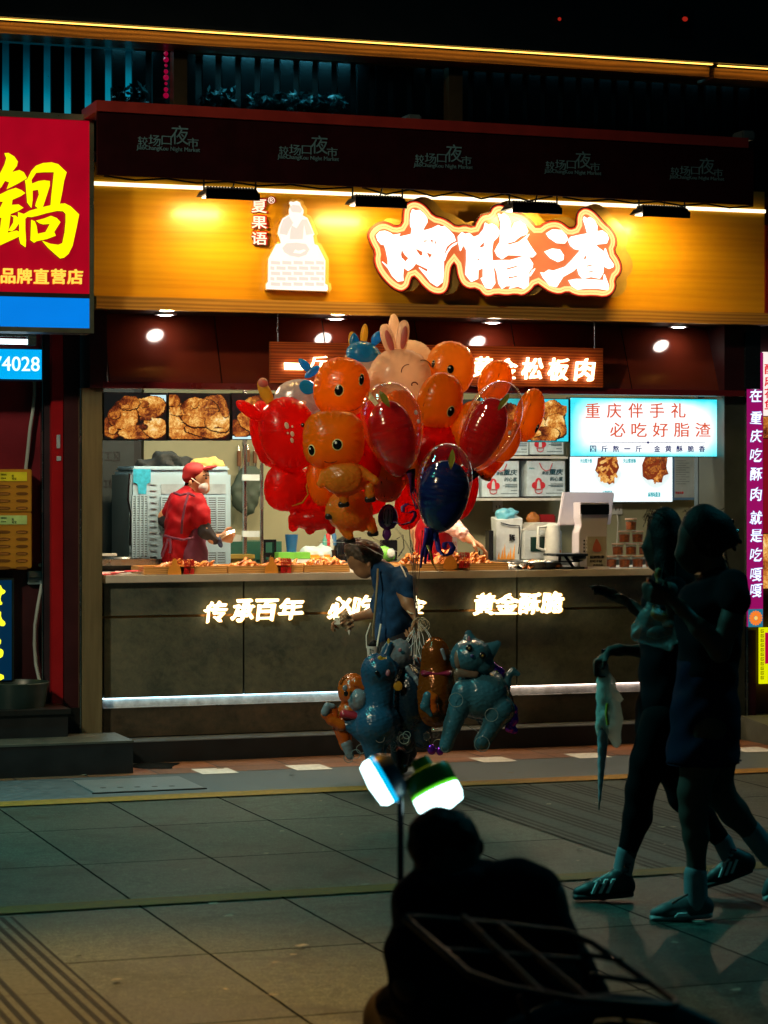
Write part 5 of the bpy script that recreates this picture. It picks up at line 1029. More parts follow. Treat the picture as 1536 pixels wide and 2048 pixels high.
PT = {'A': [[(60, 115), (110, 112), (190, 160), (238, 230), (225, 290), (160, 372), (260, 345), (320, 375), (365, 455), (240, 530), (90, 605), (125, 510), (65, 490), (10, 580), (-60, 640), (-120, 560), (0, 390), (60, 270), (85, 180)]],
 'B': [[(-100, 700), (0, 675), (110, 620), (210, 588), (290, 620), (340, 660), (280, 700), (165, 750), (155, 820), (250, 815), (315, 860), (240, 905), (140, 945), (120, 1110), (100, 1200), (220, 1170), (264, 1190), (262, 1250), (0, 1370), (-100, 1400), (-100, 1180), (0, 1150), (20, 990), (-60, 1000), (-60, 880), (0, 860), (40, 775), (-60, 775)]],
 'C': [[(150, 965), (205, 965), (250, 1000), (250, 1080), (200, 1150), (160, 1180), (110, 1170), (180, 1060), (185, 990)]],
 'D': [[(370, 470), (430, 350), (490, 285), (580, 250), (700, 240), (790, 265), (905, 375), (870, 490), (845, 640), (812, 805), (880, 800), (960, 840), (1075, 950), (1040, 1130), (985, 1380), (930, 1490), (870, 1540), (820, 1550), (750, 1490), (650, 1400), (575, 1310), (680, 1350), (790, 1365), (850, 1340), (880, 1200), (895, 1050), (895, 940), (860, 905), (780, 900), (640, 930), (520, 965), (430, 985), (370, 980), (340, 1010), (340, 1150), (350, 1300), (345, 1395), (280, 1350), (260, 1280), (262, 1100), (248, 1000), (245, 920), (320, 945), (400, 900), (520, 865), (480, 835), (490, 790), (530, 680), (520, 610), (440, 625), (440, 750), (425, 858), (370, 785), (350, 540), (340, 480)], [(425, 480), (490, 380), (600, 372), (735, 372), (700, 700), (690, 825), (580, 850), (630, 700), (675, 560), (675, 495), (600, 485), (520, 495), (432, 530)]],
 'E': [[(425, 1025), (470, 1045), (495, 1110), (510, 1215), (620, 1190), (680, 1078), (590, 1085), (540, 1070), (490, 1035), (600, 1005), (690, 970), (770, 1000), (820, 1055), (735, 1190), (757, 1240), (640, 1285), (495, 1315), (465, 1335), (415, 1300)]]}
YEL = emit('sign_yellow', (1, .93, .0), 1.15); o = MB(); o2 = MB()
for k, p in enumerate(PT.values()):
    q = ppoly([z4(s) for s in p], DS + .004 - .0008 * k, .012); o.add(q.v, q.f)
    q = ppoly([[(x - .8, y + 1.0) for x, y in z4(s)] for s in p], DS + .0085 - .0003 * k, .001); o2.add(q.v, q.f)
o.build('big_character', YEL, t); o2.build('character_edge', mat('edge_dark', (.03, .004, .004), .5), t)
o = MB(); o2 = MB()
for ch, x0, x1 in (('品', 1, 30), ('牌', 33, 63), ('直', 67, 97), ('营', 102, 131), ('店', 134, 165)):
    yo = (x0) * .012; q = ptext(ch, x0, 537 + yo, x1, 567 + yo, DS + .009, .02, .03); o.add(q.v, q.f); q = ptext(ch, x0 - 1, 538 + yo, x1 - 1, 568 + yo, DS + .0095, .004, .05); o2.add(q.v, q.f)
o.build('characters', emit('sign_small_yellow', (1, .72, .08), 1.0), t); o2.build('character_edge', emit('sign_small_red', (.8, .06, .01), 1.0, False), t)
# fluorescent tube and number sign
t = T('tube_lamp', 'horizontal fluorescent tube in a metal fitting under red lightbox', 'tube lamp', (LX(30, -.2), -.2, LZ(30, 690, -.2)))
q = prect(-230, 676, 55, 686, -.2); rbox('tube', q[0], q[1], -.21, -.18, q[2], q[3], emit('tube_cool', (.80, .97, 1), 3.5), t); q = prect(54, 664, 71, 692, -.2); rbox('end_fitting', q[0], q[1], -.23, -.16, q[2], q[3], mat('fitting_chrome', (.4, .55, .58), .2, .8), t, bev=.004); q = prect(-230, 664, 71, 671, -.2); rbox('rail', q[0], q[1], -.22, -.15, q[2], q[3], MATS['fitting_chrome'], t)
q = prect(-230, 694, 86, 760, -.2); t = T('number_sign', 'bright blue lit sign with white phone digits', 'sign', ((q[0] + q[1]) / 2, -.2, q[2])); rbox('case', q[0], q[1], -.188, -.12, q[2], q[3], mat('case_navy', (.01, .02, .04), .4), t); rbox('face', q[0], q[1] - .008, -.2, -.189, q[2] + .01, q[3] - .008, emit('blue_glow', (.0, .40, .86), 1.1), t)
ptext('74028', -14, 713, 79, 742, -.2, .006, .012).build('digits', emit('digit_white', (.85, 1, 1), 1.3), t)
rbox('bracket', LX(30, -.12), LX(40, -.12), -.12, .1, q[2] + .1, q[2] + .14, m_grey, t)
# power bank station, junction box, cable, neon board, basin
m_pby = mat('station_orange', (.42, .20, .018), .4, var=.08); m_pbs = mat('slot_dark', (.14, .055, .004), .5)
def station(y0, y1, lab, stick, rows, filled):
    q = prect(-70, y0, 64, y1, -.05); t = T('power_bank_station', lab, 'power bank station', ((q[0] + q[1]) / 2, -.05, q[2])); rbox('casing', q[0], q[1], -.05, .119, q[2] + .001, q[3] - .001, m_pby, t, bev=.006)
    s = prect(-70, y0 + 6, 54, y0 + 24, -.054); rbox('label_strip', s[0], s[1], -.054, -.0502, s[2], s[3], stick, t)
    o = MB(); 
    for w_ in (('扫码充电', 2, 13, y0 + 9, y0 + 13), ('www', 2, 12, y0 + 17, y0 + 20), ('充', 23, 28, y0 + 11, y0 + 17), ('电宝', 24, 33, y0 + 17, y0 + 22)): qq = ptext(w_[0], w_[1], w_[3], w_[2], w_[4], -.054, .0012, .01); o.add(qq.v, qq.f)
    o.build('print', m_posd, t)
    for j in range(rows):
        for i, (a, b) in enumerate(((-14, 21), (32, 56))):
            yy = y0 + (35 if rows == 4 else 39) + 14.4 * j; s = prect(a, yy - 3.2, b, yy + 3.2, -.052)
            MB().prism(smoothpoly([(s[0], s[2]), (s[1], s[2]), (s[1], s[3]), (s[0], s[3])], 2), -.0525, -.0495).build('slot', m_pbs, t)
            if (j, i) in filled: s = prect(a + 3, yy - .8, b - 4, yy + 2.4, -.054); rbox('power_bank', s[0], s[1], -.056, -.053, s[2], s[3], mat('bank_brown', (.32, .14, .03), .35), t)
station(938, 1025, 'orange power bank station with yellow label strip, upper of the two', mat('label_yellow', (.66, .62, .02), .5), 4, {(0, 0), (1, 0), (2, 0), (3, 0), (3, 1)}); station(1025, 1138, 'orange power bank station with pale green label strip, lower of the two', mat('label_green', (.42, .66, .24), .5), 6, {(0, 1), (1, 0), (2, 0), (3, 0), (3, 1), (4, 1)})
m_cab = mat('cable_grey', (.30, .36, .36), .5)
cb = lambda x, y, d: (L(x, y, d)[0], d, L(x, y, d)[1])
tag(MB().tube([cb(69, 760, .09), cb(69, 790, .09), cb(66, 820, .08), cb(60, 860, .08), cb(56, 900, .08), cb(51, 945, .1)], .011, 8).build('cable', m_cab, smooth=True), 'grey cable running from blue number sign to the power bank stations', 'cable')
tag(MB().tube([cb(84, 1168, .06), cb(76, 1210, .05), cb(70, 1250, .05), cb(69, 1290, .04), cb(72, 1330, .02), cb(79, 1362, -.03)], .011, 8).build('cable', m_cab, smooth=True), 'grey hose hanging from junction box down into the dark basin', 'hose')
q = prect(56, 1142, 84, 1169, .06); t = T('junction_box', 'small pale junction box on dark red panel', 'junction box', ((q[0] + q[1]) / 2, .06, q[2])); rbox('casing', q[0], q[1], .06, .099, q[2], q[3], mat('box_blue', (.17, .26, .30), .5), t, bev=.004); rbox('lid_line', q[0] + .004, q[1] - .004, .0575, .0602, .5 * (q[2] + q[3]) - .002, .5 * (q[2] + q[3]) + .002, m_grey, t); MB().ball(cb(80, 1130, .07), .012).build('knob', m_cab, t)
q = prect(-120, 1157, 28, 1362, .02); t = T('neon_board', 'navy light board with glowing yellow brush characters at the left edge', 'sign', ((q[0] + q[1]) / 2, .02, q[2])); rbox('case', q[0], q[1], .02, .09, q[2], q[3], mat('board_frame', (.01, .02, .02), .4), t); rbox('face', q[0], q[1] - .015, .014, .0195, q[2], q[3] - .012, emit('board_navy', (.0, .018, .05), 1.0, False), t)
YN = emit('neon_yellow', (1, .95, .02), 1.3)
o = MB()
for p in ([(-22, 1184), (-2, 1181), (0, 1168), (4, 1178), (11, 1181), (9, 1187), (2, 1189), (0, 1201), (5, 1206), (2, 1210), (-20, 1211)], [(-20, 1222), (2, 1220), (1, 1236), (12, 1246), (6, 1254), (-8, 1246), (-22, 1256), (-8, 1236)], [(-20, 1284), (-2, 1276), (3, 1282), (-4, 1296), (5, 1299), (7, 1306), (3, 1316), (-20, 1320)], [(-24, 1348), (6, 1347), (8, 1360), (-20, 1361)]): w_ = ppoly([smoothpoly(p, 1)], .013, .008); o.add(w_.v, w_.f)
o.build('brush_characters', YN, t)
u, dd_ = LX(30, -.14), -.16; zb_ = LZ(40, 1412, -.14); zt_ = LZ(40, 1364, -.14)
t = T('basin', 'dark green plastic basin standing on ledge below neon board', 'basin', (u, dd_, zb_)); r_ = LX(97, -.14) - u
MB().lathe([(.0001, zb_), (r_ * .86, zb_), (r_ * .96, zt_ - .02), (r_, zt_), (r_ * .97, zt_ + .004), (r_ * .92, zt_ - .015), (r_ * .82, zb_ + .01), (.0001, zb_ + .01)], (u, dd_, 0), 36).build('tub', mat('basin_green', (.014, .03, .028), .35, var=.2), t, smooth=True)
t = T('ledge', 'black ledge carrying the dark basin beside the ramp', 'ledge', (u, -.2, STEP)); rbox('top', LX(-120, -.3), LX(120, -.1), -.42, -.022, zb_ - .03, zb_ - .001, MATS['base_black'], t); rbox('front', LX(-120, -.3), LX(115, -.1), -.40, -.024, zt if False else STEP, zb_ - .0305, m_riser, t)

# ================================================================ RIGHT NEIGHBOUR
t = T('neighbour_wall', 'dark red wall strip at the right edge of the picture', 'wall', (LX(1515, 0), 0, STEP)); rbox('panel', LX(1496, .06), LX(1700, .06), .06, .12, STEP, 2.9, m_dred2, t); rbox('end_post', LX(1496, -.02), LX(1512, -.02), -.02, .058, STEP, LZ(1505, 1260, 0), mat('end_post', (.045, .003, .012), .4), t)
rbox('upper_panel', LX(1526, -.2), LX(1700, -.2), -.2, -.15, 2.9, 3.6, m_dred, t)
DQ = -.06
q = prect(1494, 705, 1527, 1253, DQ); t = T('vertical_banner', 'tall magenta lit banner with white brush characters and orange flower', 'banner', ((q[0] + q[1]) / 2, DQ, q[2])); rbox('case', q[0] - .004, q[1], DQ + .004, DQ + .05, q[2], q[3], m_grey, t); rbox('face', q[0], q[1] - .004, DQ, DQ + .0035, q[2], q[3], emit('banner_magenta', (.30, .004, .11), 1.0), t)
o, o2 = MB(), MB()
for ch, y in (('在', 778), ('重', 822), ('庆', 859), ('吃', 897), ('酥', 935), ('肉', 975), ('就', 1022), ('是', 1058), ('吃', 1096), ('嘎', 1136), ('嘎', 1168)):
    w_ = ptext(ch, 1500, y, 1524, y + 26, DQ - .0035, .002, .012, .12, rough=.003); o.add(w_.v, w_.f); w_ = ptext(ch, 1499.4, y - .6, 1524.6, y + 26.6, DQ - .001, .002, .035, .12, rough=.003); o2.add(w_.v, w_.f)
o.build('characters', emit('banner_white', (.85, .95, 1), 1.3, False), t); o2.build('character_glow', emit('banner_blue', (.16, .22, .85), 1.0, False), t)
fo = MB(); c = L(1511, 1236, DQ)
for i in range(16): a = i * math.pi / 8; fo.prism([(c[0] + .016 * math.cos(a - .25), c[1] + .016 * math.sin(a - .25)), (c[0] + .046 * math.cos(a - .16), c[1] + .046 * math.sin(a - .16)), (c[0] + .051 * math.cos(a), c[1] + .051 * math.sin(a)), (c[0] + .046 * math.cos(a + .16), c[1] + .046 * math.sin(a + .16)), (c[0] + .016 * math.cos(a + .25), c[1] + .016 * math.sin(a + .25))], DQ - .005 - .0005 * (i % 2), DQ - .003)
rbox('flower_ground', c[0] - .055, q[1] - .006, DQ - .002, DQ - .0003, c[1] - .06, c[1] + .06, emit('flower_teal', (.02, .22, .35), .8, False), t); fo.build('flower', emit('flower_orange', (.95, .22, .02), 1.0, False), t); MB().prism([(c[0] + .013 * math.cos(i * .52), c[1] + .013 * math.sin(i * .52)) for i in range(12)], DQ - .007, DQ - .0055).build('flower_heart', emit('flower_yellow', (1, .65, .15), 1.0, False), t)
q = prect(1520, 1254, 1640, 1366, -.04); t = T('key_pattern_sign', 'yellow bordered sign with greek key pattern at the right edge', 'sign', ((q[0] + q[1]) / 2, -.04, q[2])); rbox('face', q[0], q[1], -.04, -.02, q[2], q[3], emit('key_yellow', (.78, .82, .0), 1.0), t)
s = prect(1530, 1264, 1640, 1326, -.041); rbox('red_field', s[0], s[1], -.043, -.0405, s[2], s[3], emit('key_red', (.45, .0, .05), 1, False), t)
ky = MB()
for i in range(11):
    yy = 1259 + 9.3 * i
    for a, b, c_, e in ((1521.5, 1528, 0, 1.1), (1521.5, 1522.7, 0, 6.5), (1521.5, 1527, 5.4, 6.5), (1525.8, 1527, 2.6, 6.5), (1524, 1527, 2.6, 3.6)): s = prect(a, yy + c_, b, yy + e, -.041); ky.box(s[0], s[1], -.0425, -.0403, s[2], s[3])
ky.build('key_pattern', emit('key_dark', (.10, .05, .0), 1, False), t)
q = prect(1519, 703, 1640, 1130, .0); t = T('menu_board', 'lit food menu board of the neighbour cut by the right edge', 'sign', ((q[0] + q[1]) / 2, 0, q[2])); s = prect(1527, 705, 1640, 832, 0); rbox('white_face', s[0], s[1], .0, .02, s[2], s[3], emit('board_white', (1, .85, .78), 1.1, False), t)
s = prect(1527, 1068, 1640, 1176, 0); rbox('food_picture', s[0], s[1], .0, .02, s[2], s[3], pm[1], t); s = prect(1528, 878, 1640, 1066, 0); rbox('red_face', s[0], s[1], .0, .02, s[2], s[3], emit('board_red', (.20, .004, .01), 1, False), t); s = prect(1528, 834, 1640, 876, 0); rbox('food_picture', s[0], s[1], .0, .02, s[2], s[3], pm[2], t)
o = MB()
for ch, y in (('酥', 728), ('麻', 752), ('花', 776), ('鱼', 798)): w_ = ptext(ch, 1529, y, 1552, y + 21, -.001, .002, .03); o.add(w_.v, w_.f)
o.build('characters', emit('board_redtext', (.75, .02, .03), 1, False), t)
t = T('ramp', 'short dark concrete ramp at the right edge behind the women', 'ramp', (LX(1530, -.5), -.5, 0)); uu = LX(1488, -.3); MB().hexa([(uu, -.75, 0), (uu + 2, -.75, 0), (uu, -.256, 0), (uu + 2, -.256, 0), (uu, -.75, .12), (uu + 2, -.75, .12), (uu, -.256, .16), (uu + 2, -.256, .16)]).build('slab', mat('ramp_concrete', (.07, .075, .06), .6, var=.3, bump=.2), t)
# ================================================================ BALLOONS
def foilmat(name, c, tr=.35, rough=.2, metal=0.0):
    if name in MATS: return MATS[name]
    x = N(name); c = C4(c); f = x.noise(5, 3)
    cc = x.ramp(f, (.3, tuple(v * .82 for v in c[:3])), (.7, c[:3])); x.l(cc, x.p.inputs['Base Color'])
    x.setp(Roughness=rough + .04, Metallic=metal, Specular_IOR_Level=.5, Coat_Weight=.35 if tr > .3 else .1, Coat_Roughness=.08)
    wr = x.noise(16, 3, .6, x.mapping(1, 1, 2.6), 1.0); x.bump(wr, .25, .014)
    tb = x.n('ShaderNodeBsdfTranslucent'); x.l(cc, tb.inputs[0]); mx = x.n('ShaderNodeMixShader'); mx.inputs[0].default_value = min(.62, tr * 1.3)
    x.l(x.p.outputs[0], mx.inputs[1]); x.l(tb.outputs[0], mx.inputs[2]); tp = x.n('ShaderNodeBsdfTransparent'); x.l(cc, tp.inputs[0]); m2 = x.n('ShaderNodeMixShader'); m2.inputs[0].default_value = max(0, tr - .22) * .9; x.l(mx.outputs[0], m2.inputs[1]); x.l(tp.outputs[0], m2.inputs[2]); x.l(m2.outputs[0], x.out.inputs['Surface']); MATS[name] = x.m; return x.m
F_OR = foilmat('foil_orange', (1.0, .33, .006), .45); F_ORB = foilmat('foil_light_orange', (1.0, .42, .04), .45); F_RED = foilmat('foil_red', (.95, .022, .012), .48); F_WH = foilmat('foil_white', (1.0, .76, .56), .45); F_PK = foilmat('foil_pink', (.80, .30, .25), .4); F_BL = foilmat('foil_blue', (.015, .30, .72), .35); F_YE = foilmat('foil_yellow', (.80, .52, .06), .4); F_SIL = foilmat('foil_silver', (.62, .55, .58), .3, .18, .3)
m_eye = mat('eye_black', (.004, .003, .003), .1, spec=.8); m_ew = mat('eye_white', (.85, .8, .7), .3); m_er = mat('eye_ring', (.65, .55, .18), .3); m_line = mat('face_line', (.10, .012, .006), .4); m_foot = mat('hoof_black', (.012, .008, .006), .35); m_spot = mat('spot_cream', (.78, .52, .34), .4)
class Bal:
    def __init__(s, name, label, cx, cy, Y, rot=0, yaw=0, group='balloons in the upper bunch', cat='balloon'):
        s.Y = Y; s.s = Y / F; s.M = Matrix.Translation(W(cx, cy, Y)) @ Matrix.Rotation(R(rot), 4, 'Y') @ Matrix.Rotation(R(yaw), 4, 'Z')
        s.t = T(name, label, cat, (0, 0, 0), group, s.M)
    def pil(s, w, h, t=.55, n=2.0, seed=0, c=(0, 0), dy=0, rot=0, nt=84, nr=13, amp=1.0, tp=0.0):
        # foil pillow: rim wrinkles, seam line, w x h in photo pixels at this depth
        k = s.s; a, b = w / 2 * k, h / 2 * k; th = t * min(a, b); rr = random.Random(seed); ph = [rr.uniform(0, 6.3) for _ in range(6)]
        V = []; Rm = Matrix.Rotation(R(rot), 3, 'Y'); nfr = 19 + seed % 7
        for sg in (-1, 1):
            for j in range(nr + 1):
                r = (j / nr) ** .8
                for i in range(nt):
                    q = 2 * math.pi * i / nt; cq, sq = math.cos(q), math.sin(q); rad = 1 / (abs(cq) ** n + abs(sq) ** n) ** (1 / n)
                    wv = math.sin(nfr * q + ph[0] + 1.5 * math.sin(3 * q + ph[1])) * .6 + .4 * math.sin((nfr * 2 - 5) * q + ph[2])
                    e = max(0, (r - .62) / .38); rad *= r * (1 + .012 * amp * wv * e * e)
                    y = sg * th * (max(0, 1 - r ** 2.5)) ** .62 * (1 + .16 * amp * wv * e) + sg * .002
                    x = rad * cq * a * (1 + tp * rad * sq); V.append(Rm @ Vector((x, y, rad * sq * b)) + Vector((c[0] * k, dy * k, -c[1] * k)))
        m = MB(); o = (nr + 1) * nt
        fc = [(j * nt + i, j * nt + (i + 1) % nt, (j + 1) * nt + (i + 1) % nt, (j + 1) * nt + i) for j in range(nr) for i in range(nt)]
        m.add(V, fc + [tuple(p + o for p in reversed(f)) for f in fc] + [(nr * nt + i, nr * nt + (i + 1) % nt, o + nr * nt + (i + 1) % nt, o + nr * nt + i) for i in range(nt)])
        s.fr = (a, b, th, n, c, dy, rot); return m
    def put(s, x, z, lift=0.0):            # point on the front of the last pillow, photo pixels from its centre (z down)
        a, b, th, n, c, dy, rot = s.fr; k = s.s
        def P(x, z):
            r = min(.999, (abs(x * k / a) ** n + abs(z * k / b) ** n) ** (1 / n)); return Vector((x * k, -th * (1 - r ** 2.5) ** .62 - lift, -z * k))
        p = P(x, z); nx = (P(x + 1, z) - P(x - 1, z)).cross(P(x, z + 1) - P(x, z - 1)).normalized()
        if nx.y > 0: nx = -nx
        Rm = Matrix.Rotation(R(rot), 3, 'Y'); return Rm @ p + Vector((c[0] * k, dy * k, -c[1] * k)), Rm @ nx
    def disc(s, name, x, z, rx, rz, m, parent=None, th=1.2, lift=0):
        p, nx = s.put(x, z); k = s.s; q = Vector((0, -1, 0)).rotation_difference(nx).to_matrix(); mb = MB(); mb.ball(p + nx * (lift * k), (rx * k, th * k, rz * k), 18, 10, q); return mb.build(name, m, parent or s.t, True)
    def eye(s, x, z, r, rz=None):
        rz = rz or r; e = s.disc('eye', x, z, r * 1.22, rz * 1.2, m_er, None, .7); s.disc('pupil', x, z, r, rz, m_eye, e, 1.2, .4); s.disc('glint', x - r * .3, z - rz * .35, r * .26, r * .26, m_ew, e, .9, 1.5)
    def line(s, name, pts, r, m):
        MB().tube([s.put(x, z, .002)[0] for x, z in pts], r * s.s, 6).build(name, m, s.t)
    def add(s, name, mb, m, parent=None): return mb.build(name, m, parent or s.t, True)
def arc(cx, cz, r, a0, a1, n=9, ry=None): return [(cx + r * math.cos(R(a0 + (a1 - a0) * i / (n - 1))), cz + (ry or r) * math.sin(R(a0 + (a1 - a0) * i / (n - 1)))) for i in range(n)]
YB = 14.0
# back row
b = Bal('foil_balloon', 'blue and white horned foil balloon with pale yellow horns at the top', 730, 735, YB + .35, 18)
b.add('head', b.pil(92, 84, .7, 2.2, 3), F_WH); b.add('cap', b.pil(72, 56, .9, 2, 4, (-10, -22), -7), F_BL)
b.add('ear', b.pil(20, 36, .4, 1.6, 5, (-36, -42), -2, -22, amp=.5), F_BL); b.add('ear', b.pil(20, 34, .4, 1.6, 6, (4, -62), -2, 10, amp=.5), F_BL); b.add('horn', b.pil(15, 44, .6, 2, 7, (-22, -62), 2, -12, amp=1.5), F_YE); b.add('horn', b.pil(14, 34, .6, 2, 8, (-42, -44), 2, -20, amp=1.5), F_YE)
b = Bal('foil_balloon', 'silver white spotted foil balloon with a blue patch and blue leaf ears', 596, 800, YB + .35, -8)
b.add('head', b.pil(96, 84, .7, 2.2, 9), F_SIL); b.disc('patch', 22, -22, 16, 17, F_BL); [b.disc('spot', x, z, r, r * .8, m_spot) for x, z, r in ((-14, 1, 4), (-4, 3, 6), (10, 8, 7), (-26, 6, 3))]
for c, rt in (((24, -66), -35), ((36, -52), 60)): b.add('ear', b.pil(17, 38, .4, 1.7, 10, c, 2, rt, amp=.5), F_BL)
b = Bal('foil_balloon', 'white rabbit foil balloon partly hidden behind the smiling rabbit', 822, 720, YB + .5, 10)
b.add('head', b.pil(86, 80, .7, 2.2, 11), F_WH); b.add('ear', b.pil(24, 72, .5, 2, 12, (-42, -50), 0, -14), F_WH); b.add('ear', b.pil(22, 60, .5, 2, 13, (-52, -34), 0, -20), F_WH)
b = Bal('foil_balloon', 'smiling cream white rabbit foil balloon with pink lined ears', 800, 758, YB + .12, 6)
b.add('head', b.pil(126, 122, .7, 2.2, 14), F_WH)
b.line('closed_eye', arc(16, -14, 15, 170, 265), 1.0, m_line); b.line('closed_eye', arc(44, -26, 16, 245, 345), 1.0, m_line); b.line('nose', arc(30, 10, 6, 150, 350, ry=5), 1.4, m_line); b.line('mouth', arc(50, 12, 6, 20, 100), 1.0, m_line)
for c, rt in (((-32, -76), -24), ((-4, -86), 2)):
    e = b.add('ear', b.pil(26, 64, .5, 2.3, 15, c, -1, rt), F_WH); b.add('ear_lining', b.pil(13, 46, .5, 2.3, 16, (c[0] + 3, c[1] + 3), -6, rt, amp=.3), F_PK, e)
b = Bal('foil_balloon', 'bright orange round foil balloon face highest on the right', 900, 738, YB + .28, 8, 12)
b.add('head', b.pil(100, 112, .7, 2.2, 17), F_ORB); b.eye(-7, 2, 6.5, 8.5); b.eye(-40, -4, 4, 7)
def seam(b, pts): b.line('seam', pts, .7, m_line)
b = Bal('foil_balloon', 'small orange foil balloon with back seam between sign and right clear balloon', 990, 762, YB + .3, 22)
b.add('head', b.pil(66, 88, .7, 2, 18), F_OR); seam(b, [(-2, -40), (2, -14), (3, 14), (0, 40)])
b = Bal('foil_balloon', 'rightmost orange oval foil balloon with a curved seam', 1058, 830, YB + .2, 16)
b.add('head', b.pil(58, 110, .8, 2, 19), F_OR); seam(b, [(6, -52), (-4, -20), (-7, 20), (-4, 50)]); b.eye(22, 22, 4, 9)
b = Bal('foil_balloon', 'big orange smiling foil balloon face at the upper left of the bunch', 683, 776, YB - .1, 10, -14)
b.add('head', b.pil(116, 124, .72, 2.25, 20), F_OR); b.eye(7, 7, 8.5, 10.5); b.eye(44, -22, 5.5, 11); b.line('smile', arc(28, 18, 24, 15, 80), .8, m_line); seam(b, [(-44, -40), (-50, -10), (-44, 30), (-30, 52)])
b = Bal('foil_balloon', 'orange foil balloon face with one visible eye right of centre', 880, 803, YB - .1, 14, 18)
b.add('head', b.pil(94, 118, .75, 2.15, 21), F_OR); b.eye(16, 15, 7.5, 10); seam(b, [(-26, -46), (-36, -16), (-38, 16), (-30, 42)])
# red group
b = Bal('foil_balloon', 'large red spotted foil balloon with red and yellow horns at the left', 578, 868, YB - .05, -16, 10)
b.add('head', b.pil(118, 150, .75, 2.2, 22), F_RED)
[b.disc('spot', x, z, rx, rz, m_spot) for x, z, rx, rz in ((-6, -16, 5, 7.5), (4, -11, 2.4, 3), (-8, -1, 2.4, 3), (0, 3, 4.5, 6.5), (-4, 15, 4, 6))]; b.eye(26, -8, 4.2, 4.4); b.eye(52, -24, 2.5, 4)
b.add('horn', b.pil(26, 66, .7, 2, 23, (-62, -66), 4, -40), F_RED); b.add('horn', b.pil(24, 58, .7, 2, 24, (-22, -92), 4, -10), F_YE); b.add('horn_tip', b.pil(20, 22, .8, 2, 25, (-22, -112), 1, 0), F_PK)
b = Bal('foil_balloon', 'red foil balloon seen from its side behind the spotted red one', 532, 868, YB + .15, -12)
b.add('head', b.pil(62, 136, .9, 2, 26), F_RED); b.add('fin', b.pil(34, 70, .5, 2, 27, (-6, 24), -9, 14), F_RED)
b = Bal('foil_balloon', 'round red foil balloon with faint face at lower left of the bunch', 572, 974, YB + .02, 6)
b.add('head', b.pil(88, 98, .6, 2.3, 28), F_RED); b.add('fin', b.pil(24, 44, .5, 2.2, 29, (8, -10), -14), F_RED); b.line('closed_eye', arc(-8, -8, 20, 150, 240), .7, m_line)
for x in (-16, -10, -4, 2): b.line('blush_mark', [(x, 24), (x - 3, 34)], .7, m_line)
b.line('rim', [(30, -36), (38, -16), (33, 4), (38, 20), (28, 38), (8, 46)], 1.6, F_YE)
def walker(b, mt, body, legs, feet, arms=()):
    P = lambda x, z, dy=0: (x * b.s, dy * b.s, -z * b.s)
    pr = [('e', P(*body[:2]), (body[2] * b.s, body[2] * .8 * b.s, body[3] * b.s))]
    for a in legs: pr.append(('c', P(a[0], a[1], a[4] if len(a) > 4 else 0), P(a[2], a[3], a[4] if len(a) > 4 else 0), 11 * b.s, 9.5 * b.s))
    for a in arms: pr.append(('c', P(a[0], a[1], -8), P(a[2], a[3], -12), 9 * b.s, 8 * b.s))
    b.add('body', surf(pr, 2.2 * b.s, 7 * b.s, .6 * b.s, 90), mt)
    for x, z, dy in feet: b.add('hoof', surf([('c', P(x - 5, z, dy), P(x + 5, z - 1, dy), 6.5 * b.s, 6 * b.s), ('c', P(x - 7, z + 3, dy), P(x + 7, z + 2, dy), 4 * b.s, 4 * b.s)], 1.6 * b.s, 3 * b.s), m_foot)
b = Bal('foil_balloon', 'red foil balloon body with buttons and short legs under the red faces', 632, 1010, YB + .12)
b.add('torso', b.pil(104, 120, .5, 2.6, 30, (-4, -14)), F_RED); b.line('belly_line', [(-40, 20), (-10, 28), (30, 24)], .6, m_line); b.disc('button', -6, -22, 4, 4.5, F_RED); b.disc('button', -10, 8, 4, 5, F_RED)
walker(b, F_RED, (-2, 26, 52, 24), ((-44, 30, -46, 44), (-14, 34, -12, 50), (28, 30, 30, 50)), ())
# orange walkers
b = Bal('foil_balloon', 'orange smiling square faced foil balloon in front with belly print', 667, 880, YB - .45, 0, -6)
b.add('head', b.pil(124, 118, .72, 2.9, 31), F_OR); b.eye(-40, 21, 7.6, 10); b.eye(13, 10, 9, 10); b.line('smile', arc(-3, 34, 18, 40, 130, ry=12), .9, m_line)
walker(b, F_ORB, (22, 76, 46, 36), ((16, 100, 22, 122), (72, 96, 74, 112)), ((21, 128, -2), (74, 118, -2)), ((-18, 68, -24, 88), (58, 62, 86, 82)))
b.add('belly', b.pil(78, 64, .45, 2.4, 32, (22, 76), -18), F_ORB)
def bear(b, cx, cz, k=1.0):
    for x, z, r in ((0, 0, 7), (-5, -6, 2.6), (5, -6, 2.6)): b.disc('print_figure', cx + x * k, cz + z * k, r * k * .9, r * k * .8, mat('print_tan', (.55, .20, .04), .4), None, .8)
    b.disc('print_figure', cx, cz + 11 * k, 6 * k, 7 * k, mat('print_tan', (.55, .20, .04), .4), None, .8); b.line('print_outline', [(cx - 7 * k, cz + 8 * k), (cx - 12 * k, cz + 1 * k)], .8, m_line); b.line('print_outline', [(cx + 7 * k, cz + 8 * k), (cx + 12 * k, cz + 1 * k)], .8, m_line); b.line('print_outline', arc(cx, cz + 1, 3 * k, 20, 160), .7, m_line)
bear(b, 2, -4, .9)
b = Bal('foil_balloon', 'orange foil balloon body with belly print lowest in the bunch', 700, 1020, YB - .15)
b.add('torso', b.pil(92, 84, .55, 2.4, 33), F_ORB); bear(b, 8, -2, .9)
walker(b, F_ORB, (0, 2, 46, 40), ((-14, 34, -2, 52), (40, 24, 46, 40), (26, 22, 24, 34)), ((0, 60, 0), (46, 46, 0), (-38, 12, -16)), ((-40, -6, -42, 8),))
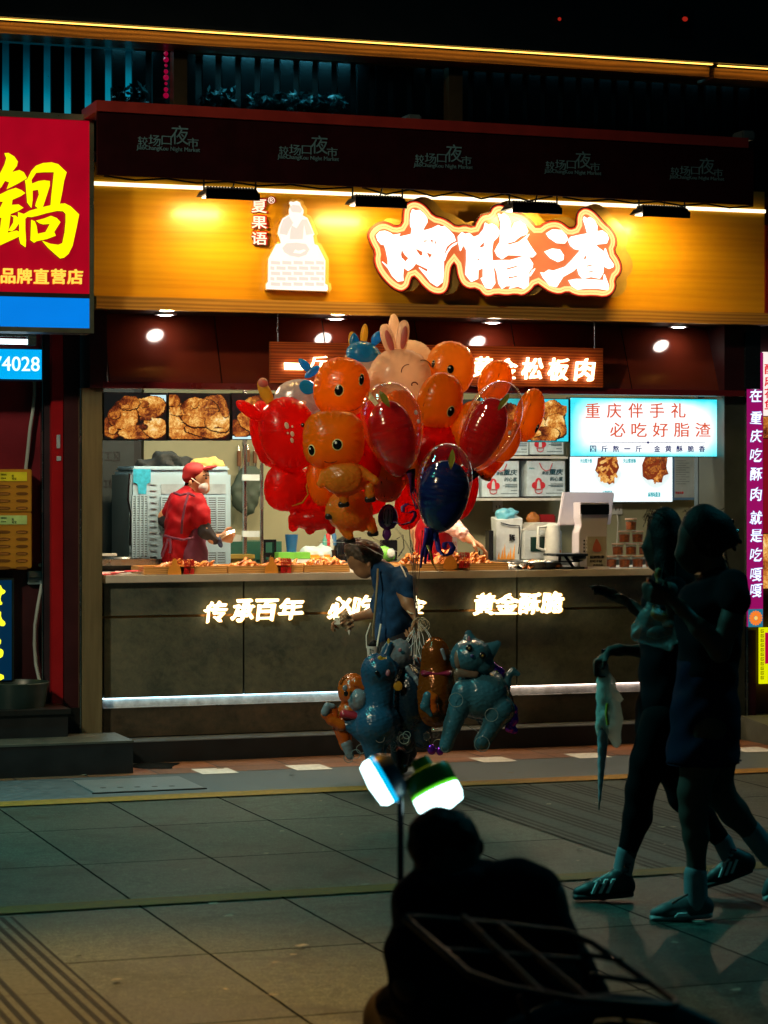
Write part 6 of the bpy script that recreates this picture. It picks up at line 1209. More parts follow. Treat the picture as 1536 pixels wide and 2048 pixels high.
b = Bal('foil_balloon', 'orange foil balloon back peeping out left of the belly print balloon', 640, 965, YB - .02, -10)
b.add('head', b.pil(52, 96, .7, 2.2, 34), F_OR)
for (cx, cy, w_, h_, rt, mt, lab) in ((778, 935, 84, 120, 4, F_OR, 'orange foil balloon under the left clear balloon, behind the grid mouth'), (838, 925, 86, 110, -10, F_OR, 'orange foil balloon between the left and navy clear balloons'), (812, 905, 70, 90, 12, F_RED, 'red foil balloon wedged right of the left clear balloon'), (868, 905, 110, 120, 10, F_RED, 'red foil balloon filling the middle behind the clear balloons'), (735, 925, 96, 110, -8, F_RED, 'red foil balloon behind the left clear balloon'), (945, 860, 90, 120, 20, F_OR, 'orange foil balloon behind the right clear balloon'), (800, 850, 90, 140, 0, F_OR, 'orange foil balloon directly behind the left clear balloon'), (820, 1000, 60, 120, 8, F_RED, 'slim red foil balloon above the hair of the stooping person'), (900, 905, 60, 70, 0, F_OR, 'small orange foil balloon above the navy clear balloon'), (925, 985, 60, 110, 14, F_RED, 'red foil balloon behind the navy clear balloon, right part'), (852, 960, 80, 110, -6, F_RED, 'red foil balloon squeezed left of the navy clear balloon'), (655, 1010, 80, 90, 8, F_RED, 'red foil balloon behind the lowest orange bodies'), (740, 985, 70, 90, 0, F_RED, 'red foil balloon behind the pale grid mouth balloon'), (1005, 880, 70, 90, 20, F_OR, 'orange foil balloon low behind the right clear balloon')):
    b = Bal('foil_balloon', lab, cx, cy, YB + (-.08 if 'clear' in lab else .2), rt); b.add('head', b.pil(w_, h_, .65, 2.2, int(cx) % 91), mt); seam(b, [(0, -h_ * .45), (-3, -h_ * .15), (-3, h_ * .2), (0, h_ * .45)])
b = Bal('foil_balloon', 'orange foil balloon with dark feet under the right clear balloon', 988, 915, YB + .2, 26)
b.add('head', b.pil(46, 62, .8, 2, 41), F_OR); walker(b, F_OR, (-4, 10, 20, 22), ((-8, 24, -14, 38), (6, 24, 4, 40)), ((-15, 40, 0), (3, 42, 0)))
b = Bal('foil_balloon', 'pale foil balloon with dark grid mouth under the left clear balloon', 772, 950, YB - .1, -4)
b.add('head', b.pil(62, 110, .6, 2.4, 42, tp=-.2), foilmat('foil_rose', (.85, .30, .14), .42))
for p in ([(-20, 24), (18, 20)], [(-20, 38), (18, 34)], [(-10, 12), (-6, 44)], [(12, 8), (12, 42)], [(-14, 50), (10, 46)]): b.line('mouth_line', p, 1.0, m_eye)
b.disc('eye', 8, -8, 9, 9, F_RED); b.disc('eye', 10, -6, 3, 3, m_eye); b.line('brow', arc(-16, -34, 12, 250, 340), .9, m_eye)
b = Bal('foil_balloon', 'small purple and white striped fish balloon hanging above the stooping person', 776, 1034, YB - .2, 4)
m_pur = foilmat('foil_purple', (.16, .03, .22), .3); b.add('body', b.pil(40, 52, .7, 2, 43, tp=-.1), m_pur); b.add('belly', b.pil(26, 44, .75, 2, 44, (0, -1), -6), foilmat('foil_lilac', (.55, .42, .55), .3)); [b.line('stripe', [(x, -14), (x * 1.2, 0), (x, 14)], 1.0, m_eye) for x in (-6, 0, 6)]
b.add('tail', b.pil(18, 26, .4, 1.8, 45, (0, 34), 0), m_pur)
b = Bal('foil_balloon', 'dark red foil hand shape peeping below the big red spotted balloon', 700, 845, YB + .3); b.add('head', b.pil(120, 120, .5, 2, 46), F_RED)
# clear balloons with a coloured inner balloon
xc = N('clear_film'); lw = xc.n('ShaderNodeLayerWeight'); lw.inputs['Blend'].default_value = .22
tr_ = xc.n('ShaderNodeBsdfTransparent'); tr_.inputs[0].default_value = (1, .95, .90, 1); gl_ = xc.n('ShaderNodeBsdfGlossy'); gl_.inputs['Roughness'].default_value = .06; gl_.inputs['Color'].default_value = (1, .96, .92, 1)
wv = xc.n('ShaderNodeTexWave', bands_direction='Z'); wv.inputs['Scale'].default_value = 9; wv.inputs['Distortion'].default_value = 3.5; wv.inputs['Detail'].default_value = 2; xc.l(xc.co(), wv.inputs['Vector']); bm_ = xc.n('ShaderNodeBump'); bm_.inputs['Strength'].default_value = .12; bm_.inputs['Distance'].default_value = .01; xc.l(wv.outputs['Fac'], bm_.inputs['Height']); xc.l(bm_.outputs[0], gl_.inputs['Normal'])
mx_ = xc.n('ShaderNodeMixShader'); xc.l(xc.math('MULTIPLY_ADD', lw.outputs['Facing'], .75, .06), mx_.inputs[0]); xc.l(tr_.outputs[0], mx_.inputs[1]); xc.l(gl_.outputs[0], mx_.inputs[2]); xc.l(mx_.outputs[0], xc.out.inputs['Surface']); CLEAR = xc.m
def innermat(name, c):
    x = N(name); f = x.noise(9, 4, .6, x.mapping(1, 1, 3), .6); x.l(x.ramp(f, (.3, tuple(v * .5 for v in c)), (.7, c)), x.p.inputs['Base Color']); x.setp(Roughness=.16, Coat_Weight=.8, Coat_Roughness=.05)
    w2 = x.n('ShaderNodeTexWave', bands_direction='Z'); w2.inputs['Scale'].default_value = 11; w2.inputs['Distortion'].default_value = 5; w2.inputs['Detail'].default_value = 3; x.l(x.co(), w2.inputs['Vector']); x.bump(w2.outputs['Fac'], .10, .010)
    tb = x.n('ShaderNodeBsdfTranslucent'); tb.inputs[0].default_value = C4(c); mx = x.n('ShaderNodeMixShader'); mx.inputs[0].default_value = .5; x.l(x.p.outputs[0], mx.inputs[1]); x.l(tb.outputs[0], mx.inputs[2]); x.l(mx.outputs[0], x.out.inputs['Surface']); return x.m
I_RED = innermat('inner_red', (.85, .018, .012)); I_BLU = innermat('inner_navy', (.014, .030, .20)); m_lf = mat('leaf_olive', (.20, .17, .015), .3, coat=.4)
def egg(w, h, s, f0=0.0, f1=1.0, off=(0, 0), tip=.25, seg=40, n=26):
    m = MB(); pr = []
    for i in range(n + 1):
        a = math.pi * (f0 + (f1 - f0) * i / n); r = math.sin(a) * (1 + tip * math.cos(a) * .55); pr.append((max(r * w / 2 * s, .00005), math.cos(a) * h / 2 * s * (1 + .06 * (math.cos(a) < 0))))
    m.lathe(pr, (off[0] * s, 0, -off[1] * s), seg); m.v = [(x, y * .9, z) for x, y, z in m.v]; return m
def ribbon(b, pts, wd, name, m, tw=0.0):
    V = []; k = b.s
    for i, (x, z, dy) in enumerate(pts): a = tw * i; V += [Vector((x * k - wd * k * math.cos(a), dy * k - wd * k * math.sin(a), -z * k)), Vector((x * k + wd * k * math.cos(a), dy * k + wd * k * math.sin(a), -z * k))]
    mb = MB(); mb.add(V, [(2 * i, 2 * i + 1, 2 * i + 3, 2 * i + 2) for i in range(len(pts) - 1)]); o = mb.build(name, m, b.t, True); md = o.modifiers.new('thick', 'SOLIDIFY'); md.thickness = .003; return o
def bobo(label, cx, cy, w_, h_, rot, Y, im, ioff, iw, ih, leaf, dots=()):
    b = Bal('clear_balloon', label, cx, cy, Y, rot, 0, 'clear balloons with a coloured inner balloon')
    b.add('clear_shell', egg(w_, h_, b.s), CLEAR); b.add('inner_balloon', egg(iw, ih, b.s, 0, 1, ioff, .18), im)
    lx, lz, lr = leaf; Rm = Matrix.Rotation(R(lr), 3, 'Y'); mb = MB(); k = b.s
    P = [(0, -20), (5, -10), (7, 2), (3, 16), (0, 22), (-4, 14), (-7, 2), (-4, -10)]
    V = [Rm @ Vector((x * k, (-.5 * abs(x)) * k, -z * k)) + Vector((lx * k, (-w_ * .40) * k, -lz * k)) for x, z in P]; mb.add(V, [(0, 1, 2, 3, 4, 5, 6, 7)]); o = mb.build('leaf', m_lf, b.t); md = o.modifiers.new('thick', 'SOLIDIFY'); md.thickness = .004
    for x, z, r in dots:
        q = math.sqrt(max(0, 1 - (2 * x / w_) ** 2 - (2 * z / h_) ** 2)); MB().ball((x * k, -w_ * .45 * k * q - .004, -z * k), (r * k, .003, r * 1.3 * k), 14, 8).build('dot', mat('dot_cream', (.55, .36, .30), .4), b.t, True)
    b.add('neck', MB().lathe([(6 * k, 0), (3 * k, -8 * k), (5 * k, -16 * k)], (0, 0, -h_ * .52 * k), 12), im); return b
b = bobo('clear balloon with dark red inner balloon left of the middle', 786, 852, 122, 180, -12, YB - .55, I_RED, (-6, 22), 92, 150, (-6, -56, -20), ((50, -16, 4), (51, 2, 3.4)))
m_rib = foilmat('ribbon_wine', (.14, .02, .10), .2); m_ribb = foilmat('ribbon_indigo', (.04, .03, .26), .2); m_gold = mat('ribbon_gold', (.30, .16, .03), .3, .5)
for i in range(3): ribbon(b, [(10 + 4 * i + 3 * math.sin(j * .8 + i), 92 + j * 9, -6 + 5 * i) for j in range(10)], 5.5, 'ribbon', m_rib if i != 1 else MATS['ribbon_wine'], .25)
b = bobo('clear balloon with dark red inner balloon at the right', 981, 850, 108, 186, 24, YB - .5, I_RED, (-8, 20), 82, 148, (4, -52, 10), ((40, 0, 3.5),))
for i in range(4): ribbon(b, [(2 + 5 * i + 2 * math.sin(j * .9 + i) - j * 3.8, 94 + j * 9.5 + 2 * i, -4 + 4 * i) for j in range(9)], 4.5, 'ribbon', m_gold if i == 2 else MATS['ribbon_wine'], .3)
b = bobo('clear balloon with navy blue inner balloon low in the middle', 887, 974, 110, 178, 9, YB - .85, I_BLU, (2, 16), 102, 142, (6, -58, -4))
for i in range(3): ribbon(b, [(-20 + 7 * i + 1.5 * math.sin(j * .7 + i), 86 + j * 9, -4 + 4 * i) for j in range(10 - i)], 5, 'ribbon', MATS['ribbon_indigo'], .15)
ribbon(b, [(-2, 90, 4), (4, 108, 0), (10, 126, -3), (22, 136, -6), (34, 130, -8), (38, 116, -8), (30, 106, -6), (20, 110, -4), (20, 120, -2), (27, 122, 0)], 5.5, 'ribbon', MATS['ribbon_indigo'], .05)
ribbon(b, [(-14, 120, -10), (-4, 136, -12), (2, 154, -10), (12, 166, -8), (26, 170, -6)], 3, 'ribbon', m_gold, .4)
ribbon(b, [(-56, 46, 6), (-66, 44, 4), (-74, 52, 2), (-72, 62, 0), (-60, 62, 0), (-50, 56, 2), (-46, 66, 2), (-52, 80, 0), (-70, 88, -2), (-86, 84, -4)], 4, 'ribbon', MATS['ribbon_wine'], .1)

# ================================================================ lower bunch: walking foil animals hanging from the hand
YL = 13.75; sL = YL / F
GL = 'walking foil animals hanging in the lower bunch'
F_GC = foilmat('foil_pale_teal', (.030, .115, .16), .12, .2); F_GB = foilmat('foil_slate_blue', (.014, .075, .15), .12, .2); F_NV = foilmat('foil_dark_navy', (.005, .018, .035), .1, .2); F_SH = foilmat('foil_shiba_orange', (.50, .10, .006), .2, .2); F_DO = foilmat('foil_dark_orange', (.22, .06, .006), .2, .16, .4); F_CM = foilmat('foil_chrome_violet', (.30, .03, .55), .05, .12, .9); F_WL = foilmat('foil_cool_white', (.20, .25, .29), .2, .22)
def LP(px, py, dy=0): return tuple(W(px, py, YL + dy))
def lc(a, b, ra, rb, dy=0, fy=.8, dy2=None): return ('c', LP(a[0], a[1], dy), LP(b[0], b[1], dy if dy2 is None else dy2), ra * sL, rb * sL, fy)
def le(c, rx, rz, dy=0, ry=None): return ('e', LP(c[0], c[1], dy), (rx * sL, (ry or min(rx, rz)) * sL, rz * sL))
def animal(label, cx, cy): return T('animal_balloon', label, 'balloon', LP(cx, cy), GL, MI)
def sm(t, name, pr, m, vox=2.4, k=5, nz=.5):
    if name in ('body', 'head', 'tail', 'muzzle', 'ear') and nz >= .2:      # welded rim of the foil
        pr = pr + [(p[0], p[1], p[2], p[3] + 3.4 * sL, p[4] + 3.4 * sL, .10) if p[0] == 'c' else ('e', p[1], (p[2][0] + 3.4 * sL, max(.09 * p[2][0], 2.0 * sL), p[2][2] + 3.4 * sL)) for p in pr]; vox = min(vox, 1.9); nz *= .8
    return surf(pr, vox * sL, k * sL, nz * sL, 95).build(name, m, t, True, frame=MI)
def ball_(t, name, c, r, m, dy=0, ry=None): mb = MB(); mb.ball(LP(c[0], c[1], dy), (r[0] * sL, (ry or 2) * sL, r[1] * sL), 14, 8); return mb.build(name, m, t, True)
def hoop(t, name, c, r, m, dy=0, w_=.7): return MB().tube([LP(c[0] + r * math.cos(i * .3307), c[1] + r * math.sin(i * .3307), dy) for i in range(20)], w_ * sL, 6).build(name, m, t)
m_clr = mat('clear_plastic_ring', (.16, .20, .20), .15, spec=.8)
t = animal('pale blue cat foil balloon with tilted head and curled tail', 965, 1390)
bd = sm(t, 'body', [le((962, 1388), 56, 50), lc((930, 1385), (905, 1450), 24, 16, -.08), lc((1000, 1420), (978, 1462), 27, 14, -.06), lc((905, 1450), (892, 1492), 15, 12, -.08), lc((978, 1462), (965, 1482), 14, 14, -.06), lc((945, 1345), (935, 1330), 26, 24, -.02)], F_GC)
hd = sm(t, 'head', [le((943, 1312), 38, 33, -.06), le((925, 1322), 20, 18, -.07), le((966, 1330), 20, 18, -.07)], F_GC)
for e in ([(928, 1286), (937, 1267), (951, 1282)], [(972, 1290), (995, 1288), (984, 1312)]): sm(t, 'ear', [lc(((e[0][0] + e[2][0]) / 2, (e[0][1] + e[2][1]) / 2), e[1], 15, 5, -.05, .45)], F_GC, 1.6, 3, .2)
sm(t, 'ear_lining', [lc((938, 1281), (938, 1273), 4, 2, -.085, .5)], foilmat('foil_dusk_pink', (.40, .16, .20), .2), 1.2, 2, 0)
sm(t, 'tail', [lc((1012, 1378), (1016, 1352), 6.5, 5.5), lc((1016, 1352), (1026, 1342), 5.5, 5), lc((1026, 1342), (1036, 1348), 5, 3)], F_GC, 1.6, 3, .2)
for x, y in ((938, 1296), (965, 1311)): ball_(t, 'eye', (x, y), (6.8, 7), m_eye, -.155); ball_(t, 'iris', (x + .5, y + .5), (2.2, 2.6), mat('iris_amber', (.25, .14, .02), .3), -.163)
ball_(t, 'nose', (944, 1312), (4, 4), mat('nose_navy', (.02, .03, .12), .4), -.165); sm(t, 'bib', [lc((918, 1345), (950, 1348), 10, 8, -.10, .5)], foilmat('foil_cream', (.20, .14, .10), .2), 1.8, 4, .3)
sm(t, 'cheek', [le((917, 1318), 9, 20, -.10)], MATS['foil_cream'], 1.8, 4, .2)
for c, r in (((983, 1430), 13), ((964, 1488), 15), ((912, 1400), 14), ((890, 1497), 7)): hoop(t, 'wheel_ring', c, r, m_clr, -.17 if c[1] < 1450 else -.1)
MB().tube([LP(925, 1446, -.05), LP(962, 1467, -.05)], .8 * sL, 6).build('leg_thread', m_clr, t)
t = animal('slate blue duck shaped foil balloon with crest and raised tail', 745, 1420)
sm(t, 'body', [le((752, 1447), 44, 44), lc((757, 1400), (756, 1345), 26, 24, -.02), le((756, 1340), 28, 28, -.03), lc((730, 1455), (690, 1450), 24, 5, 0), lc((748, 1480), (752, 1520), 20, 15, -.02), lc((770, 1330), (780, 1342), 12, 8, -.05)], F_GB, 2.4, 12)
ball_(t, 'eye', (754, 1346), (4.5, 5), m_eye, -.115); sm(t, 'crest', [lc((768, 1320), (776, 1332), 6, 4, -.06), lc((760, 1316), (768, 1326), 5, 4, -.07)], F_YE, 1.5, 3, .2); sm(t, 'cheek', [le((776, 1346), 5, 7, -.09)], MATS['foil_dusk_pink'], 1.4, 2, 0); ball_(t, 'eye_white', (741, 1324), (4, 6), F_WL, -.06)
t = animal('orange and white shiba dog foil balloon with curled tail at the left', 690, 1420)
sm(t, 'body', [lc((700, 1430), (690, 1450), 24, 20, .06), lc((684, 1450), (692, 1492), 16, 9, .04), le((705, 1380), 26, 30, .05)], F_SH, 2.2, 8)
sm(t, 'muzzle', [le((718, 1398), 19, 24, -.0)], F_WL, 2, 6); sm(t, 'ear', [lc((684, 1366), (686, 1356), 5, 3, .03), lc((690, 1362), (692, 1354), 4, 2.5, .03)], F_DO, 1.4, 2, .1); sm(t, 'ear', [lc((712, 1366), (726, 1376), 8, 5, -.02)], F_SH, 1.6, 3, .2)
ball_(t, 'eye', (692, 1387), (4.5, 6), m_eye, -.075); ball_(t, 'eye_patch', (690, 1376), (5, 6), F_WL, -.07)
sm(t, 'collar', [lc((688, 1428), (722, 1434), 9, 9, .0, 1.8)], mat('collar_red', (.22, .01, .02), .3), 1.8, 4, 0)
sm(t, 'tail', [lc((684, 1452), (664, 1440), 10, 10), lc((664, 1440), (652, 1428), 10, 9), lc((652, 1428), (656, 1416), 9, 8), lc((656, 1416), (668, 1418), 8, 6), lc((668, 1418), (672, 1430), 6, 5)], F_SH, 1.8, 3, .3)
sm(t, 'tail_tip', [lc((650, 1424), (655, 1413), 8.5, 8, -.015), lc((655, 1413), (666, 1412), 7, 5, -.015)], F_WL, 1.6, 3, .2); sm(t, 'foot', [lc((693, 1488), (700, 1512), 12, 8, .04)], F_WL, 1.8, 3, .3)
for c in ((697, 1516), (712, 1508), (722, 1498)): hoop(t, 'wheel_ring', c, 9, m_clr, .02)
t = animal('dark navy foil balloon in the middle with a pale patterned head', 812, 1385)
sm(t, 'body', [le((820, 1395), 38, 62, .1), lc((812, 1430), (812, 1490), 26, 16, .1), lc((840, 1420), (846, 1480), 22, 14, .1)], F_NV, 2.4, 9); sm(t, 'head', [le((800, 1308), 22, 26, .08), le((782, 1318), 18, 30, .06)], F_WL, 2, 8)
sm(t, 'ear', [lc((772, 1312), (779, 1290), 10, 6, .02), lc((778, 1326), (790, 1336), 12, 8, .02)], F_GB, 1.8, 4, .3); sm(t, 'horn', [lc((778, 1290), (777, 1278), 5, 2, .02)], F_YE, 1.4, 2, 0); sm(t, 'neck_stripe', [lc((815, 1336), (832, 1358), 5, 5, .03), lc((832, 1358), (838, 1372), 5, 4, .02)], F_WL, 1.6, 3, .2); ball_(t, 'cheek_patch', (796, 1372), (9, 10), F_YE, -.04); ball_(t, 'cheek_patch', (800, 1300), (4, 4), MATS['foil_dusk_pink'], .0)
t = animal('small white foil animal with orange stripes peeping behind the strings', 826, 1322)
sm(t, 'body', [le((825, 1328), 20, 18, .2), lc((838, 1330), (838, 1352), 16, 14, .2)], F_WL, 2, 5)
for x in (815, 826, 836): sm(t, 'stripe', [lc((x, 1316), (x + 4, 1326), 2, 1.6, .13)], F_SH, 1.0, 1.5, 0)
t = animal('tall dark orange foil dog seen from behind with dark red collar', 872, 1370)
sm(t, 'body', [lc((871, 1305), (873, 1420), 24, 30, -.02), le((873, 1385), 32, 56, -.02), lc((872, 1310), (870, 1290), 20, 12, -.02)], F_DO, 2.4, 10); sm(t, 'collar', [lc((848, 1346), (898, 1346), 7, 7, -.02, 3.6)], mat('collar_dark', (.16, .006, .03), .3), 1.8, 3, 0)
sm(t, 'tail', [lc((864, 1398), (868, 1420), 10, 8, -.12), lc((866, 1396), (858, 1390), 9, 8, -.13)], F_SH, 1.6, 4, .3); sm(t, 'tail_tip', [lc((856, 1392), (850, 1412), 10, 9, -.13), lc((850, 1412), (862, 1430), 9, 4, -.13)], F_GC, 1.6, 4, .3); sm(t, 'ear_patch', [lc((884, 1300), (890, 1318), 4, 3, -.1)], F_WL, 1.3, 2, 0)
t = animal('violet chrome foil unicorn tail and mane behind the blue cat', 1008, 1390)
sm(t, 'mane', [lc((988, 1334), (1002, 1345), 8, 8, .16), lc((1002, 1345), (1006, 1366), 8, 6, .16)], F_CM, 1.8, 4, .9); sm(t, 'mane_lock', [lc((992, 1346), (998, 1364), 5, 4, .12)], foilmat('foil_chrome_green', (.10, .45, .05), .05, .15, .9), 1.5, 3, .3)
sm(t, 'body', [le((985, 1410), 40, 46, .2)], F_NV, 2.4, 6); sm(t, 'tail', [lc((1008, 1416), (1024, 1420), 9, 8, .1), lc((1024, 1420), (1026, 1440), 8, 7, .1), lc((1026, 1440), (1020, 1456), 7, 6, .1), lc((1020, 1456), (1030, 1462), 6, 3, .1)], F_CM, 1.8, 4, .8)
t = T('clear_bubbles', 'cluster of clear deflated foil feet and rings under the lower bunch', 'balloon', LP(845, 1480), None, MI)
rr = random.Random(4)
for i in range(16):
    c = (rr.uniform(735, 890), rr.uniform(1462, 1508)); r = rr.uniform(5, 10)
    hoop(t, 'wheel_ring', c, r, m_clr, rr.uniform(-.1, .1)) if i % 2 else MB().ball(LP(c[0], c[1], rr.uniform(-.05, .1)), (r * sL, r * sL * .6, r * 1.2 * sL), 14, 9).build('foil_foot', CLEAR if i % 4 else F_CM, t, True)
# ================================================================ PEOPLE
m_hairb = mat('hair_black', (.003, .0025, .003), .6, var=.4, vs=40, bump=.4, bs=90, spec=.15); m_hairbr = mat('hair_brown', (.075, .045, .028), .5, var=.6, vs=60, bump=.5, bs=110)
m_skin = mat('skin', (.42, .20, .10), .5, var=.12, vs=20); m_skind = mat('skin_shade', (.30, .17, .12), .5, var=.12, vs=20); m_mask = mat('face_mask', (.46, .43, .44), .6, var=.08)
class Fig:
    def __init__(s, Y, label, cx, cy, name='person'):
        s.Y = Y; s.s = Y / F; s.t = T(name, label, 'person', tuple(W(cx, cy, Y)), None, MI)
    def p(s, px, py, dy=0): 
        q = W(px, py, s.Y); return Vector((q.x, q.y + dy, q.z))
    def c(s, a, b, fy=1.0): return ('c', tuple(s.p(a[0], a[1], a[3] if len(a) > 3 else 0)), tuple(s.p(b[0], b[1], b[3] if len(b) > 3 else 0)), a[2] * s.s, b[2] * s.s, fy)
    def chain(s, pts, fy=1.0): return [s.c(a, b, fy) for a, b in zip(pts[:-1], pts[1:])]
    def e(s, c, rx, ry, rz, rot=0): return ('e', tuple(s.p(c[0], c[1], c[2] if len(c) > 2 else 0)), (rx * s.s, ry * s.s, rz * s.s), Matrix.Rotation(R(rot), 3, 'Y'))
    def part(s, name, pr, m, vox=.011, k=.025, nz=0.0, nsc=18, fine=(), parent=None): return surf(pr, vox, k, nz, nsc, fine).build(name, m, parent or s.t, True, frame=MI)
def hand(w, f, n, up, size=1.0, curl=(.5, .7, .7), thumb=1, spread=.12):
    # wrist, pointing direction, palm normal, direction of the thumb side -> finger prims
    w, f, n, up = Vector(w), Vector(f).normalized(), Vector(n).normalized(), Vector(up).normalized(); pr = []
    f = f.normalized(); up = (up - f * up.dot(f)).normalized(); n = f.cross(up) * (1 if f.cross(up).dot(n) > 0 else -1); z = size
    for i, (L1, L2, L3) in enumerate(((.040, .024, .020), (.044, .028, .022), (.041, .026, .021), (.032, .020, .018))):
        o = .027 - .018 * i; kn = w + f * (.085 - .004 * abs(i - 1)) * z + up * o * z; pr.append(('c', tuple(w + up * o * .5 * z + f * .01), tuple(kn), .013 * z, .0115 * z))
        d = (f + up * (o * 3 * spread)).normalized(); a = 0; q = kn
        for Ls, cu, r in zip((L1, L2, L3), curl, (.0095, .0085, .0075)):
            a += cu * (1 + .12 * i); d2 = d * math.cos(a) + n * math.sin(a); q2 = q + d2 * Ls * z; pr.append(('c', tuple(q), tuple(q2), r * z, r * .92 * z)); q = q2
    tb = w + f * .025 * z + up * .022 * z; t1 = tb + (f * .55 + up * .7 + n * .35).normalized() * .045 * z * thumb; t2 = t1 + (f * .85 + up * .15 + n * .5).normalized() * .032 * z; pr += [('c', tuple(tb), tuple(t1), .0125 * z, .0105 * z), ('c', tuple(t1), tuple(t2), .0105 * z, .0085 * z)]
    return pr

# ---- stooping balloon seller in blue
g = Fig(14.1, 'person in loose blue tee stooping to the left and holding balloon strings', 790, 1550)
arm1 = g.chain([(806, 1176, 17, -.13), (815, 1203, 12.5, -.17), (829, 1228, 8.5, -.20)]); arm2 = g.chain([(768, 1205, 15, .10), (746, 1228, 11, .12), (704, 1238, 8, .10)])
h1 = hand(g.p(829, 1228, -.20), (.12, -.05, -1), (-1, 0, .0), (0, -1, 0), 1.02, (.75, .9, .8)); h2 = hand(g.p(704, 1238, .10), (-1, -.1, -.1), (0, 0, -1), (0, -1, .1), 1.0, (.5, .7, .6))
head = [g.e((724, 1110), 28, 27, 28, 18), g.c((708, 1118, 13), (724, 1138, 15)), g.c((724, 1146, 9), (733, 1150, 7)), g.c((701, 1126, 4.5), (703, 1133, 5)), g.c((711, 1141, 3.6), (715, 1145, 3.6)), g.c((742, 1125, 20), (766, 1140, 19)), g.c((740, 1138, 11), (730, 1146, 9))]
legs = g.chain([(792, 1300, 20, -.02), (795, 1400, 20, -.06), (800, 1520, 13, -.04)]) + g.chain([(796, 1300, 20, .06), (806, 1400, 20, .12), (818, 1515, 13, .12)])
g.part('body', head + arm1 + arm2 + legs + [g.c((777, 1168, 20), (788, 1250, 24), 1.4)], mat('skin_tan', (.32, .15, .07), .5, var=.15, vs=20), .010, .02, fine=h1 + h2)
m_tee = mat('tee_blue', (.012, .050, .125), .9, var=.3, vs=18, spec=.15)
sh = g.chain([(757, 1138, 19), (770, 1152, 26), (776, 1166, 29), (786, 1206, 37), (788, 1240, 36), (782, 1268, 33)], 1.45) + g.chain([(800, 1146, 16, -.06), (808, 1168, 21, -.13), (815, 1186, 17, -.15)]) + g.chain([(768, 1190, 22, .1), (756, 1222, 18, .12)]) + [g.c((800, 1160, 20), (816, 1230, 16), 1.5), g.c((762, 1240, 12), (772, 1272, 10), 1.6), g.c((815, 1240, 12), (808, 1272, 10), 1.6)]
g.part('tee', sh, m_tee, .010, .022, .0045, 26)
g.part('trousers', g.chain([(792, 1266, 31, .02), (794, 1290, 32, .02)], 1.45) + g.chain([(790, 1285, 33, -.05), (793, 1330, 32, -.06), (796, 1400, 27, -.06), (800, 1515, 18, -.04)]) + g.chain([(797, 1272, 30, .1), (803, 1400, 25, .12), (816, 1510, 18, .12)]), mat('trousers_navy', (.006, .008, .014), .8), .014, .03, .004, 20)
g.part('shoe', g.chain([(806, 1534, 11, -.04), (778, 1541, 9, -.04)], 1.0) + g.chain([(820, 1528, 11, .12), (794, 1535, 9, .12)]), mat('shoe_black', (.008, .008, .009), .5), .012, .015)
hr_ = [g.e((728, 1103), 38, 34, 25, 14), g.e((745, 1111), 21, 30, 22), g.c((699, 1100, 9), (698, 1114, 5), 1.8), g.c((752, 1112, 13), (755, 1128, 7), 1.6), g.c((730, 1112, 20), (738, 1120, 14), 1.6)]
g.part('hair', hr_, m_hairbr, .007, .018, .0035, 60)
g.part('ear', [g.e((738, 1128, -.085), 4, 3, 6)], m_skin, .006, .01)
MB().tube([tuple(g.p(822 + 8.5 * math.cos(i * .52), 1219.5 + 4 * math.cos(i * .52 + .9) , -.19 + .034 * math.sin(i * .52))) for i in range(13)], 1.6 * g.s, 6).build('bracelet', mat('bracelet_pale', (.6, .5, .35), .3), g.t)
MB().tube([tuple(g.p(*q)) for q in ((756, 1136, -.13), (755, 1160, -.16), (752, 1200, -.18), (748, 1240, -.16), (746, 1270, -.12))], 2.2 * g.s, 6).build('bag_strap', mat('strap_tan', (.26, .20, .10), .6), g.t)
MB().tube([tuple(g.p(*q)) for q in ((800, 1128, -.10), (807, 1140, -.15), (812, 1152, -.17))], 1.6 * g.s, 6).build('apron_string', m_ew, g.t)
# what the seller carries
t = T('belt_basket', 'white cup with dark lettering and pouch hanging at the waist of the stooping person', 'cup', tuple(g.p(746, 1310, -.2)), None, MI)
cp = g.p(746, 1312, -.18); k = g.s; MB().lathe([(10 * k, 0), (12.5 * k, 24 * k), (11.8 * k, 24 * k), (9.4 * k, 1 * k), (.0001, 1 * k)], tuple(cp), 18).build('cup_wall', mat('cup_white', (.55, .52, .48), .45), t, True)
MB().tube([tuple(cp + Vector((-12 * k, 0, 20 * k))), tuple(cp + Vector((-13 * k, 0, 45 * k))), tuple(cp + Vector((-4 * k, 0, 70 * k)))], 1.2 * k, 6).build('cord', m_ew, t); MB().tube([tuple(cp + Vector((8 * k, 0, 22 * k))), tuple(cp + Vector((16 * k, 0, 68 * k)))], 2.0 * k, 6).build('cord', m_ew, t)
MB().ball(tuple(cp + Vector((2 * k, .02, 26 * k))), (11 * k, 9 * k, 10 * k)).build('dark_filling', m_hairb, t, True)
v_, f_ = text_mesh('要文', .02); 
tx = MB(); aa = np.array(v_); lo = aa.min(0); spn = aa.max(0) - lo; tx.add([tuple(cp + Vector(((-7 + 9 * (q[0] - lo[0]) / spn[0]) * k, -11.5 * k - .002, (4 + 16 * (q[1] - lo[1]) / spn[1]) * k))) for q in aa], f_); tx.build('characters', m_eye, t)
t = T('corn_bundle', 'brown knobbly wrapped snack held in the outstretched hand above the counter slogan', 'snack', tuple(g.p(690, 1245, .08)), None, MI)
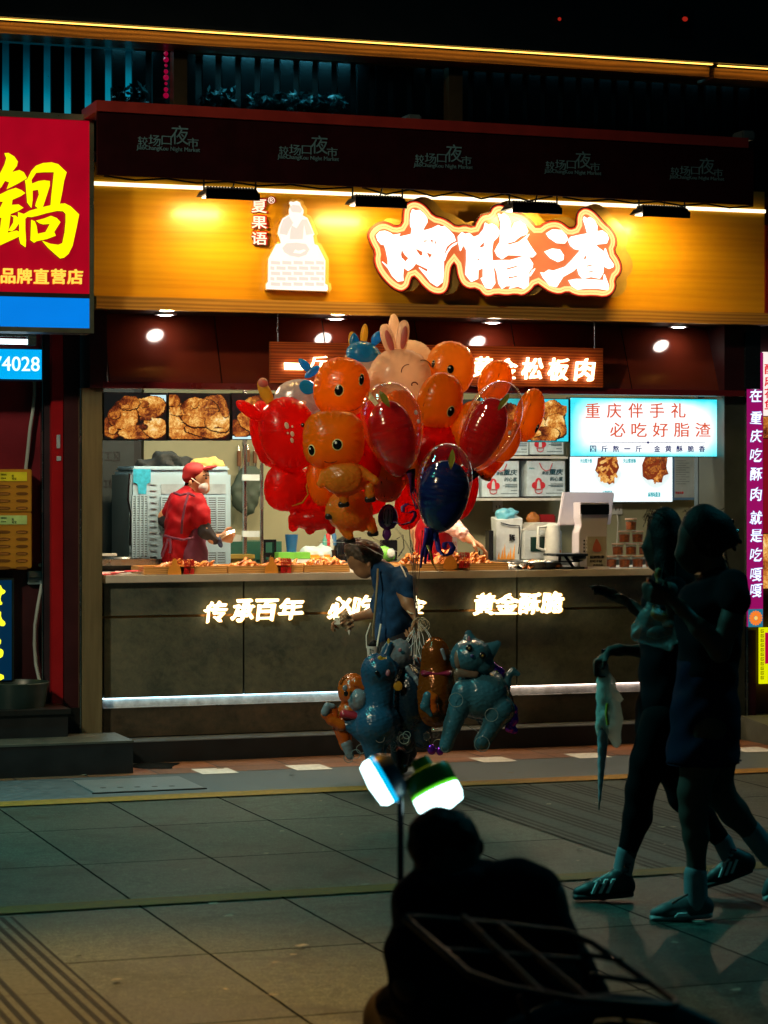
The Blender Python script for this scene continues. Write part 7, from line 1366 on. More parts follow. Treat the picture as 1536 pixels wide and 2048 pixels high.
surf([g.e((691, 1238, .06), 13, 12, 15, -10), g.e((697, 1252, .06), 9, 9, 10)], .007, .02, .010, 85).build('bundle', mat('bundle_brown', (.32, .20, .11), .6, var=.6, vs=70), t, True, frame=MI); MB().lathe([(.0001, -16 * k), (3.5 * k, -6 * k), (5 * k, 0)], tuple(g.p(698, 1256, .05)), 10).build('paper_tip', m_ew, t, True); MB().box(*[x for a, b in ((g.p(668, 1236, .06).x, g.p(684, 1236, .06).x), (g.p(0, 0, .055).y, g.p(0, 0, .075).y), (g.p(0, 1250).z, g.p(0, 1236).z)) for x in (a, b)]).build('paper_scrap', m_ew, t)
# strings
HD = g.p(833, 1238, -.215)
m_str = mat('string_white', (.62, .62, .60), .5)
def strings(name, label, ends, r, sag=0.02, seed=0, start=HD, mt=m_str):
    rr = random.Random(seed); t = T(name, label, 'strings', tuple(start), None, MI)
    for e in ends:
        e = Vector(e); a = Vector(start) + Vector((rr.uniform(-.012, .012), rr.uniform(-.012, .012), rr.uniform(-.015, .015))); bow = Vector((rr.uniform(-1, 1), rr.uniform(-.5, .5), 0)) * sag
        MB().tube([a.lerp(e, q) + bow * math.sin(math.pi * q) for q in (0, .2, .4, .6, .8, 1)], r, 5).build('string', mt, t)
strings('balloon_strings', 'bundle of dark strings rising from the hand to the upper balloons', [W(x, y, YB - .1) for x, y in ((828, 1150), (832, 1110), (826, 1060), (822, 1080), (838, 1085), (818, 1045), (845, 1060))], .0022, .01, 1, HD, mat('string_dark', (.10, .075, .06), .5))
t = T('balloon_strings', 'pale loose strings sweeping over the brown hair of the stooping person', 'strings', tuple(g.p(740, 1090, -.2)), None, MI)
for pts in ([(640, 1082), (690, 1084), (740, 1096), (766, 1110)], [(765, 1030), (800, 1065), (818, 1095), (828, 1120)], [(720, 1058), (770, 1090), (810, 1110), (826, 1128)], [(700, 1078), (730, 1090), (755, 1106)]): MB().tube([tuple(g.p(x, y, -.14)) for x, y in pts], .0016, 5).build('string', m_str, t)
strings('balloon_strings', 'fan of white strings falling from the hand to the foil animals', [W(x, y, YL + .05) for x, y in ((812, 1316), (806, 1300), (822, 1312), (832, 1318), (842, 1316), (852, 1312), (858, 1300), (866, 1285), (818, 1296), (828, 1330), (846, 1324), (838, 1300), (800, 1312))], .0018, .035, 2)
kn = MB()
for i in range(5): c = HD + Vector((.012 * (i - 2) + .02, -.03, -.012 + .01 * (i % 2))); kn.tube([tuple(c + Vector((.028 * math.cos(q * .6), .008 * math.sin(q * 1.1 + i), .034 * math.sin(q * .6) - .01))) for q in range(11)], .002, 5)
tag(kn.build('string_coil', mat('string_tan', (.5, .42, .28), .5), frame=MI), 'tangled coil of string wound round the hand of the stooping person', 'string coil')

# ---- shop worker in red cap
uw, dw = LX(385, .62), .62
Yw = (fw(uw, dw, 0)).y
g = Fig(Yw, 'person in red cap, red tee and white face mask holding tongs behind the counter', 375, 1200)
hd_ = [g.e((398, 955), 21, 20, 27, 6), g.c((411, 962, 5), (414, 968, 4.5)), g.c((398, 975, 14), (410, 978, 10)), g.c((384, 975, 12), (380, 996, 13))]
armw = g.chain([(405, 1020, 15, -.12), (413, 1060, 12, -.14), (428, 1077, 9.5, -.10), (440, 1075, 7.5, -.06)]); armb = g.chain([(345, 1005, 14, .12), (325, 1035, 12, .14), (345, 1062, 9, .10)])
g.part('body', hd_ + armw + armb + [g.c((372, 1005, 28), (368, 1080, 26), 1.5), g.c((366, 1080, 26, .06), (368, 1290, 18, .06)), g.c((384, 1080, 26, -.05), (386, 1290, 18, -.05))], m_skin, .011, .02, fine=hand(g.p(440, 1075, -.06), (1, -.1, .0), (0, .3, -1), (0, -.3, 1), 1.0, (1.25, 1.5, .9)))
g.part('tee', g.chain([(376, 988, 17), (372, 1010, 34), (368, 1045, 37), (364, 1072, 34), (358, 1108, 36)], 1.35) + g.chain([(396, 1002, 17, -.10), (406, 1028, 18, -.13), (409, 1044, 16, -.14)]) + g.chain([(350, 1000, 16, .10), (334, 1028, 15, .13)]), m_red, .011, .022, .004, 26)
m_apr = mat('apron_maroon', (.085, .006, .03), .8, var=.25)
g.part('apron', g.chain([(388, 1066, 24, -.03), (386, 1110, 30, -.03), (386, 1150, 30, -.03)], 1.3), m_apr, .011, .02, .004, 24)
for pts in ([(382, 986, -.2), (376, 1010, -.235), (371, 1040, -.245), (369, 1066, -.23)], [(352, 985, -.16), (366, 990, -.2), (382, 986, -.2), (394, 992, -.18)], [(331, 1070, -.1), (350, 1074, -.21), (372, 1078, -.25), (392, 1074, -.22)], [(342, 1076, -.2), (336, 1098, -.22), (330, 1112, -.22)], [(346, 1076, -.22), (348, 1092, -.24), (346, 1104, -.25)]): MB().tube([tuple(g.p(*q)) for q in pts], [2.6 * g.s] * len(pts), 6).build('apron_strap', m_apr, g.t)
g.part('sleeve', g.chain([(409, 1044, 13.5, -.14), (414, 1062, 13, -.14), (430, 1078, 10.5, -.10)]), mat('sleeve_black', (.008, .007, .012), .8), .010, .02, .004, 40); g.part('sleeve', g.chain([(333, 1030, 13, .13), (325, 1040, 12.5, .14), (345, 1062, 10, .10)]), MATS['sleeve_black'], .010, .02, .003, 40)
g.part('hair', [g.e((392, 958), 20, 19, 15), g.c((378, 965, 7), (371, 982, 6)), g.e((404, 944), 14, 15, 8)], m_hairb, .009, .015, .002, 60)
g.part('cap', [g.e((389, 943), 24, 23, 19, 0), g.e((383, 955), 19, 20, 13)], mat('cap_red', (.28, .003, .006), .7, var=.15), .008, .015); g.part('cap_brim', [('e', tuple(g.p(418, 936, -.01)), (17 * g.s, 18 * g.s, 4.2 * g.s), Matrix.Rotation(R(-14), 3, 'Y'))], MATS['cap_red'], .006, .01)
g.part('face_mask', [g.e((405, 974, -.01), 11.5, 16, 11, 20), g.c((408, 969, 8.5, -.01), (408, 979, 7.5, -.01), 1.4)], m_mask, .007, .012); MB().tube([tuple(g.p(*q)) for q in ((402, 968, -.075), (393, 962, -.088), (385, 956, -.085))], 1.0 * g.s, 5).build('mask_loop', m_ew, g.t)
g.part('ear', [g.e((383, 966, -.085), 4, 3, 6.5)], m_skin, .006, .008)
for x, dy in ((413.5, -.045), (416, .02)): MB().ball(tuple(g.p(x, 956, dy)), (2.6 * g.s, 2.2 * g.s, 1.8 * g.s), 10, 6).build('eye', m_eye, g.t, True)
MB().tube([tuple(g.p(*q)) for q in ((408, 951, -.07), (413, 949.5, -.055), (418, 951, -.02))], 1.0 * g.s, 5).build('eyebrow', m_hairb, g.t)
t = T('tongs', 'steel tongs held in the hand of the red uniformed worker', 'tongs', tuple(g.p(450, 1066, -.06)), None, MI)
for dz in (0, 6): MB().tube([tuple(g.p(440, 1072 + dz, -.09)), tuple(g.p(456, 1064 + dz * .8, -.10)), tuple(g.p(472, 1060 + dz * .5, -.10))], 2.0 * g.s, 6).build('arm', m_steel, t)
t = T('dark_glove', 'dark blue rag hanging from the hand of the red uniformed worker', 'rag', tuple(g.p(441, 1085, -.08)), None, MI); surf([g.c((440, 1080, 6, -.1), (444, 1090, 5, -.1))], .006, .01, .004, 60).build('cloth', mat('rag_navy', (.02, .03, .08), .7), t, True, frame=MI)

# ---- second worker hidden behind the balloons
uw = LX(868, .62); Yw = fw(uw, .62, 0).y
g = Fig(Yw, 'person in red uniform behind the balloons reaching one gloved arm over the trays', 868, 1200)
g.part('body', [g.e((862, 968), 21, 22, 27), g.c((862, 990, 13), (864, 1010, 14)), g.c((866, 1020, 30), (866, 1090, 28), 1.2), g.c((858, 1090, 26), (858, 1290, 18)), g.c((880, 1090, 26), (880, 1290, 18))] + g.chain([(884, 1016, 15, -.1), (906, 1050, 12, -.2), (938, 1078, 8, -.32)]) + g.chain([(842, 1016, 15), (832, 1060, 12), (836, 1100, 9)]), m_skin, .012, .022, fine=hand(g.p(936, 1076, -.32), (.9, -.1, -.55), (-.5, 0, -1), (-.2, -1, 0), 1.15, (.35, .5, .5)))
g.part('uniform', g.chain([(864, 1004, 20), (867, 1030, 36), (868, 1070, 37), (868, 1125, 38)], 1.2), m_red, .012, .02, .004, 24); g.part('sleeve', g.chain([(884, 1022, 19, -.1), (905, 1052, 16, -.2), (925, 1068, 13, -.28)]), mat('sleeve_pinkish', (.62, .36, .33), .35, var=.2, vs=50), .009, .02, .006, 60)
g.part('hair', [g.e((862, 958), 22, 24, 18)], m_hairb, .012, .02)
t = T('apron_badge', 'narrow blue grey label strip beside the second worker in red', 'label', tuple(g.p(910, 1090, -.1)), None, MI); c0, c1 = g.p(904, 1110, -.1), g.p(914, 1066, -.09); MB().box(c0.x, c1.x, c0.y, c1.y, c0.z, c1.z).build('strip', mat('badge_grey', (.35, .33, .38), .4), t)
for i, ch in enumerate('片渣'): v_, f_ = text_mesh(ch, .02); aa = np.array(v_); lo = aa.min(0); spn = aa.max(0) - lo; MB().add([tuple(g.p(904.5 + 9 * (q[0] - lo[0]) / spn[0], 1092 + 14 * i - 10 * (q[1] - lo[1]) / spn[1], -.103)) for q in aa], f_).build('character', m_gred, t)

# ---- two women walking to the left
m_tdark = mat('tee_black', (.0035, .0035, .006), .9, var=.3, vs=14, spec=.08); m_short = mat('shorts_navy', (.006, .007, .022), .9, var=.3, vs=14, spec=.08); m_sock = mat('sock_white', (.17, .19, .21), .8, bump=.3, bs=140); m_shoeg = mat('shoe_grey', (.07, .07, .075), .6, var=.3, vs=40); m_shoek = mat('shoe_black', (.008, .008, .009), .5); m_strp = mat('stripe_white', (.85, .85, .85), .5); m_phone = mat('phone_black', (.006, .006, .008), .15)
g = Fig(9.48, 'walking person in black tee and navy shorts looking at a phone with hair clipped up', 1400, 1835)
K = [g.e((1397, 1066), 40, 37, 50, 22), g.c((1374, 1108, 22), (1388, 1122, 20)), g.c((1364, 1096, 7), (1355, 1108, 5)), g.c((1379, 1135, 10), (1386, 1137, 11)), g.c((1364, 1119, 4.5), (1369, 1121, 5)), g.c((1368, 1127, 4.5), (1372, 1128, 5)), g.c((1418, 1110, 25), (1440, 1160, 24))]
nearleg = g.chain([(1410, 1450, 50, -.06), (1396, 1520, 39, -.06), (1384, 1580, 31, -.06), (1383, 1625, 27, -.06), (1388, 1665, 25, -.06), (1389, 1735, 17, -.06), (1389, 1800, 18, -.06)]); farleg = g.chain([(1430, 1440, 50, .10), (1436, 1530, 40, .10), (1444, 1590, 31, .10), (1476, 1632, 28, .11), (1522, 1684, 20, .12), (1552, 1722, 19, .12)])
arm = g.chain([(1462, 1176, 24, -.15), (1446, 1240, 21, -.2), (1424, 1296, 19, -.22), (1385, 1250, 17, -.22), (1350, 1210, 12.5, -.18), (1334, 1196, 11, -.16)]); armf = g.chain([(1430, 1180, 22, .16), (1400, 1270, 19, .2), (1355, 1225, 14, .1), (1338, 1204, 11, .0)])
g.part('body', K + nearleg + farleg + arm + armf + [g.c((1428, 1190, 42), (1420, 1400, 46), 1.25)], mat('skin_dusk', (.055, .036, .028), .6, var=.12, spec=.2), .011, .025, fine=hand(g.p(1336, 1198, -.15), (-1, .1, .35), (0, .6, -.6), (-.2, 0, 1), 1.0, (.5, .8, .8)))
g.part('tee', g.chain([(1434, 1160, 34), (1430, 1200, 58), (1420, 1270, 60), (1416, 1330, 62)], 1.2) + g.chain([(1456, 1164, 30, -.13), (1458, 1200, 32, -.18)]) + [g.c((1385, 1200, 30), (1380, 1260, 30), 1.2)], m_tdark, .013, .03, .006, 16)
SHORTS = g.part('shorts', g.chain([(1416, 1332, 60), (1412, 1420, 67), (1404, 1500, 70), (1402, 1580, 70)], 1.1) + [g.c((1434, 1420, 52, .08), (1440, 1580, 48, .1), 1.1)], m_short, .013, .025, .007, 17)
g.part('hair', [g.e((1403, 1056), 42, 42, 50, 22), g.e((1414, 1072), 36, 43, 46), g.e((1432, 1068), 34, 36, 36), g.c((1440, 1050, 24), (1462, 1078, 17), 1.2), g.c((1425, 1110, 16), (1436, 1126, 10), 1.4)], m_hairb, .009, .03, 0, 60)
g.part('bun', [g.e((1446, 1064), 17, 18, 16)], m_hairb, .009, .015); g.part('hair_clip', [g.c((1450, 1060, 8), q_, 1.4) for q_ in ((1466, 1042, 4), (1476, 1062, 4), (1480, 1084, 5), (1470, 1100, 4), (1454, 1094, 4))], m_phone, .007, .006)
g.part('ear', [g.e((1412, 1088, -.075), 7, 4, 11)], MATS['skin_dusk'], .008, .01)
for y0, dyy, pts in ((0, -.06, [(1387, 1742, 23, -.06), (1388, 1800, 24, -.06)]), (1, .12, [(1512, 1672, 24, .12), (1550, 1722, 23, .12)])): g.part('sock', g.chain(pts), m_sock, .009, .012)
def shoe(g, heel, toe, ank, dy, m_up, m_sole, stripes=None, name='shoe', h=17):
    d = Vector((toe[0] - heel[0], toe[1] - heel[1])); 
    at = lambda f, up: (heel[0] + d.x * f + up * d.y / d.length, heel[1] + d.y * f - up * d.x / -d.length * (1 if d.x < 0 else -1) * -1)
    q = lambda f, up, r: (heel[0] + d.x * f, heel[1] + d.y * f - up, r, dy)
    o = g.part(name, [g.c(q(.12, 18, 21), q(.38, 17, 21), .85), g.c(q(.38, 17, 20), q(.72, 13, 17), 1.0), g.c(q(.72, 13, 16), q(.90, 10, 12), 1.1), g.c((ank[0], ank[1], 21, dy), q(.20, 24, 21)), g.c(q(.28, 36, 14), q(.60, 26, 11))], m_up, .009, .016)
    g.part('sole', [g.c(q(.03, 2, 7), q(.5, 0, 7.5), 2.5), g.c(q(.5, 0, 7.5), q(.95, 2, 7), 2.7)], m_sole, .008, .01, parent=o)
    MB().tube([tuple(g.p(heel[0] + d.x * f, heel[1] + d.y * f - u, dy - .05)) for f, u in ((.40, 49), (.48, 44), (.56, 39), (.66, 32))], 2.0 * g.s, 6).build('laces', m_strp if stripes else m_phone, o)
    if stripes:
        for f in (.34, .46, .58): MB().hexa([tuple(g.p(heel[0] + d.x * (f + a) , heel[1] + d.y * f - u, dy - w_)) for u, (a0, a1) in ((9, (.075, .125)), (36, (-.035, .015))) for w_ in (.052, .030) for a in (a0, a1)]).build('stripe', m_strp, o)
    else: MB().hexa([tuple(g.p(heel[0] + d.x * (f), heel[1] + d.y * f - u, dy - w_)) for u, a0, a1 in ((5, .36, .62), (12, .42, .56)) for w_ in (.051, .03) for f in (a0, a1)]).build('side_mark', m_strp, o)
shoe(g, (1418, 1825), (1296, 1832), (1390, 1790), -.06, m_shoeg, mat('sole_grey', (.30, .30, .30), .6)); shoe(g, (1600, 1752), (1538, 1812), (1560, 1725), .12, m_shoeg, MATS['sole_grey'])
t = T('phone', 'dark phone held by the walking person with clipped up hair', 'phone', tuple(g.p(1305, 1170, -.16)), None, MI); MB().hexa([tuple(g.p(x, y, dd)) for dz in (0, 1) for dd in (-.20, -.13) for x, y in ((1284, 1158 - 7 * dz), (1330, 1184 - 7 * dz))]).build('casing', m_phone, t, bev=.003); MB().hexa([tuple(g.p(x, y, dd)) for dz in (0, 1) for dd in (-.195, -.135) for x, y in ((1288, 1151.5 - dz), (1326, 1173.5 - dz))]).build('screen', mat('screen_dim', (.01, .012, .016), .05), t)
t = T('carrier_bag', 'translucent plastic bag of food hanging between the two walking women', 'plastic bag', tuple(g.p(1320, 1250, .1)), None, MI)
xb = N('bag_film'); xb.setp(Base_Color=(.30, .36, .35), Roughness=.25, Alpha=.35, Specular_IOR_Level=.6); fb = xb.noise(22, 4); xb.bump(fb, .6, .02); BAGF = xb.m
surf([g.c((1318, 1206, 7, .12), (1312, 1232, 24, .12), .8), g.c((1290, 1270, 22, .12), (1345, 1274, 26, .12), .8), g.c((1308, 1240, 26, .12), (1320, 1262, 36, .12), .8)], .011, .03, .010, 30).build('film', BAGF, t, True, frame=MI); surf([g.c((1312, 1226, 8, .12), (1330, 1240, 9, .12)), g.c((1336, 1244, 9, .12), (1344, 1256, 8, .12))], .010, .015, .008, 50).build('orange_snack', mat('snack_orange', (.70, .25, .03), .4), t, True, frame=MI); surf([g.c((1310, 1268, 12, .12), (1338, 1268, 14, .12))], .011, .02, .006, 40).build('box', mat('box_dark', (.04, .05, .05), .5), t, True, frame=MI)

GR = g
g = Fig(9.9, 'walking person with long loose hair in black leggings carrying a bagged umbrella', 1330, 1795)
K = [g.e((1325, 1064), 32, 34, 44, 4), g.c((1307, 1098, 15), (1314, 1118, 16)), g.c((1296, 1078, 6), (1287, 1094, 4.5)), g.c((1290, 1096, 4), (1297, 1098, 5)), g.c((1304, 1131, 8.5), (1313, 1131, 10)), g.c((1293, 1109, 4.2), (1298, 1109, 4)), g.c((1294.5, 1117, 4), (1299, 1117, 4)), g.c((1326, 1110, 22), (1336, 1155, 22))]
l1 = g.chain([(1325, 1440, 46, -.06), (1296, 1520, 37, -.06), (1278, 1575, 27, -.06), (1272, 1630, 26, -.06), (1252, 1700, 17, -.06), (1238, 1752, 16, -.06)]); l2 = g.chain([(1345, 1440, 44, .1), (1356, 1540, 36, .1), (1372, 1600, 28, .1), (1410, 1640, 25, .1), (1455, 1695, 16, .1), (1470, 1728, 15, .1)])
a1 = g.chain([(1330, 1180, 20, -.14), (1318, 1250, 17, -.18), (1285, 1232, 14, -.16), (1262, 1212, 10, -.12), (1252, 1202, 9, -.1)]); a2 = g.chain([(1345, 1185, 20, .16), (1335, 1300, 16, .18), (1290, 1306, 13, .12), (1240, 1302, 10.5, .06), (1222, 1303, 10, .05)])
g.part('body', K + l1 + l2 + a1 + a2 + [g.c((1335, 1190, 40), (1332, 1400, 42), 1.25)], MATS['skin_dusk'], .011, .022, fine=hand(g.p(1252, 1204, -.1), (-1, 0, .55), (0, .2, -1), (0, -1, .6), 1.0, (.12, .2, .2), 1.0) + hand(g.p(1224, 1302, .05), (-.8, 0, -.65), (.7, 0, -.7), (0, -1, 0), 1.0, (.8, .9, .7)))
g.part('dress', g.chain([(1335, 1158, 30), (1336, 1195, 46), (1332, 1270, 47), (1330, 1350, 50), (1322, 1452, 52)], 1.2) + g.chain([(1336, 1172, 26, -.1), (1327, 1216, 25, -.16)]) + [g.c((1294, 1445, 22), (1350, 1455, 24), 1.3)], m_tdark, .013, .03, .007, 15)
g.part('leggings', [g.c(tuple([a[0], a[1], a[2] + 1.5, a[3]]), tuple([b[0], b[1], b[2] + 1.5, b[3]])) for ch in ([(1325, 1440, 46, -.06), (1296, 1520, 37, -.06), (1278, 1575, 28, -.06), (1272, 1630, 27, -.06), (1252, 1698, 18, -.06)], [(1345, 1440, 44, .1), (1356, 1540, 36, .1), (1372, 1600, 28, .1), (1410, 1640, 25, .1), (1452, 1690, 17, .1)]) for a, b in zip(ch[:-1], ch[1:])], mat('leggings_black', (.0025, .0025, .0035), .9, spec=.08), .011, .02)
g.part('hair', [g.e((1329, 1059), 35, 39, 46, 4), g.e((1338, 1090), 30, 42, 52), g.c((1328, 1080, 20, -.05), (1340, 1180, 24, -.08)), g.c((1345, 1080, 30), (1356, 1160, 30), 1.3), g.c((1356, 1160, 30), (1350, 1235, 18), 1.3), g.c((1320, 1120, 14, -.06), (1336, 1190, 16, -.08))], m_hairb, .009, .03, 0, 60)
surf([g.c((1310, 1140, 7, -.10), (1318, 1205, 6, -.12))], .008, .01, .004, 60).build('lit_hair_lock', mat('hair_lit_amber', (.30, .14, .03), .5, bump=.4, bs=80), g.t, True, frame=MI)  # black hair; the amber colour paints light shining through this lock
for pts in ([(1250, 1700, 20, -.06), (1240, 1752, 20, -.06)], [(1452, 1690, 20, .1), (1470, 1728, 19, .1)]): g.part('sock', g.chain(pts), m_sock, .009, .012)
for x, y, dy in ((1246, 1728, -.115), (1466, 1712, .045)): MB().tube([tuple(g.p(x + a, y + b, dy)) for a, b in ((10, -8), (0, -9), (-3, -4), (6, 0), (4, 6), (-6, 7))], 2.4 * g.s, 6).build('sock_mark', m_phone, g.t)
shoe(g, (1262, 1784), (1143, 1790), (1240, 1744), -.06, m_shoek, mat('sole_black', (.012, .012, .012), .6), True); shoe(g, (1510, 1748), (1412, 1782), (1474, 1722), .1, m_shoek, MATS['sole_black'], True)
t = T('phone', 'phone held out by the long haired walking person, pointing left', 'phone', tuple(g.p(1205, 1182, -.1)), None, MI); MB().hexa([tuple(g.p(x, y, dd)) for dz in (0, 1) for dd in (-.135, -.065) for x, y in ((1181, 1180 - 6 * dz), (1226, 1196 - 6 * dz))]).build('casing', m_phone, t, bev=.003); MB().hexa([tuple(g.p(x, y, dd)) for dz in (0, 1) for dd in (-.13, -.07) for x, y in ((1184, 1174.5 - dz), (1223, 1189 - dz))]).build('screen', MATS['screen_dim'], t)
t = T('umbrella', 'folded blue umbrella in a clear wet plastic sleeve held pointing down', 'umbrella', tuple(g.p(1203, 1620, .05)), None, MI)
surf([g.c((1210, 1335, 10, .05), (1211, 1420, 15, .05)), g.c((1211, 1420, 15, .05), (1201, 1612, 2.5, .05))], .006, .01, .0012, 45).build('canopy', mat('umbrella_blue', (.30, .32, .36), .4, var=.4, vs=30), t, True, frame=MI)
MB().tube([tuple(g.p(1210, 1300, .05)), tuple(g.p(1208, 1345, .05))], 4.5 * g.s, 8).build('handle', m_phone, t); MB().tube([tuple(g.p(1201, 1608, .05)), tuple(g.p(1200, 1624, .05))], 1.6 * g.s, 6).build('tip', m_grey, t)
xs_ = N('sleeve_film'); xs_.setp(Base_Color=(.9, .9, .84), Roughness=.22, Alpha=.7, Specular_IOR_Level=.7); ts_ = xs_.n('ShaderNodeBsdfTranslucent'); ts_.inputs[0].default_value = (.95, .93, .82, 1); ms_ = xs_.n('ShaderNodeMixShader'); ms_.inputs[0].default_value = .55; xs_.l(xs_.p.outputs[0], ms_.inputs[1]); xs_.l(ts_.outputs[0], ms_.inputs[2]); xs_.l(ms_.outputs[0], xs_.out.inputs['Surface']); fb = xs_.noise(26, 4); xs_.bump(fb, .7, .02)
surf([g.c((1206, 1322, 8, .05), (1214, 1370, 16, .05)), g.c((1214, 1370, 17, .05), (1224, 1440, 24, .05)), g.c((1224, 1440, 22, .05), (1236, 1488, 10, .05)), g.c((1208, 1380, 12, .05), (1202, 1470, 8, .05)), g.c((1234, 1390, 6, .05), (1246, 1400, 4, .05))], .008, .02, .0035, 34).build('plastic_sleeve', xs_.m, t, True, frame=MI)
MB().tube([tuple(g.p(x, y, -.04)) for x, y in ((1213, 1405), (1211, 1425), (1214, 1448))], 3.0 * g.s, 6).build('yellow_tag', mat('tag_yellow', (.55, .42, .02), .5), t)


def strands(g, lst, m=None):
    o = MB()
    for pts in lst: o.tube([tuple(g.p(*q)) for q in pts], .0013, 4)
    o.build('loose_hair', m or m_hairb, g.t)
rr = random.Random(8); ls = []
for i in range(22):
    x, y = rr.uniform(1293, 1330), rr.uniform(1018, 1034); ls.append([(x + 8, y, rr.uniform(-.1, .05)), (x - rr.uniform(0, 6), y - rr.uniform(0, 3), -.02), (x - rr.uniform(6, 13), y + rr.uniform(8, 26), -.02)])
for i in range(14): x = rr.uniform(1306, 1345); ls.append([(x, 1120, rr.uniform(-.13, -.06)), (x - rr.uniform(-2, 10), 1165, -.14), (x - rr.uniform(-6, 14), 1215 + rr.uniform(0, 26), -.15)])
strands(g, ls)
ls = []
for i in range(20): x, y = rr.uniform(1365, 1440), 1012 + rr.uniform(0, 10); ls.append([(x, y + 12, 0), (x + rr.uniform(-12, 12), y - rr.uniform(0, 5), 0), (x + rr.uniform(-18, 18), y + rr.uniform(6, 16), 0)])
for i in range(12): y = rr.uniform(1080, 1125); ls.append([(1436, y, rr.uniform(-.06, .06)), (1450 + rr.uniform(-4, 8), y + 8, 0), (1452 + rr.uniform(-4, 12), y + rr.uniform(18, 34), 0)])
strands(GR, ls)
flatten_below(SHORTS, W(1400, 1523, 9.48).z)
# ---- seated person with back to the camera, lamps on a pole, bicycle rack
g = Fig(5.6, 'seated person in dark jacket seen from behind at the bottom', 930, 2048)
m_jack = mat('jacket_navy', (.004, .006, .012), .9, var=.3, vs=10, spec=.08)
zf = lambda z: HZ + (H - z) * F / g.Y
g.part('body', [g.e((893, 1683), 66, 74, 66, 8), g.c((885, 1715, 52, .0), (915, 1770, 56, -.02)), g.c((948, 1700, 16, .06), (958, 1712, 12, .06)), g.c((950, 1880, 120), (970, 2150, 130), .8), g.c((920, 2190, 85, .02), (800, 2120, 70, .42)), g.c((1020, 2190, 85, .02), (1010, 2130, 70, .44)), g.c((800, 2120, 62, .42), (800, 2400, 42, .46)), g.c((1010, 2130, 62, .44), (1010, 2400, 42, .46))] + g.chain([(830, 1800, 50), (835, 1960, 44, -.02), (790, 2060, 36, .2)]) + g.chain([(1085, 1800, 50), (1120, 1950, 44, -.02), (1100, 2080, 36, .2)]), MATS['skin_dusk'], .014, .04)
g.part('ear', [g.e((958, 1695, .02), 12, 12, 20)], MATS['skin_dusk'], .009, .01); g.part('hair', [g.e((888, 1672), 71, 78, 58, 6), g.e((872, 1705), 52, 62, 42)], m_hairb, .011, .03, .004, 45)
g.part('collar', g.chain([(846, 1752, 15, -.04), (880, 1748, 16, -.12), (930, 1742, 16, -.12), (972, 1728, 14, -.03)]), mat('collar_grey', (.012, .014, .022), .9, spec=.1), .010, .015, .004, 30)
g.part('jacket', g.chain([(905, 1765, 58), (925, 1810, 92)], 1.0) + g.chain([(862, 1806, 66), (1040, 1786, 70)], .9) + [g.c((950, 1850, 120), (965, 2000, 140), .8), g.c((960, 2000, 150), (990, 2160, 170), .8)] + g.chain([(850, 1812, 60), (836, 1900, 54, -.01), (836, 1975, 50, .0), (800, 2050, 44, .2)]) + g.chain([(1062, 1790, 62), (1085, 1860, 56), (1120, 1950, 56, .0), (1180, 2020, 50, .1)]), m_jack, .015, .04, .008, 13)
g.part('trousers', [g.c((920, 2190, 92, .02), (800, 2120, 76, .42)), g.c((1020, 2190, 92, .02), (1010, 2130, 76, .44)), g.c((800, 2120, 68, .42), (800, 2390, 50, .46)), g.c((1010, 2130, 68, .44), (1010, 2390, 50, .46))], MATS['trousers_navy'], .018, .03)
for x in (800, 1010): g.part('shoe', [g.c((x, zf(.05), 40, .42), (x, zf(.04), 34, .60))], m_shoek, .014, .02)
t = T('stool', 'low dark stool under the seated person', 'stool', (W(960, 2048, 5.6).x, 5.6, 0), None, MI); cx = W(960, 2048, 5.6).x; rbox('seat', cx - .17, cx + .17, 5.45, 5.78, .24, .27, m_phone, t, frame=MI)
for a in (-.14, .14):
    for b_ in (5.48, 5.75): MB().tube([(cx + a, b_, 0), (cx + a * .8, b_, .24)], .012, 8).build('leg', m_grey, t)
# lamps on a pole
YP = 6.3; kp = YP / F; P = lambda x, y, dy=0: tuple(W(x, y, YP) + Vector((0, dy, 0)))
t = T('lamp_pole', 'thin dark pole rising behind the seated person between two lamps', 'pole', (W(800, 1500, YP).x, YP, 0), None, MI)
px_ = W(801, 1500, YP).x; MB().tube([(px_, YP, .012), (px_, YP, W(801, 1496, YP).z)], 6.5 * kp, 12).build('shaft', m_phone, t, True); rbox('foot', px_ - .16, px_ + .16, YP - .1, YP + .1, 0, .012, m_phone, t, frame=MI); MB().tube([P(801, 1555, .0), P(770, 1565, .05)], 4 * kp, 8).build('clamp_arm', m_phone, t); MB().tube([P(801, 1540, .0), P(832, 1530, .05)], 4 * kp, 8).build('clamp_arm', m_phone, t); MB().tube([P(801, 1500), P(801, 1520)], 9 * kp, 10).build('clamp', m_phone, t)
COOL = emit('lamp_cool', (.62, .97, 1), 5.0)
t = T('lamp', 'cool white camping lamp with tilted disc face left of the pole', 'lamp', P(755, 1570), None, MI)
ax = Vector((-.86, -.08, -.50)).normalized(); c = Vector(P(764, 1560)); r = 51 * kp
MB().lathe([(.0001, -.052), (r * .7, -.05), (r * .92, -.03), (r * .98, 0), (r * .9, .002)], tuple(c), 30, ax).build('housing', mat('lamp_blue', (.03, .07, .12), .35), t, True); MB().lathe([(r * .97, .0025), (r * .96, .02), (r * .82, .034), (.0001, .040)], tuple(c), 30, ax).build('diffuser', COOL, t, True); MB().lathe([(r * .985, -.012), (r * 1.02, -.004), (r * .985, .002)], tuple(c), 30, ax).build('rim', emit('lamp_rim', (.0, .45, .8), 1.2, False), t, True)
t = T('lamp', 'green capped camping lamp with glowing white dome right of the pole', 'lamp', P(870, 1570), None, MI)
ax = Vector((.43, -.25, -.87)).normalized(); c = Vector(P(868, 1577)); r = 50 * kp
m_lg = mat('lamp_green', (.05, .34, .008), .35)
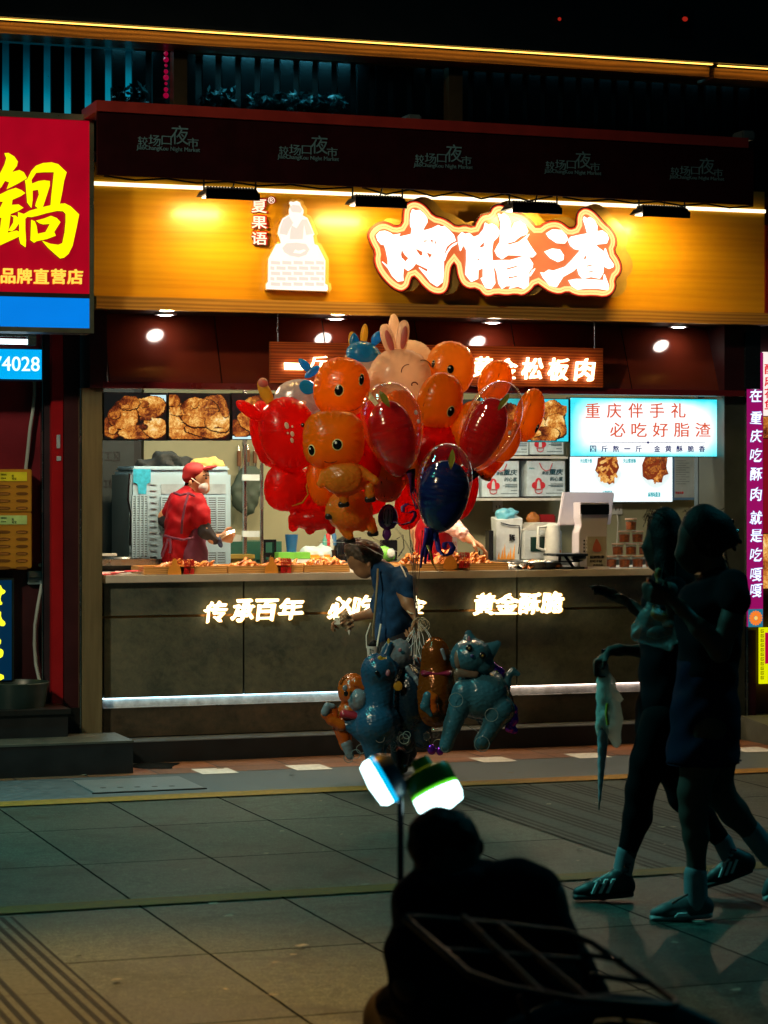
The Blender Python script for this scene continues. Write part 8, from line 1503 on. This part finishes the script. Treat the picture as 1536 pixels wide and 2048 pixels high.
MB().lathe([(.0001, -.088), (r * .35, -.086), (r * .45, -.06), (r * .92, -.05), (r, -.035), (r, -.004), (r * .97, 0)], tuple(c), 32, ax).build('housing', m_lg, t, True); MB().lathe([(r * .99, .001), (r * 1.0, .006), (r * .985, .008)], tuple(c), 32, ax).build('rim', emit('lamp_green_rim', (.15, .85, .02), 1.0, False), t, True); MB().lathe([(r * .98, .0085), (r * .98, .035), (r * .88, .054), (r * .4, .062), (.0001, .063)], tuple(c), 32, ax).build('diffuser', COOL, t, True); MB().tube([tuple(c - ax * .08 + Vector((q * .02, 0, 0))) for q in (-1, 0, 1)], .006, 6).build('hook', m_grey, t)
# bicycle with a tubular rear rack
m_tube = mat('rack_tube', (.004, .006, .008), .45, .0, spec=.25); m_rub = mat('tyre_rubber', (.008, .008, .009), .7)
t = T('cart', 'dark cart with an empty tubular rack standing in the near foreground', 'cart', (W(1150, 2048, 4.55).x, 4.6, 0), None, MI)
Q = lambda x, y, Yd: tuple(W(x, y, Yd))
def tb(name, pts, r): MB().tube(pts, r, 10).build(name, m_tube, t, True)
tb('rack', [Q(812, 1834, 4.9), Q(960, 1846, 4.95), Q(1128, 1864, 5.0), Q(1185, 1886, 4.95), Q(1250, 1932, 4.85), Q(1352, 2002, 4.65), Q(1354, 2010, 4.6), Q(1330, 2014, 4.55), Q(1150, 2000, 4.5), Q(1010, 1975, 4.5), Q(937, 1947, 4.55), Q(870, 1888, 4.75), Q(810, 1836, 4.9)], .0075)
for a, b in (((925, 1832, 4.93), (1090, 1992, 4.52)), ((1000, 1850, 4.95), (1180, 2000, 4.52)), ((1160, 1906, 4.9), (1246, 1922, 4.86)), ((1180, 1950, 4.75), (1300, 1966, 4.75)), ((880, 1900, 4.72), (1160, 1920, 4.8))): tb('rack_bar', [Q(*a), Q(*b)], .006)
hubx = W(1230, 2048, 4.55); hub = (hubx.x, 4.6, .34)
tb('rack_stay', [Q(1040, 1990, 4.52), (hub[0] - .02, 4.55, hub[2])], .006); tb('rack_stay', [Q(1250, 1995, 4.62), (hub[0] + .02, 4.66, hub[2])], .006)
wv_ = MB().lathe([(.30, -.02), (.325, -.022), (.34, 0), (.325, .022), (.30, .02), (.30, -.02)], hub, 48, (0, 1, 0)).build('wheel', m_rub, t, True); MB().lathe([(.022, -.05), (.022, .05)], hub, 12, (0, 1, 0)).build('hub', m_grey, wv_)
sp_ = MB(); [sp_.tube([hub, (hub[0] + .3 * math.cos(i * .3927), hub[1], hub[2] + .3 * math.sin(i * .3927))], .0015, 4) for i in range(16)]; sp_.build('spokes', m_grey, wv_)
MB().tube([(hub[0] + .368 * math.cos(R(q)), hub[1], hub[2] + .368 * math.sin(R(q))) for q in range(10, 181, 10)], .025, 8).build('fender', mat('fender_grey', (.03, .045, .055), .6, .0, spec=.2), t, True)
